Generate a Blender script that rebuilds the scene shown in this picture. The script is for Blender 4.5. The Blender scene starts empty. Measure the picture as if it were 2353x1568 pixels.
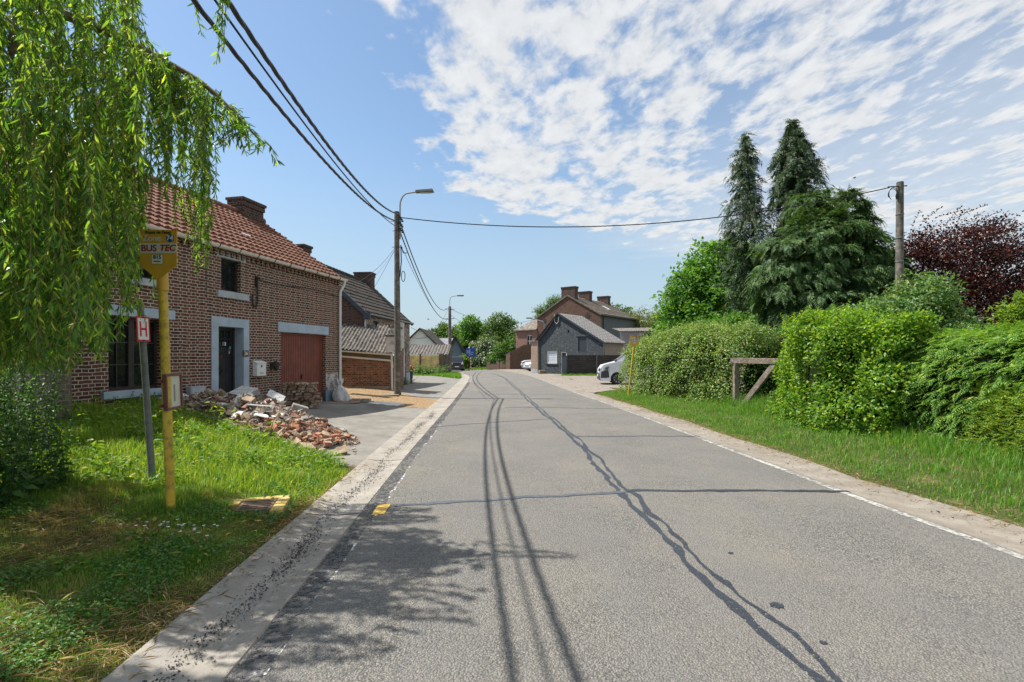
import bpy, math, random
import numpy as np
from mathutils import Vector, Matrix, noise as mnoise
random.seed(7)
SC = bpy.context.scene
COL = SC.collection
PI = math.pi
F = 1144.0      # focal length in units of a 2353 px wide frame
EYE = 1.6
def at(x, y, Y):
    return Vector(((x - 1176.5) / F * Y, Y, EYE - (y - 818.0) / F * Y))
def lerp(a, b, t): return a + (b - a) * t
def sstep(t):
    t = min(1.0, max(0.0, t)); return t * t * (3 - 2 * t)
# ------------------------------------------------------------------ tagging
def tag(o, label=None, cat=None, group=None, kind=None):
    if label: o['label'] = label
    if cat: o['category'] = cat
    if group: o['group'] = group
    if kind: o['kind'] = kind
    return o
def thing(name, loc, label, cat, group=None):
    o = bpy.data.objects.new(name, None); COL.objects.link(o)
    o.location = Vector(loc); o.empty_display_size = .2
    return tag(o, label, cat, group)
def org(o):
    v = Vector((0, 0, 0))
    while o is not None:
        v = v + o.location; o = o.parent
    return v
def link_mesh(name, me, mat, parent=None):
    o = bpy.data.objects.new(name, me); COL.objects.link(o)
    if parent is not None: o.parent = parent
    if mat is not None: me.materials.append(mat)
    return o
# ------------------------------------------------------------------ mesh collector (world coordinates)
class MB:
    def __init__(s): s.v = []; s.f = []
    def add(s, vs, fs):
        k = len(s.v); s.v += [tuple(p) for p in vs]; s.f += [tuple(i + k for i in f) for f in fs]
    def quad(s, a, b, c, d): s.add([a, b, c, d], [(0, 1, 2, 3)])
    def poly(s, ps): s.add(ps, [tuple(range(len(ps)))])
    def box8(s, p):
        s.add(p, [(3, 2, 1, 0), (4, 5, 6, 7), (0, 1, 5, 4), (1, 2, 6, 5), (2, 3, 7, 6), (3, 0, 4, 7)])
    def box(s, c, d, rz=0, M=None):
        c = Vector(c); R = M if M is not None else Matrix.Rotation(rz, 3, 'Z')
        x, y, z = d[0] / 2, d[1] / 2, d[2] / 2
        s.box8([c + R @ Vector(q) for q in ((-x, -y, -z), (x, -y, -z), (x, y, -z), (-x, y, -z), (-x, -y, z), (x, -y, z), (x, y, z), (-x, y, z))])
    def bar(s, p0, p1, w, h, up=(0, 0, 1)):
        p0 = Vector(p0); p1 = Vector(p1); t = (p1 - p0).normalized()
        a = t.cross(Vector(up)).normalized() * w / 2; b = a.cross(t).normalized() * h / 2
        s.box8([p0 - a - b, p0 + a - b, p1 + a - b, p1 - a - b, p0 - a + b, p0 + a + b, p1 + a + b, p1 - a + b])
    def prism(s, ps, vec):
        n = len(ps); vec = Vector(vec); ps = [Vector(p) for p in ps]
        s.add(ps + [p + vec for p in ps], [tuple(range(n - 1, -1, -1)), tuple(range(n, 2 * n))] + [(i, (i + 1) % n, n + (i + 1) % n, n + i) for i in range(n)])
    def tube(s, pts, r, n=8, caps=True):
        pts = [Vector(p) for p in pts]; m = len(pts)
        rs = r if isinstance(r, (list, tuple)) else [r] * m
        ref = None; rings = []
        for i in range(m):
            t = (pts[min(i + 1, m - 1)] - pts[max(i - 1, 0)]).normalized()
            if ref is None: ref = Vector((1, 0, 0)) if abs(t.x) < .8 else Vector((0, 1, 0))
            a = (ref - t * ref.dot(t)).normalized(); ref = a; b = t.cross(a)
            rings.append([pts[i] + (a * math.cos(2 * PI * k / n) + b * math.sin(2 * PI * k / n)) * rs[i] for k in range(n)])
        vs = [p for q in rings for p in q]; fs = []
        for i in range(m - 1):
            for k in range(n):
                fs.append((i * n + k, i * n + (k + 1) % n, (i + 1) * n + (k + 1) % n, (i + 1) * n + k))
        if caps: fs += [tuple(range(n - 1, -1, -1)), tuple((m - 1) * n + k for k in range(n))]
        s.add(vs, fs)
    def lathe(s, c, prof, n=16, axis='z'):
        c = Vector(c); vs = []; fs = []
        for (r, h) in prof:
            for k in range(n):
                a = 2 * PI * k / n
                q = (r * math.cos(a), r * math.sin(a), h)
                if axis == 'y': q = (q[0], q[2], q[1])
                elif axis == 'x': q = (q[2], q[0], q[1])
                vs.append(c + Vector(q))
        m = len(prof)
        for i in range(m - 1):
            for k in range(n):
                fs.append((i * n + k, i * n + (k + 1) % n, (i + 1) * n + (k + 1) % n, (i + 1) * n + k))
        fs += [tuple(range(n - 1, -1, -1)), tuple((m - 1) * n + k for k in range(n))]
        s.add(vs, fs)
    def grid(s, P):
        n, m = len(P), len(P[0])
        s.add([p for r in P for p in r], [(i * m + j, i * m + j + 1, (i + 1) * m + j + 1, (i + 1) * m + j) for i in range(n - 1) for j in range(m - 1)])
    def build(s, name, mat, parent=None, smooth=False, bevel=0, seg=2, uv=True):
        o0 = org(parent) if parent is not None else Vector((0, 0, 0))
        me = bpy.data.meshes.new(name)
        V = np.array(s.v, dtype=np.float64)
        me.from_pydata((V - np.array(o0)).tolist(), [], s.f); me.validate()
        if uv: auto_uv(me, np.array(o0))
        if smooth:
            me.polygons.foreach_set('use_smooth', [True] * len(me.polygons))
            try: me.set_sharp_from_angle(angle=math.radians(40))
            except Exception: pass
        o = link_mesh(name, me, mat, parent)
        if bevel:
            b = o.modifiers.new('bevel', 'BEVEL'); b.width = bevel; b.segments = seg; b.limit_method = 'ANGLE'; b.angle_limit = math.radians(35)
        return o
def auto_uv(me, o0):
    n = len(me.polygons)
    if n == 0: return
    nr = np.empty(n * 3); me.polygons.foreach_get('normal', nr); nr = nr.reshape(-1, 3)
    co = np.empty(len(me.vertices) * 3); me.vertices.foreach_get('co', co); co = co.reshape(-1, 3) + o0
    li = np.empty(len(me.loops), dtype=np.int32); me.loops.foreach_get('vertex_index', li)
    tot = np.empty(n, dtype=np.int32); me.polygons.foreach_get('loop_total', tot)
    nr = np.where((np.abs(nr[:, 0:1]) + np.abs(nr[:, 1:2])) < 1e-4, np.array([[0, 0, 1.0]]), nr)
    t = np.stack([-nr[:, 1], nr[:, 0], np.zeros(n)], 1); l = np.linalg.norm(t, axis=1, keepdims=True)
    flat = (l[:, 0] < .05); t = np.where(flat[:, None], np.array([[1.0, 0, 0]]), t / np.maximum(l, 1e-9))
    sg = np.where((t[:, 0] + .37 * t[:, 1]) < 0, -1.0, 1.0)[:, None]; t = t * sg
    b = np.cross(nr, t); b = b * np.where((b[:, 2] + .01 * b[:, 1]) < 0, -1.0, 1.0)[:, None]
    pi = np.repeat(np.arange(n), tot); P = co[li]
    uv = np.stack([(P * t[pi]).sum(1), (P * b[pi]).sum(1)], 1)
    lay = me.uv_layers.new(name='UVMap'); lay.data.foreach_set('uv', uv.ravel())
def npmesh(name, V, faces, mat, parent=None, smooth=False):
    """V (n,3); faces: list of int arrays (k, 3 or 4)"""
    if parent is not None: V = V - np.array(org(parent))
    me = bpy.data.meshes.new(name)
    me.vertices.add(len(V)); me.vertices.foreach_set('co', np.ascontiguousarray(V, dtype=np.float32).ravel())
    lt = np.concatenate([np.full(len(f), f.shape[1], dtype=np.int32) for f in faces if len(f)])
    lv = np.concatenate([f.ravel() for f in faces if len(f)]).astype(np.int32)
    me.loops.add(len(lv)); me.loops.foreach_set('vertex_index', lv)
    me.polygons.add(len(lt))
    st = np.zeros(len(lt), dtype=np.int32); st[1:] = np.cumsum(lt)[:-1]
    me.polygons.foreach_set('loop_start', st)
    try: me.polygons.foreach_set('loop_total', lt)
    except Exception: pass
    if smooth: me.polygons.foreach_set('use_smooth', np.ones(len(lt), dtype=bool))
    me.update(calc_edges=True); me.validate()
    return link_mesh(name, me, mat, parent)
# ------------------------------------------------------------------ materials
MATS = {}
class NT:
    def __init__(s, name):
        s.m = bpy.data.materials.new(name); s.m.use_nodes = True
        s.t = s.m.node_tree; s.n = s.t.nodes; s.p = s.n['Principled BSDF']; s.out = s.n['Material Output']
    def nd(s, ty, **k):
        x = s.n.new('ShaderNode' + ty)
        for a, b in k.items():
            if a.startswith('_'): setattr(x, a[1:], b)
            else:
                key = a.replace('__', ' ')
                x.inputs[key].default_value = b
        return x
    def L(s, a, b): s.t.links.new(a, b)
    def uv(s):
        if not hasattr(s, '_uv'): s._uv = s.nd('TexCoord')
        return s._uv.outputs['UV']
    def obj(s):
        s.uv(); return s._uv.outputs['Object']
    def geo(s):
        if not hasattr(s, '_g'): s._g = s.nd('NewGeometry')
        return s._g.outputs['Position']
    def noise(s, vec, scale, detail=4, rough=.55, dist=0):
        x = s.nd('TexNoise'); x.inputs['Scale'].default_value = scale; x.inputs['Detail'].default_value = detail
        x.inputs['Roughness'].default_value = rough; x.inputs['Distortion'].default_value = dist
        if vec is not None: s.L(vec, x.inputs['Vector'])
        return x
    def ramp(s, fac, stops, interp='LINEAR'):
        x = s.nd('ValToRGB'); cr = x.color_ramp; cr.interpolation = interp
        while len(cr.elements) < len(stops): cr.elements.new(.5)
        for e, (p, c) in zip(cr.elements, stops):
            e.position = p; e.color = (c[0], c[1], c[2], 1) if hasattr(c, '__len__') else (c, c, c, 1)
        s.L(fac, x.inputs['Fac']); return x.outputs['Color']
    def mix(s, fac, a, b, mode='MIX'):
        x = s.nd('MixRGB', _blend_type=mode)
        for i, q in ((0, fac), (1, a), (2, b)):
            if hasattr(q, 'is_output'): s.L(q, x.inputs[i])
            elif i == 0: x.inputs[0].default_value = q
            else: x.inputs[i].default_value = (q[0], q[1], q[2], 1)
        return x.outputs[0]
    def math(s, op, a, b=None, clamp=False):
        x = s.nd('Math', _operation=op); x.use_clamp = clamp
        for i, q in ((0, a), (1, b)):
            if q is None: continue
            if hasattr(q, 'is_output'): s.L(q, x.inputs[i])
            else: x.inputs[i].default_value = q
        return x.outputs[0]
    def bump(s, h, dist, strength=1.0):
        x = s.nd('Bump'); x.inputs['Distance'].default_value = dist; x.inputs['Strength'].default_value = strength
        s.L(h, x.inputs['Height']); s.L(x.outputs[0], s.p.inputs['Normal'])
    def col(s, c):
        if hasattr(c, 'is_output'): s.L(c, s.p.inputs['Base Color'])
        else: s.p.inputs['Base Color'].default_value = (c[0], c[1], c[2], 1)
    def rough(s, r, spec=None):
        s.p.inputs['Roughness'].default_value = r
        if spec is not None: s.p.inputs['Specular IOR Level'].default_value = spec
def simple(name, c, rough=.6, var=.12, scale=6, metal=0, bump=0, bscale=40, spec=None, dirt=None, dscale=2.5, dlo=.5, dhi=.7):
    if name in MATS: return MATS[name]
    m = NT(name); g = m.geo()
    n = m.noise(g, scale, 5)
    a = [max(0, q * (1 - var * 1.6)) for q in c]; b = [min(1, q * (1 + var * 1.4)) for q in c]
    cc = m.ramp(n.outputs['Fac'], [(.3, a), (.7, b)])
    if dirt:
        n2 = m.noise(g, dscale, 7, .65)
        f = m.ramp(n2.outputs['Fac'], [(dlo, 0.0), (dhi, 1.0)])
        cc = m.mix(f, cc, dirt)
    m.col(cc); m.rough(rough, spec); m.p.inputs['Metallic'].default_value = metal
    if bump:
        m.bump(m.noise(g, bscale, 4).outputs['Fac'], bump)
    MATS[name] = m.m; return m.m
def glass(name, tint=(.012, .014, .016), rough=.03):
    m = NT(name); m.col(tint); m.rough(rough, .6); MATS[name] = m.m
    n = m.noise(m.geo(), 1.3, 2); m.bump(n.outputs['Fac'], .012)
    return m.m
def brick(name, c1, c2, mortar, bw=.215, bh=.066, ms=.011, distort=.012, alt=True, paint=None, eff_or_glint=None, pale=None, bumpd=.012, lowdirt=None, rough=.85):
    m = NT(name); uv = m.uv()
    nv = m.noise(uv, 7, 3); sub = m.nd('VectorMath', _operation='SUBTRACT'); m.L(nv.outputs['Color'], sub.inputs[0]); sub.inputs[1].default_value = (.5, .5, .5)
    sc = m.nd('VectorMath', _operation='SCALE'); m.L(sub.outputs[0], sc.inputs[0]); sc.inputs['Scale'].default_value = distort * 2.4
    ad = m.nd('VectorMath', _operation='ADD'); m.L(uv, ad.inputs[0]); m.L(sc.outputs[0], ad.inputs[1])
    nv2 = m.noise(uv, 1.1, 2); sub2 = m.nd('VectorMath', _operation='SUBTRACT'); m.L(nv2.outputs['Color'], sub2.inputs[0]); sub2.inputs[1].default_value = (.5, .5, .5)
    sc2 = m.nd('VectorMath', _operation='SCALE'); m.L(sub2.outputs[0], sc2.inputs[0]); sc2.inputs['Scale'].default_value = .07
    ad2 = m.nd('VectorMath', _operation='ADD'); m.L(ad.outputs[0], ad2.inputs[0]); m.L(sc2.outputs[0], ad2.inputs[1])
    b = m.nd('TexBrick'); b.offset = .5; b.squash = .5 if alt else 1.0; b.squash_frequency = 2
    b.inputs['Scale'].default_value = 1; b.inputs['Brick Width'].default_value = bw; b.inputs['Row Height'].default_value = bh
    b.inputs['Mortar Size'].default_value = ms; b.inputs['Mortar Smooth'].default_value = .25; b.inputs['Bias'].default_value = -.1
    m.L(ad2.outputs[0], b.inputs['Vector'])
    b.inputs['Color1'].default_value = (0, 0, 0, 1); b.inputs['Color2'].default_value = (1, 1, 1, 1); b.inputs['Mortar'].default_value = (.5, .5, .5, 1)
    stops = [(0, c1), (.55, c2)]
    if pale: stops = [(0, c1), (.5, c2), (.86, c2), (.97, pale)]
    cc = m.ramp(b.outputs['Color'], stops)
    nn = m.noise(uv, 26, 6, .7)
    cc = m.mix(m.ramp(nn.outputs['Fac'], [(.3, 0.0), (.75, .55)]), cc, tuple(q * .55 for q in c1))
    big = m.noise(uv, .55, 5, .6)
    cc = m.mix(m.ramp(big.outputs['Fac'], [(.35, 0.0), (.7, .4)]), cc, tuple(q * .62 for q in c2))
    mo = m.mix(m.ramp(m.noise(uv, 9, 5).outputs['Fac'], [(.35, 0.0), (.7, 1.0)]), mortar, tuple(q * .62 for q in mortar))
    cc = m.mix(b.outputs['Fac'], cc, mo)
    if eff_or_glint:   # pale patches: efflorescence, old limewash; on the grey gable, painted sun glints
        e = m.noise(uv, eff_or_glint[1], 7, .68)
        cc = m.mix(m.ramp(e.outputs['Fac'], [(eff_or_glint[2], 0.0), (eff_or_glint[3], 1.0)]), cc, eff_or_glint[0])
    if paint: cc = m.mix(paint[1], cc, paint[0])
    if lowdirt: pass
    m.col(cc); m.rough(rough, .25)
    h = m.math('MULTIPLY', b.outputs['Fac'], -1.0)
    h2 = m.math('MULTIPLY', nn.outputs['Fac'], .45)
    m.bump(m.math('ADD', h, h2), bumpd)
    MATS[name] = m.m; return m.m
def tiles_mat(name, cols, tw, th, moss=None, rough=.75, stripe=0):
    m = NT(name); uv = m.uv()
    mp = m.nd('VectorMath', _operation='DIVIDE'); m.L(uv, mp.inputs[0]); mp.inputs[1].default_value = (tw, th, 1)
    fl = m.nd('VectorMath', _operation='FLOOR'); m.L(mp.outputs[0], fl.inputs[0])
    wn = m.nd('TexWhiteNoise', _noise_dimensions='2D'); m.L(fl.outputs[0], wn.inputs['Vector'])
    cc = m.ramp(wn.outputs['Value'], [(i / max(1, len(cols) - 1), c) for i, c in enumerate(cols)])
    n = m.noise(uv, 2.3, 7, .65)
    cc = m.mix(m.ramp(n.outputs['Fac'], [(.4, 0.0), (.75, .6)]), cc, tuple(q * .5 for q in cols[0]))
    if moss:
        n2 = m.noise(uv, moss[1], 8, .75)
        cc = m.mix(m.ramp(n2.outputs['Fac'], [(moss[2], 0.0), (moss[3], 1.0)]), cc, moss[0])
    if stripe:     # shade at the course edges, painted as dark stripes
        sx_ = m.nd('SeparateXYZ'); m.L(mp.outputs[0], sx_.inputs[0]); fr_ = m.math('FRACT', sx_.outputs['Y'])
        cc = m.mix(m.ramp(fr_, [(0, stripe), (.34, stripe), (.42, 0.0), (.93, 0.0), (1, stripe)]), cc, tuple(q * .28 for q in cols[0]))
    m.col(cc); m.rough(max(rough, .85), .12)
    m.bump(m.noise(uv, 40, 4).outputs['Fac'], .006)
    MATS[name] = m.m; return m.m
def leaf(name, stops, trans=.38, tcol=None, rough=.45, spec=.35):
    m = NT(name); m.geo(); r = m._g.outputs['Random Per Island']
    cc = m.ramp(r, stops)
    m.col(cc); m.rough(rough, spec)
    if trans:
        tr = m.nd('BsdfTranslucent')
        m.L(m.mix(1.0, cc, tcol or (1.9, 1.75, .7), 'MULTIPLY'), tr.inputs['Color'])
        mx = m.nd('MixShader'); mx.inputs[0].default_value = trans
        m.L(m.p.outputs[0], mx.inputs[1]); m.L(tr.outputs[0], mx.inputs[2]); m.L(mx.outputs[0], m.out.inputs['Surface'])
    MATS[name] = m.m; return m.m
def worn(name, c, lo, hi, scale=9, rough=.7, c2=None):
    """paint worn away in patches: the holes show the road beneath"""
    m = NT(name); g = m.geo()
    n = m.noise(g, scale, 8, .7); n2 = m.noise(g, 1.7, 3)
    f = m.math('ADD', m.math('MULTIPLY', n.outputs['Fac'], .75), m.math('MULTIPLY', n2.outputs['Fac'], .25))
    a = m.ramp(f, [(lo, 0.0), (hi, 1.0)])
    cc = m.ramp(m.noise(g, 30, 3).outputs['Fac'], [(.3, [q * .75 for q in c]), (.7, c)])
    m.col(cc); m.rough(rough, .3); m.L(a, m.p.inputs['Alpha'])
    MATS[name] = m.m; return m.m
# ================================================================== camera, sky, sun
cam = bpy.data.cameras.new('camera'); co_ = bpy.data.objects.new('camera', cam); COL.objects.link(co_)
co_.location = (0, 0, EYE); co_.rotation_euler = (PI / 2, 0, 0)
cam.sensor_width = 36; cam.lens = F / 2353 * 36; cam.shift_y = 34 / 2353; cam.clip_end = 6000; cam.clip_start = .05
SC.camera = co_
SC.view_settings.view_transform = 'Standard'; SC.view_settings.look = 'None'
SC.view_settings.exposure = 0.72; SC.view_settings.gamma = 1
SUNEL = 60.0; SX, SY = -.985, .17     # where the sun stands (west-north-west of the view)
sun = bpy.data.lights.new('sun', 'SUN'); sun.energy = 4.4; sun.angle = math.radians(.53); sun.color = (1, .955, .88)
so = bpy.data.objects.new('sun', sun); COL.objects.link(so)
ce = math.cos(math.radians(SUNEL)); hl = math.hypot(SX, SY)
so.rotation_euler = Vector((-SX / hl * ce, -SY / hl * ce, -math.sin(math.radians(SUNEL)))).to_track_quat('-Z', 'Y').to_euler()
so.location = (-20, 3, 40)
w = bpy.data.worlds.new('World'); SC.world = w; w.use_nodes = True
wt = w.node_tree; wt.nodes.clear()
class WN(NT):
    def __init__(s): s.t = wt; s.n = wt.nodes
W = WN()
sky = W.nd('TexSky', _sky_type='NISHITA'); sky.sun_disc = False
sky.sun_elevation = math.radians(SUNEL); sky.sun_rotation = math.atan2(SX, SY)
sky.air_density = 1.15; sky.dust_density = .7; sky.ozone_density = 1.5; sky.altitude = 60
tc = W.nd('TexCoord'); sp = W.nd('SeparateXYZ'); W.L(tc.outputs['Generated'], sp.inputs[0])
zc = W.math('MAXIMUM', sp.outputs['Z'], .02)
u = W.math('DIVIDE', sp.outputs['X'], zc); v = W.math('DIVIDE', sp.outputs['Y'], zc)
cv = W.nd('CombineXYZ'); W.L(u, cv.inputs[0]); W.L(v, cv.inputs[1])
# the cloud deck: a plane far overhead; rotated and stretched so the rows of puffs run as in the sky
mp = W.nd('Mapping'); mp.inputs['Rotation'].default_value = (0, 0, math.radians(22)); mp.inputs['Scale'].default_value = (1.2, .72, 1)
W.L(cv.outputs[0], mp.inputs['Vector'])
nb = W.noise(mp.outputs[0], .62, 4, .55)                 # large banks
nm = W.noise(mp.outputs[0], 3.6, 5, .55, .3)             # puffs
nf = W.noise(mp.outputs[0], 8.5, 7, .62, .2)                   # ragged detail
puff = W.math('ADD', W.math('MULTIPLY', nm.outputs['Fac'], .62), W.math('MULTIPLY', nf.outputs['Fac'], .46))
dens = W.math('ADD', W.math('MULTIPLY', puff, .95), W.math('MULTIPLY', nb.outputs['Fac'], .26))
def sramp(x, a, b):     # smooth step from a to b
    r = W.nd('MapRange', _interpolation_type='SMOOTHSTEP'); W.L(x, r.inputs['Value'])
    r.inputs['From Min'].default_value = a; r.inputs['From Max'].default_value = b
    return r.outputs['Result']
wob = W.math('MULTIPLY', W.math('SUBTRACT', W.noise(cv.outputs[0], 2.1, 4, .6).outputs['Fac'], .5), 1.1)
ue = W.math('ADD', u, wob)
ma = sramp(ue, -.85, -.15)                                  # left rim of the bank
ve = W.math('ADD', v, W.math('MULTIPLY', wob, 1.8))
vb = W.math('SUBTRACT', ve, W.math('MULTIPLY', u, .75))     # far rim drops towards the right
mb_ = sramp(vb, 4.4, 3.2)
mask = W.math('MULTIPLY', ma, mb_)
veil = sramp(W.math('ADD', u, W.math('MULTIPLY', v, .12)), .3, 2.4)      # thin milky veil to the right
d2 = W.math('ADD', dens, W.math('MULTIPLY', W.math('SUBTRACT', mask, 1.0), .55))
d3 = W.math('ADD', d2, W.math('MULTIPLY', sramp(u, .9, -.1), .055))
cl = sramp(d3, .535, .715)
cl = W.math('MULTIPLY', cl, .97)
cl = W.math('MAXIMUM', cl, W.math('MULTIPLY', W.math('MULTIPLY', veil, mb_), .5))
# low haze lightens the air near the horizon
CLOUD = (3.75, 3.85, 3.95); HAZE = (2.05, 2.6, 3.15)
shade = W.ramp(nf.outputs['Fac'], [(.3, .84), (.7, 1.0)])
ccol = W.mix(1.0, CLOUD, shade, 'MULTIPLY')
hz = W.math('MULTIPLY', sramp(sp.outputs['Z'], .42, .0), .78)
skyc = W.mix(1.0, sky.outputs[0], (.68, .72, .72), 'MULTIPLY')
skyc = W.mix(hz, skyc, HAZE)
W_sky = skyc
fin = W.mix(cl, skyc, ccol)
bg = W.nd('Background'); W.L(fin, bg.inputs['Color']); bg.inputs['Strength'].default_value = .14
wo = W.nd('OutputWorld'); W.L(bg.outputs[0], wo.inputs['Surface'])

# ================================================================== ground form
GL = [(-6, -.98), (2.44, -1.42), (5.67, -1.57), (8.19, -1.70), (11.3, -1.82), (16.8, -2.03), (25.8, -2.45), (31, -2.74), (36, -3.05), (40, -3.5), (43.6, -4.1), (47, -4.62), (49.5, -5.15)]
GR = [(-6, 4.65), (3.94, 4.14), (5.81, 3.97), (9.94, 3.72), (12.8, 3.55), (17.5, 3.2), (19.5, 3.0), (26.1, 2.5), (31, 2.2), (35.2, 1.89), (40, 1.45), (44.6, .85), (50, -.1), (55.5, -1.6), (61, -4.6)]
def pl(P, y):
    return float(np.interp(y, [p[0] for p in P], [p[1] for p in P]))
LX = lambda y: pl(GL, y)
RX = lambda y: pl(GR, y)
GW = .57    # gutter width
HF = [(-6, .35), (5, .5), (7, .62), (9.3, .6), (12.0, .36), (13.6, .2), (16.4, .14), (18, .2), (20.4, .28), (24, .1), (29, .03), (60, 0)]
FAC = [(-6, -9.5), (0, -9.2), (7.5, -7.6), (16.4, -5.7), (17.2, -6.6), (29, -6.2), (60, -12)]
def zt(x, y):
    z = 0.0
    xl = LX(min(y, 49.5)) - GW
    if x < xl and y < 60:
        t = (xl - x) / max(.5, xl - pl(FAC, y))
        z += pl(HF, y) * sstep(min(1, t))
    xr = RX(min(y, 61)) + .62
    if x > xr and y < 60:
        h = .16 if y < 21 else lerp(.16, .05, sstep((y - 21) / 4))
        z += h * sstep((x - xr) / 1.6)
    if y > 45:
        z -= .02 * (min(y, 110) - 45) * sstep((-2.0 - x) / 5.0)
    return z
def gp(x, y, dz=0): return Vector((x, y, zt(x, y) + dz))

# ------------------------------------------------------------------ materials of the ground
def m_asphalt():
    m = NT('asphalt'); g = m.geo()
    v = m.nd('TexVoronoi'); v.inputs['Scale'].default_value = 85; m.L(g, v.inputs['Vector'])
    c = m.ramp(m.nd('SeparateColor').outputs[0] if False else v.outputs['Color'], [(.1, (.14, .132, .122)), (.45, (.255, .242, .218)), (.8, (.345, .32, .278)), (1, (.46, .42, .355))])
    d = m.ramp(v.outputs['Distance'], [(.25, 1.0), (.66, .42)])
    c = m.mix(1.0, c, d, 'MULTIPLY')
    n = m.noise(g, .8, 6, .65); c = m.mix(m.ramp(n.outputs['Fac'], [(.38, 0.0), (.68, .5)]), c, (.27, .24, .195))
    # wheel tracks polished pale, running with the road
    mp = m.nd('Mapping'); mp.inputs['Scale'].default_value = (1.3, .06, 1); m.L(g, mp.inputs['Vector'])
    n2 = m.noise(mp.outputs[0], 1.6, 4); c = m.mix(m.ramp(n2.outputs['Fac'], [(.42, 0.0), (.62, .3)]), c, (.17, .17, .168))
    n3 = m.noise(g, 300, 2); c = m.mix(.25, c, n3.outputs['Color'], 'OVERLAY')
    n4 = m.noise(g, .33, 5, .6); c = m.mix(m.ramp(n4.outputs['Fac'], [(.45, 0.0), (.64, .5)]), c, (.16, .156, .15))
    m.col(c); m.rough(.8, .3)
    h = m.math('ADD', m.math('MULTIPLY', v.outputs['Distance'], -1.0), m.math('MULTIPLY', n3.outputs['Fac'], .3))
    m.bump(h, .011); return m.m
def m_conc(name, a, b, stain, speck=60, sc=3):
    m = NT(name); g = m.geo()
    n = m.noise(g, sc, 8, .68); c = m.ramp(n.outputs['Fac'], [(.3, a), (.7, b)])
    n2 = m.noise(g, .9, 6, .7); c = m.mix(m.ramp(n2.outputs['Fac'], [(.45, 0.0), (.7, .75)]), c, stain)
    n3 = m.noise(g, speck, 4, .7); c = m.mix(m.ramp(n3.outputs['Fac'], [(.58, 0.0), (.72, .5)]), c, tuple(q * .45 for q in stain))
    m.col(c); m.rough(.88, .2); m.bump(n3.outputs['Fac'], .006); return m.m
def m_gravel(name, cols, sc=38):
    m = NT(name); g = m.geo()
    v = m.nd('TexVoronoi'); v.inputs['Scale'].default_value = sc; m.L(g, v.inputs['Vector'])
    c = m.ramp(v.outputs['Color'], [(i / (len(cols) - 1), q) for i, q in enumerate(cols)])
    c = m.mix(1.0, c, m.ramp(v.outputs['Distance'], [(.3, 1.0), (.75, .25)]), 'MULTIPLY')
    n = m.noise(g, 1.2, 6, .7); c = m.mix(m.ramp(n.outputs['Fac'], [(.4, 0.0), (.75, .5)]), c, tuple(q * .8 for q in cols[1]))
    m.col(c); m.rough(.9, .2); m.bump(v.outputs['Distance'], -.02) if False else m.bump(m.math('MULTIPLY', v.outputs['Distance'], -1.0), .02); return m.m
M_ASPH = m_asphalt()
M_CONC = m_conc('gutter_concrete', (.24, .222, .195), (.40, .365, .315), (.25, .21, .165))
M_SAND = m_conc('sandy_gutter', (.20, .175, .145), (.335, .295, .245), (.16, .13, .10), 30, 4)
M_YARD = m_conc('yard_concrete', (.17, .16, .142), (.29, .272, .24), (.14, .12, .095), 30, 2)
M_OLD = m_conc('old_asphalt', (.14, .135, .13), (.25, .24, .22), (.3, .26, .2), 40, 4)
M_GRAV = m_gravel('ochre_gravel', [(.20, .12, .06), (.42, .27, .14), (.52, .36, .2), (.62, .5, .33)], 30)
M_LOT = m_gravel('pale_gravel', [(.2, .17, .14), (.36, .31, .26), (.44, .38, .32), (.5, .45, .38)], 22)
def m_ground():
    m = NT('soil_and_turf'); g = m.geo()
    n = m.noise(g, 2.2, 7, .65)
    c = m.ramp(n.outputs['Fac'], [(.3, (.045, .062, .018)), (.5, (.075, .085, .03)), (.62, (.14, .115, .055)), (.75, (.2, .155, .085))])
    m.col(c); m.rough(.95, .1); m.bump(m.noise(g, 40, 5).outputs['Fac'], .03); return m.m
M_GROUND = m_ground()
M_FIELD = simple('far_field', (.07, .095, .03), .95, .3, .05)
def ztg(x, y):
    """the soil itself lies a little below the paved sheets"""
    z = zt(x, y)
    xl, xr = LX(min(y, 49.5)) - GW, RX(min(y, 61)) + .62
    inside = xl - .02 < x < xr + .02
    return z - (.09 if inside or y > 44 else .0)
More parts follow.
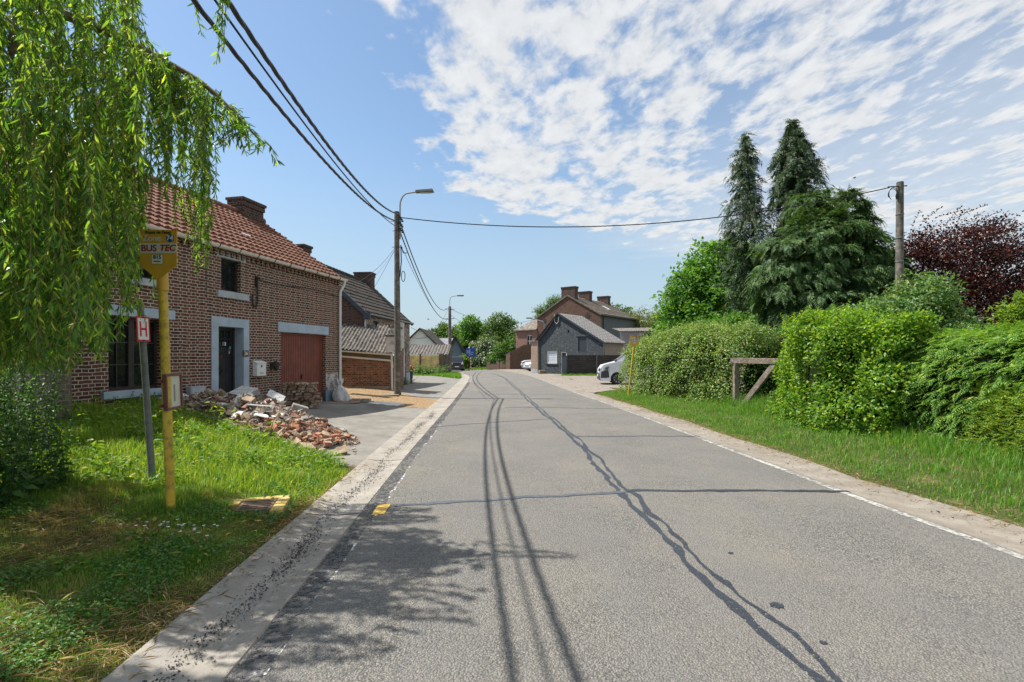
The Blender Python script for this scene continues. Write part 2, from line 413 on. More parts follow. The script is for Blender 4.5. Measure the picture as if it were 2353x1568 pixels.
# ground: one sheet, fine near the camera, stretching to the horizon
xs = sorted(set([round(q, 3) for q in np.concatenate([np.arange(-12, 12.01, .25), np.arange(-40, -12, 2), np.arange(12, 40.1, 2), [-1500, -700, -300, -150, -80, -55, 55, 80, 150, 300, 700, 1500]])]))
ys = sorted(set([round(q, 3) for q in np.concatenate([np.arange(-6, 30, .35), np.arange(30, 70, 1.0), np.arange(70, 130, 5), [-1000, -300, -80, -30, -12, 160, 250, 400, 800, 1500, 3000]])]))
g = MB(); g.grid([[(x, y, ztg(x, y)) for x in xs] for y in ys])
o = g.build('ground', M_GROUND, smooth=True); tag(o, kind='structure')
def sheet(name, poly, mat, dz, step=.45, kind='structure'):
    """a paved sheet following the ground: polygon cut to a grid"""
    import bmesh
    bm = bmesh.new(); f = bm.faces.new([bm.verts.new((p[0], p[1], 0)) for p in poly])
    bmesh.ops.triangulate(bm, faces=[f])
    x0, x1 = min(p[0] for p in poly), max(p[0] for p in poly); y0, y1 = min(p[1] for p in poly), max(p[1] for p in poly)
    for k in np.arange(x0 + step, x1, step):
        bmesh.ops.bisect_plane(bm, geom=bm.verts[:] + bm.edges[:] + bm.faces[:], plane_co=(k, 0, 0), plane_no=(1, 0, 0))
    for k in np.arange(y0 + step, y1, step):
        bmesh.ops.bisect_plane(bm, geom=bm.verts[:] + bm.edges[:] + bm.faces[:], plane_co=(0, k, 0), plane_no=(0, 1, 0))
    for v_ in bm.verts: v_.co.z = zt(v_.co.x, v_.co.y) + dz
    me = bpy.data.meshes.new(name); bm.to_mesh(me); bm.free()
    me.polygons.foreach_set('use_smooth', [True] * len(me.polygons))
    o = link_mesh(name, me, mat)
    return tag(o, kind=kind)
# ------------------------------------------------------------------ road
ysr = [y for y in np.arange(-6, 49.6, .75)]
Lp = [(LX(y), y) for y in ysr] + [(-6.0, 51.4), (-7.6, 53.4), (-10, 55.5), (-14, 58), (-22, 61), (-40, 66)]
Rp = [(RX(y), y) for y in ysr] + [(-1.7 + .55, 53.5), (-2.6, 57.5), (-4.6, 61), (-6.3, 66), (-8.2, 74), (-16, 96)]
rows = []
for a, b in zip(Lp, Rp):
    rows.append([(lerp(a[0], b[0], t), lerp(a[1], b[1], t), zt(lerp(a[0], b[0], t), lerp(a[1], b[1], t)) + .03 * math.sin(PI * t) ** .8) for t in np.linspace(0, 1, 15)])
g = MB(); g.grid(rows); o = g.build('road', M_ASPH, smooth=True); tag(o, kind='structure')
def zr(x, y):
    t = (x - LX(y)) / (RX(y) - LX(y)); t = min(1, max(0, t))
    return zt(x, y) + .03 * math.sin(PI * t) ** .8
def ribbon(name, pts, mat, wd, dz, zf, kind='structure', jit=0, seed=1):
    rng = random.Random(seed); P = []
    for i, p in enumerate(pts):
        a = Vector(pts[max(0, i - 1)]); b = Vector(pts[min(len(pts) - 1, i + 1)]); t = (b - a).normalized(); n = Vector((t.y, -t.x))
        wl = wd[i] if isinstance(wd, list) else wd
        l = wl / 2 * (1 + rng.uniform(-jit, jit)); r = wl / 2 * (1 + rng.uniform(-jit, jit))
        A = Vector(p) - n * l; B = Vector(p) + n * r
        P.append([(A.x, A.y, zf(A.x, A.y) + dz), (p[0], p[1], zf(p[0], p[1]) + dz), (B.x, B.y, zf(B.x, B.y) + dz)])
    g = MB(); g.grid(P); return tag(g.build(name, mat, smooth=True), kind=kind)
# gutters: dished concrete strips with an outer lip
P = []
for x, y in [(LX(y), y) for y in np.arange(-6, 49.6, .5)] + [(-6.0, 51.4), (-7.6, 53.4), (-10, 55.5), (-14, 58)]:
    y2 = y; P.append([(x + .012, y, zt(x, y) - .012), (x, y, zt(x, y) + .010), (x - .2, y, zt(x, y) - .004), (x - .4, y, zt(x, y) + .004), (x - GW + .02, y, zt(x, y) + .03), (x - GW, y, zt(x, y) + .026), (x - GW - .02, y, zt(x, y) - .06)])
g = MB(); g.grid(P); tag(g.build('kerb_gutter', M_CONC, smooth=True), kind='structure')
P = []
rngk = random.Random(4)
for x, y in [(RX(y), y) for y in np.arange(-6, 61, .5)]:
    wv = .62 + .05 * math.sin(y * 1.7) + rngk.uniform(-.03, .03)
    P.append([(x - .012, y, zt(x, y) - .012), (x, y, zt(x, y) + .008), (x + .25, y, zt(x, y) - .006), (x + wv - .05, y, zt(x, y) + .02), (x + wv + .1, y, zt(x + wv + .1, y) - .03)])
g = MB(); g.grid(P); tag(g.build('sandy_gutter', M_SAND, smooth=True), kind='structure')
# joints across the left gutter
g = MB()
for y in (5.0, 7.6, 10.2, 12.8, 15.4, 18.0, 20.6, 23.2, 26):
    x = LX(y); g.add([(x - GW, y - .035, .032), (x - .4, y - .02, .0085), (x - .2, y, .0005), (x, y + .01, .0145), (x, y + .028, .0145), (x - .2, y + .018, .0005), (x - .4, y - .002, .0085), (x - GW, y - .017, .032)], [(0, 1, 6, 7), (1, 2, 5, 6), (2, 3, 4, 5)])
tag(g.build('gutter_joints', simple('joint_dirt', (.06, .055, .045), .9)), kind='structure')
# markings
M_WL = worn('worn_white_paint', (.72, .71, .68), .535, .56, 11)
M_WR = worn('white_paint', (.50, .48, .44), .42, .56, 14)
tag(ribbon('edge_line', [(LX(y) + .15, y) for y in np.arange(-2, 40, .5)], M_WL, .085, .004, zr, jit=.12, seed=3), kind='structure')
tag(ribbon('edge_line', [(RX(y) - .10, y) for y in np.arange(-2, 52, .5)], M_WR, .10, .004, zr, jit=.05, seed=5), kind='structure')
M_TAR = NT('crack_tar'); gg = M_TAR.geo(); n_ = M_TAR.noise(gg, 55, 6, .7)
M_TAR.col(M_TAR.ramp(n_.outputs['Fac'], [(.3, (.018, .022, .03)), (.62, (.035, .042, .055)), (.75, (.13, .13, .128))])); M_TAR.rough(.42, .5)
M_TAR.L(M_TAR.ramp(M_TAR.noise(gg, 38, 6, .75).outputs['Fac'], [(.40, 0.0), (.47, 1.0)]), M_TAR.p.inputs['Alpha']); M_TAR = M_TAR.m
M_TARF = simple('old_crack_tar', (.075, .085, .10), .6, .2, 20)
CX = [(-3, 1.98), (0, 1.72), (2.44, 1.54), (3.72, 1.38), (5.87, 1.30), (7.4, 1.27), (10.05, 1.17), (15.6, .73), (22, .35), (28, -.05), (35, -.5), (40, -1.1), (45, -1.9)]
def wig(y, s, a): return a * (mnoise.noise((y * 1.9, s, .3)) + .5 * mnoise.noise((y * 5.1, s + 7, 1.3)))
ysc = [y for y in np.arange(-1.5, 9, .09)] + [y for y in np.arange(9, 44, .3)]
for s_, off, wd in ((1.5, -.052, .062), (9.2, .052, .05)):
    pts = [(pl(CX, y) + off + wig(y, s_, .055), y) for y in ysc]
    ww = [wd * (1 + .8 * mnoise.noise((y * 3.3, s_ * 2, 5))) * (1 if y < 18 else .75) for y in ysc]
    ribbon('crack_seal', pts, M_TAR, ww, .003 if off < 0 else .0042, zr, jit=.35, seed=int(s_ * 10))
def cross(x0, y0, x1, y1, wd, seed, mat):
    n = int(abs(x1 - x0) / .09); pts = []
    for i in range(n + 1):
        t = i / n; pts.append((lerp(x0, x1, t), lerp(y0, y1, t) + .07 * mnoise.noise((t * 6, seed, 0)) + .02 * mnoise.noise((t * 40, seed, 3))))
    ww = [wd * (1 + .6 * mnoise.noise((q[0] * 3.1, seed, 8))) for q in pts]
    ribbon('crack_seal', pts, mat, ww, .0052, zr, jit=.3, seed=seed)
cross(LX(5.2) + .1, 5.25, 1.32, 5.72, .075, 11, M_TARF); cross(1.32, 5.78, RX(5.85), 5.86, .08, 12, M_TAR)
cross(1.15, 9.65, RX(9.9), 9.9, .07, 13, M_TARF); cross(LX(12) + .1, 11.2, 1.0, 12.4, .06, 14, M_TARF)
cross(-.2, 15.2, RX(15), 14.9, .06, 15, M_TARF); cross(-1.2, 20.3, 2.6, 20.0, .05, 16, M_TARF)
# tar blobs
g = MB(); rng = random.Random(5)
for cx, cy, r in ((1.66, 3.13, .045), (1.74, 3.96, .022), (1.70, 2.72, .02)):
    g.poly([(cx + r * rng.uniform(.7, 1.25) * math.cos(a), cy + r * rng.uniform(.6, 1.1) * math.sin(a), zr(cx, cy) + .005) for a in np.arange(0, 2 * PI, .35)])
tag(g.build('tar_spots', M_TAR), kind='structure')
# yellow paint mark at the edge
g = MB(); g.add([(-1.405, 4.97, .0), (-1.285, 5.0, .0), (-1.30, 5.34, .0), (-1.43, 5.31, .0)], [(0, 1, 2, 3)])
g.v = [(x, y, zr(x, y) + .006) for x, y, z in g.v]
tag(g.build('yellow_road_mark', worn('yellow_paint', (.66, .43, .09), .33, .42, 30)), kind='structure')
# dark crumbling rim of the asphalt on the left
ribbon('crumbled_edge', [(LX(y) + .09 + .02 * mnoise.noise((y * 2, 3, 1)), y) for y in np.arange(-2, 30, .2)], worn('crumbled_rim', (.10, .10, .105), .47, .56, 22, .9), .16, .0055, zr, jit=.2, seed=8)
# yards and drives
xo = lambda y: LX(y) - GW + .005
sheet('forecourt', [(xo(7.1), 7.1)] + [(xo(y), y) for y in np.arange(8, 15.2, 1)] + [(xo(15.2), 15.2), (-3.6, 15.5), (-4.6, 16.4), (-5.0, 17.4), (-5.2, 17.6), (-6.9, 17.2), (-7.2, 9.6), (-5.2, 8.7), (-3.6, 7.8), (-2.7, 7.3)], M_YARD, .006, .4)
sheet('gravel_pad', [(xo(15.0), 15.0), (xo(16.5), 16.5), (xo(18.0), 18.0), (-3.4, 18.7), (-4.4, 19.8), (-4.8, 20.6), (-7.6, 20.6), (-7.6, 17.0), (-5.6, 17.2), (-4.4, 16.2), (-3.5, 15.4)], M_GRAV, .012, .4)
sheet('side_drive', [(xo(17.9), 17.9)] + [(xo(y), y) for y in np.arange(19, 37, 2)] + [(xo(37.0), 37.0), (-5.2, 38.3), (-7.4, 39.5), (-9, 40), (-9, 24), (-5.2, 20), (-4.3, 19.6), (-3.3, 18.6)], M_OLD, .009, .8)
xr = lambda y: RX(y) + .60
sheet('gravel_lot', [(xr(21.4), 21.4), (4.6, 21.9), (9, 22), (18, 23), (18, 38), (8.8, 38.6), (4.2, 38.8), (3.0, 38.2), (xr(36), 36), (xr(31), 31), (xr(26), 26)], M_LOT, .007, 1.0)
sheet('pavement', [(xr(36), 36), (3.2, 38.4), (4.2, 39.2), (4.4, 41.5), (2.4, 43.5), (2.2, 48), (3.6, 56), (-1.0, 60.6), (-3.6, 60.6)] + [(xr(y), y) for y in (58, 55.5, 50, 46, 42, 39)], M_SAND, .008, 1.0)
# ================================================================== building kit
M_BRICK = brick('red_brick_white_joints', (.08, .034, .024), (.205, .08, .05), (.64, .57, .47), .225, .066, .0082, .015, True)
M_BRICKO = brick('old_orange_brick', (.11, .055, .035), (.33, .135, .07), (.52, .42, .31), .22, .072, .0065, .012, True, pale=(.62, .2, .07), eff_or_glint=((.36, .26, .19), 1.4, .55, .75))
M_BRICKW = brick('limewashed_brick', (.13, .055, .04), (.2, .09, .06), (.42, .37, .31), .22, .072, .0065, .012, True, eff_or_glint=((.50, .455, .39), 7, .46, .60))
M_BRICK2 = brick('brown_red_brick', (.075, .038, .028), (.175, .085, .058), (.25, .205, .16), .22, .074, .0065, .012, True)
M_BRICKG = brick('grey_painted_brick', (.075, .09, .10), (.105, .125, .138), (.05, .057, .068), .3, .10, .012, .03, True, bumpd=.15, rough=.3, eff_or_glint=((.21, .225, .24), 5.5, .56, .66))  # pale mottling paints sun glints into the dark brick colour
M_BRICKP = brick('pinkish_brick', (.46, .30, .215), (.62, .43, .32), (.34, .25, .19), .22, .085, .014, .008, True)
M_BRICKGR = brick('grey_brown_brick', (.15, .115, .09), (.24, .19, .15), (.34, .3, .25), .22, .074, .0065, .012, True)
M_BRICKCH = brick('dark_chimney_brick', (.05, .028, .024), (.11, .055, .042), (.27, .235, .2), .22, .075, .0065, .012, True)
M_BLUE = simple('blue_grey_stone_paint', (.40, .485, .58), .7, .10, 5, dirt=(.3, .35, .4), dlo=.5, dhi=.75)
M_BLUED = simple('blue_plinth_paint', (.20, .33, .44), .75, .14, 5, dirt=(.3, .34, .36), dlo=.5, dhi=.75)
M_LSTONE = simple('grey_limestone', (.42, .45, .48), .8, .1, 6, dirt=(.3, .3, .3), dlo=.5, dhi=.75)
M_TILE = tiles_mat('terracotta_pantile', [(.175, .088, .062), (.225, .113, .08), (.265, .138, .098), (.20, .098, .07), (.295, .16, .115)], .21, .28, ((.16, .115, .09), 1.4, .55, .85))
M_TILEG = tiles_mat('grey_brown_tile', [(.062, .053, .047), (.085, .073, .064), (.105, .092, .082), (.072, .061, .055)], .24, .33, ((.36, .33, .28), 26, .64, .72))
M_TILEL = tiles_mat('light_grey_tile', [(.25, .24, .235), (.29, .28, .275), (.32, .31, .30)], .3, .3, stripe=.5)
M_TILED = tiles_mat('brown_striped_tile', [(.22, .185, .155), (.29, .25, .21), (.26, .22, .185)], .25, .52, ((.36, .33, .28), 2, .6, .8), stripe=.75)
M_CORR = simple('asbestos_sheet', (.19, .17, .15), .9, .25, 3, dirt=(.05, .042, .035), dscale=6, dlo=.46, dhi=.6)
M_PVC = simple('white_plastic', (.70, .69, .65), .45, .06, 3, dirt=(.5, .47, .4), dlo=.55, dhi=.8)
M_WHITE = simple('white_paint_flat', (.76, .76, .74), .55, .05, 4)
M_DARKW = simple('dark_brown_wood', (.035, .026, .024), .45, .25, 10)
M_BLACKW = simple('black_door_paint', (.022, .021, .026), .4, .2, 8)
M_IRON = simple('black_iron', (.015, .014, .014), .5, .1, 10)
M_ZINC = simple('zinc', (.30, .33, .36), .4, .1, 6, .4)
M_GLASS = glass('dark_pane')
M_RUST = simple('red_brown_garage_paint', (.23, .062, .04), .5, .12, 4, dirt=(.15, .045, .034), dscale=3, dlo=.45, dhi=.75)
M_MORTAR = simple('mortar', (.42, .38, .32), .9, .15, 12)
M_CONCP = simple('weathered_concrete_pole', (.125, .108, .09), .9, .2, 9, bump=.01, bscale=60, dirt=(.3, .27, .22), dscale=4, dlo=.5, dhi=.75)

def wallgrid(mb, fn, s0, s1, z0, z1, ops, depth=0, din=None):
    S = sorted(set([s0, s1] + [q for o in ops for q in (o[0], o[1]) if s0 < q < s1])); Z = sorted(set([z0, z1] + [q for o in ops for q in (o[2], o[3]) if z0 < q < z1]))
    for a, b in zip(S, S[1:]):
        for c, d in zip(Z, Z[1:]):
            ms, mz = (a + b) / 2, (c + d) / 2
            if any(o[0] < ms < o[1] and o[2] < mz < o[3] for o in ops): continue
            mb.quad(fn(a, 0, c), fn(b, 0, c), fn(b, 0, d), fn(a, 0, d))
    if depth:
        for o in ops:
            a, b, c, d = o[:4]; e = o[4] if len(o) > 4 else depth
            mb.quad(fn(a, 0, c), fn(a, e, c), fn(a, e, d), fn(a, 0, d)); mb.quad(fn(b, 0, c), fn(b, e, c), fn(b, e, d), fn(b, 0, d))
            mb.quad(fn(a, 0, d), fn(b, 0, d), fn(b, e, d), fn(a, e, d)); mb.quad(fn(a, 0, c), fn(b, 0, c), fn(b, e, c), fn(a, e, c))
def fbox(mb, fn, s0, s1, v0, v1, z0, z1):
    mb.box8([fn(s0, v0, z0), fn(s1, v0, z0), fn(s1, v1, z0), fn(s0, v1, z0), fn(s0, v0, z1), fn(s1, v0, z1), fn(s1, v1, z1), fn(s0, v1, z1)])
def roofsheet(mb, E0, e, Le, u, Lu, n, tw, th, hw, hs, sub=6, prof='s', rng=None):
    """a slope of tiles: E0 eave corner, e along the eave, u up the slope, n outward"""
    nu = max(1, int(round(Le / tw))); tw = Le / nu; nr = max(1, int(round(Lu / th))); th = Lu / nr
    xs_ = [i * tw / sub for i in range(nu * sub + 1)]
    def h(x):
        q = (x / tw) % 1.0
        if prof == 's': return hw * (math.sin(2 * PI * q) * .5 + (.9 if q > .72 else 0) * math.sin((q - .72) / .28 * PI) * .6)
        if prof == 'flat': return hw * (1 if q < .5 else 0) * .6
        return hw * math.sin(2 * PI * q)
    for r in range(nr):
        rows = []
        j = rng.uniform(-.004, .004) if rng else 0
        for vv, lift in ((r * th - .03, hs), ((r + 1) * th, 0.0)):
            rows.append([E0 + e * x + u * vv + n * (h(x) + lift + (mnoise.noise((x * 2.1, r * .7, vv)) * .008 if rng else 0) + j) for x in xs_])
        low = [E0 + e * x + u * (r * th - .03) + n * (h(x) * .2 - .02) for x in xs_]
        mb.grid([low, rows[0]]); mb.grid(rows)
def chimney(root, name, c, sx, sy, z0, z1, mat, rz, cap=True, capmat=None):
    g = MB(); g.box((c[0], c[1], (z0 + z1) / 2), (sx, sy, z1 - z0), rz)
    ch = g.build(name, mat, root)
    if cap:
        g = MB(); g.box((c[0], c[1], z1 - .10), (sx + .07, sy + .07, .16), rz); g.box((c[0], c[1], z1 + .025), (sx + .14, sy + .14, .085), rz)
        g.build('chimney_cap', capmat or mat, ch)
    return ch  # solid dark core added inside the foliage to stop light passing through

# ================================================================== the brick farmhouse on the left
U = 9.2; HD = Vector((.2083, .9781, 0)); HN = Vector((-.9781, .2083, 0)); HC = Vector((-5.70, 16.42, 0))
def hf(s, v, z): return HC - HD * s + HN * v + Vector((0, 0, z))      # s: towards the viewer, v: into the house
def fs(x): return (16.42 - 10525.0 / (1420 - x)) * 1.0225
def fz(x, y): return EYE - (y - 818.0) / (1420 - x) * U
H = thing('brick_house', (-5.7, 16.42, 0), 'red brick farmhouse with pale joints, terracotta roof and blue stone door surround', 'house')
EZ = 4.10; RV = 3.0; RZ = 6.13; SL = 9.05
win_g = (fs(373), fs(249), fz(372, 891), fz(372, 735.5))
win_u = (fs(553), fs(508), fz(508, 668), fz(508, 590))
win_u2 = (fs(357), fs(302), 3.10, 3.78)
door_o = (fs(559), fs(500), .34, fz(500, 749))
gar_o = (fs(748), fs(645), .13, fz(645, 763.5))
ops = [win_g + (.2,), win_u + (.16,), win_u2 + (.16,), door_o + (.3,), gar_o + (.16,)]
g = MB(); wallgrid(g, hf, 0, SL, -.3, EZ, ops, .2)
g.poly([hf(0, 0, -.3), hf(0, 2 * RV, -.3), hf(0, 2 * RV, EZ), hf(0, RV, RZ - .05), hf(0, 0, EZ)])
g.poly([hf(SL, 0, -.3), hf(SL, 2 * RV, -.3), hf(SL, 2 * RV, EZ), hf(SL, RV, RZ - .05), hf(SL, 0, EZ)])
g.quad(hf(0, 2 * RV, -.3), hf(SL, 2 * RV, -.3), hf(SL, 2 * RV, EZ), hf(0, 2 * RV, EZ))
# corbelled dentil course under the gutter
for k in range(int(SL / .17)):
    s = .05 + k * .17; fbox(g, hf, s, s + .085, -.05, 0, EZ - .17, EZ - .06)
fbox(g, hf, 0.0, SL, -.06, 0, EZ - .06, EZ + .0)
g.build('wall', M_BRICK, H)
# roof
e = -HD; up = (HN * RV + Vector((0, 0, RZ - EZ))).normalized(); Lu = math.hypot(RV, RZ - EZ); nn = Vector((0, 0, 1)) * (RV / Lu) - HN * ((RZ - EZ) / Lu)
OV = .16
g = MB(); rng = random.Random(3)
roofsheet(g, hf(-.14, 0, EZ + .06) - up * OV, e, SL + .3, up, Lu + OV, nn, .21, .28, .05, .055, 6, 's', rng)
# back slope, plain
dn = (HN * RV - Vector((0, 0, RZ - EZ))).normalized()
g.quad(hf(-.14, RV, RZ + .09), hf(SL + .16, RV, RZ + .09), hf(SL + .16, RV, RZ + .09) + dn * (Lu + .2), hf(-.14, RV, RZ + .09) + dn * (Lu + .2))
roof = g.build('roof', M_TILE, H)
g = MB()
k = -.16
while k < SL + .1:
    pts = []; rr = []
    for q in range(5): pts.append(hf(k + q * .1, RV, RZ + .10 + .012 * rng.uniform(-1, 1))); rr.append(.105 + (.018 if q == 0 else 0))
    g.tube(pts, rr, 10); k += .385
g.build('ridge_tiles', M_TILE, roof)
for v0, z0, v1, z1 in ((-.14, EZ - .06, RV, RZ - .02), (2 * RV + .14, EZ - .06, RV, RZ - .02)):
    g = MB(); g.bar(hf(-.06, v0, z0), hf(-.06, v1, z1), .09, .12); g.build('verge', M_MORTAR, roof)
g = MB()
for s, t in ((3.05, 1.35), (6.25, 1.8)):
    g = MB(); c = hf(s, 0, EZ + .09) + up * t + nn * .02; g.bar(c, c + HD * .30 - up * .02, .05, .03, nn); g.build('glass_tile', simple('milky_glass', (.8, .82, .84), .25), roof)
rz_h = math.atan2(HD.y, HD.x)
c = hf(.62, RV, 0); chimney(H, 'chimney', c, .95, .52, 5.75, 6.62, M_BRICKCH, rz_h)
c = hf(-.02, RV + 1.9, 0)
# gutter, brackets, down pipe
g = MB(); n = 7
rows = []
for s in np.linspace(-.16, SL + .15, 24):
    rows.append([hf(s, -.155 + .075 * math.cos(a), EZ + .035 - .008 * s * .3 + .075 * math.sin(a)) for a in np.linspace(-.15, -PI + .15, n)] )
g.grid(rows); rows2 = [[p + Vector((0, 0, .004)) + HN * .0 for p in r] for r in rows]
g.poly(rows[0]); g.poly(rows[-1])
g.build('rain_gutter', M_PVC, H, smooth=True)
for s in np.arange(.3, SL, .62):
    g = MB(); g.tube([hf(s, -.155 + .083 * math.cos(a), EZ + .035 + .083 * math.sin(a)) for a in np.linspace(.2, -PI - .1, 9)], .011, 5)
    g.build('gutter_bracket', M_IRON, H)
g = MB(); g.tube([hf(-.06, -.155, EZ - .02), hf(-.06, -.155, EZ - .14), hf(.02, -.07, EZ - .36), hf(.04, -.06, EZ - .46), hf(.04, -.06, .62)], .045, 10)
for z in (EZ - .5, 3.0, 2.0, 1.2): g.tube([hf(.04, -.06, z - .03), hf(.04, -.06, z + .03)], .053, 10)
g.build('downpipe', M_PVC, H, smooth=True)
g = MB(); g.tube([hf(.04, -.06, .70), hf(.04, -.06, .05)], .05, 10); g.tube([hf(.04, -.11, .72), hf(.08, -.03, .74)], .02, 6); g.build('downpipe_shoe', M_ZINC, H)
# stone trim
def trim(name, s0, s1, v0, v1, z0, z1, mat=M_BLUE, parent=None, bev=.008):
    g = MB(); fbox(g, hf, s0, s1, v0, v1, z0, z1); return g.build(name, mat, parent or H, bevel=bev)
trim('lintel', fs(402), fs(240), -.012, .1, fz(400, 735.5), fz(400, 714.5))
trim('sill', fs(403), fs(231), -.07, .12, fz(401, 905), fz(401, 889.5))
trim('lintel', fs(565), fs(497), -.012, .1, fz(497, 588), fz(497, 571.5), M_LSTONE)
trim('sill', fs(568), fs(497), -.06, .1, fz(497, 682), fz(497, 666), M_LSTONE)
trim('lintel', fs(372), fs(287), -.012, .1, 3.78, 3.95, M_LSTONE)
trim('sill', fs(366), fs(287), -.06, .1, 2.96, 3.10, M_LSTONE)
trim('garage_lintel', fs(754), fs(638), -.02, .12, fz(638, 762), fz(638, 739.5))
# door surround
sT = fz(485, 727); sB = door_o[3]
g = MB(); fbox(g, hf, fs(571), door_o[0] + .008, -.02, .3, .2, sB); fbox(g, hf, door_o[1] - .008, fs(484.5), -.02, .3, .2, sB)
fbox(g, hf, fs(571), fs(484.5), -.02, .3, sB - .008, sT); fbox(g, hf, door_o[0] - .05, door_o[1] + .05, -.1, .3, .2, .34)
g.build('door_surround', M_BLUE, H, bevel=.008)
g = MB(); fbox(g, hf, gar_o[1], fs(571), -.015, .0, -.1, .42); g.build('plinth', M_BLUED, H)
g = MB(); fbox(g, hf, fs(779), gar_o[0], -.018, .16, -.1, .50)
g.build('plinth', M_BLUED, H)
g = MB(); fbox(g, hf, .075, gar_o[0] - .01, -.004, .0, .503, 1.05)
g.build('salt_stained_brick', brick('efflorescent_brick', (.12, .05, .04), (.22, .1, .07), (.6, .56, .5), .225, .066, .0075, .011, True, eff_or_glint=((.6, .58, .55), 5, .4, .55)), H)
# windows
def casement(root, s0, s1, z0, z1, v, mat, cols, rows, mull=True, nm='window', bar=.022, fr=.055):
    g = MB()
    fbox(g, hf, s0, s1, v - .03, v + .03, z0, z0 + fr); fbox(g, hf, s0, s1, v - .03, v + .03, z1 - fr, z1)
    fbox(g, hf, s0, s0 + fr, v - .03, v + .03, z0 + fr, z1 - fr); fbox(g, hf, s1 - fr, s1, v - .03, v + .03, z0 + fr, z1 - fr)
    if mull: m_ = (s0 + s1) / 2; fbox(g, hf, m_ - .055, m_ + .055, v - .036, v + .03, z0 + fr, z1 - fr)
    f = g.build(nm, mat, root)
    g = MB(); halves = [(s0 + fr, (s0 + s1) / 2 - .055), ((s0 + s1) / 2 + .055, s1 - fr)] if mull else [(s0 + fr, s1 - fr)]
    for a, b in halves:
        for i in range(1, cols): q = lerp(a, b, i / cols); fbox(g, hf, q - bar / 2, q + bar / 2, v - .022, v + .006, z0 + fr, z1 - fr)
        for i in range(1, rows): q = lerp(z0 + fr, z1 - fr, i / rows); fbox(g, hf, a, b, v - .02, v + .004, q - bar / 2, q + bar / 2)
    if cols > 1 or rows > 1: g.build('glazing_bars', mat, f)
    g = MB(); fbox(g, hf, s0 + .01, s1 - .01, v + .007, v + .018, z0 + .01, z1 - .01); g.build('pane', M_GLASS, f)
    return f
casement(H, win_g[0], win_g[1], win_g[2], win_g[3], .17, M_DARKW, 2, 3)
casement(H, win_u[0], win_u[1], win_u[2], win_u[3], .14, M_DARKW, 1, 1, False)
casement(H, win_u2[0], win_u2[1], win_u2[2], win_u2[3], .14, M_DARKW, 1, 1, True)
# front door: boards below, six panes above
d0, d1, dz0, dz1 = door_o[0] + .009, door_o[1] - .009, .345, door_o[3] - .009
g = MB(); v = .27
fbox(g, hf, d0, d0 + .06, v - .03, v + .05, dz0, dz1); fbox(g, hf, d1 - .06, d1, v - .03, v + .05, dz0, dz1); fbox(g, hf, d0 + .06, d1 - .06, v - .03, v + .05, dz1 - .07, dz1)
g.build('door_frame', M_DARKW, H)
g = MB(); zt0 = dz1 - .58; wb = (d1 - d0 - .12) / 7
for k in range(7): fbox(g, hf, d0 + .06 + k * wb + .003, d0 + .06 + (k + 1) * wb - .003, v, v + .04, dz0, zt0)
fbox(g, hf, d0 + .06, d1 - .06, v + .014, v + .05, dz0, zt0); fbox(g, hf, d0 + .06, d1 - .06, v - .012, v + .04, zt0, zt0 + .1)
fbox(g, hf, d0 + .06, d0 + .13, v - .004, v + .04, zt0 + .1, dz1 - .07); fbox(g, hf, d1 - .13, d1 - .06, v - .004, v + .04, zt0 + .1, dz1 - .07)
dr = g.build('front_door', M_BLACKW, H)
g = MB(); a, b, c0, c1 = d0 + .13, d1 - .13, zt0 + .1, dz1 - .07
fbox(g, hf, a, b, v + .02, v + .03, c0, c1); g.build('door_pane', M_GLASS, dr)
g = MB()
for i in (1, 2): q = lerp(a, b, i / 3); fbox(g, hf, q - .012, q + .012, v - .003, v + .02, c0, c1)
fbox(g, hf, a, b, v - .002, v + .019, (c0 + c1) / 2 - .012, (c0 + c1) / 2 + .012); g.build('glazing_bars', M_BLACKW, dr)
g = MB(); fbox(g, hf, lerp(a, b, .38), lerp(a, b, .2), v + .012, v + .0195, c0 + .04, c0 + .13); g.build('paper_note', M_WHITE, dr)
g = MB(); m_ = (d0 + d1) / 2; fbox(g, hf, m_ + .02, m_ + .14, v - .012, v, 1.78, 1.92); g.build('spy_grille', M_IRON, dr)
g = MB(); fbox(g, hf, m_ - .02, m_ + .13, v - .02, v, 1.33, 1.39); g.build('letter_slot', M_IRON, dr)
g = MB(); g.tube([hf(m_ + .05 + .06 * math.cos(q), v - .035, 1.22 + .07 * math.sin(q)) for q in np.linspace(0, 2 * PI, 14)], .014, 6); g.box(hf(m_ + .05, v - .015, 1.29), (.05, .05, .05), rz_h); g.build('door_knocker', M_IRON, dr)
g = MB(); rng = random.Random(2)
for k in range(14):
    q = rng.uniform(0, 6.28); L = rng.uniform(.05, .11); p = hf(m_ + .05, v - .012, 1.58); g.tube([p, hf(m_ + .05 + L * math.cos(q), v - .03, 1.58 + L * math.sin(q))], [.012, .004], 4)
g.build('dried_wreath', simple('dried_stalks', (.10, .05, .03), .9), dr)
g = MB(); g.lathe(hf(d0 + .155, v - .02, 1.80), [(.035, 0), (.035, .012)], 10, 'x'); g.build('door_charm', simple('turquoise', (.05, .42, .55), .5), dr)
g = MB(); fbox(g, hf, d0 + .14, d0 + .17, v - .012, v, 1.65, 1.77); g.build('door_charm', simple('yellow_tag', (.62, .5, .25), .6), dr)
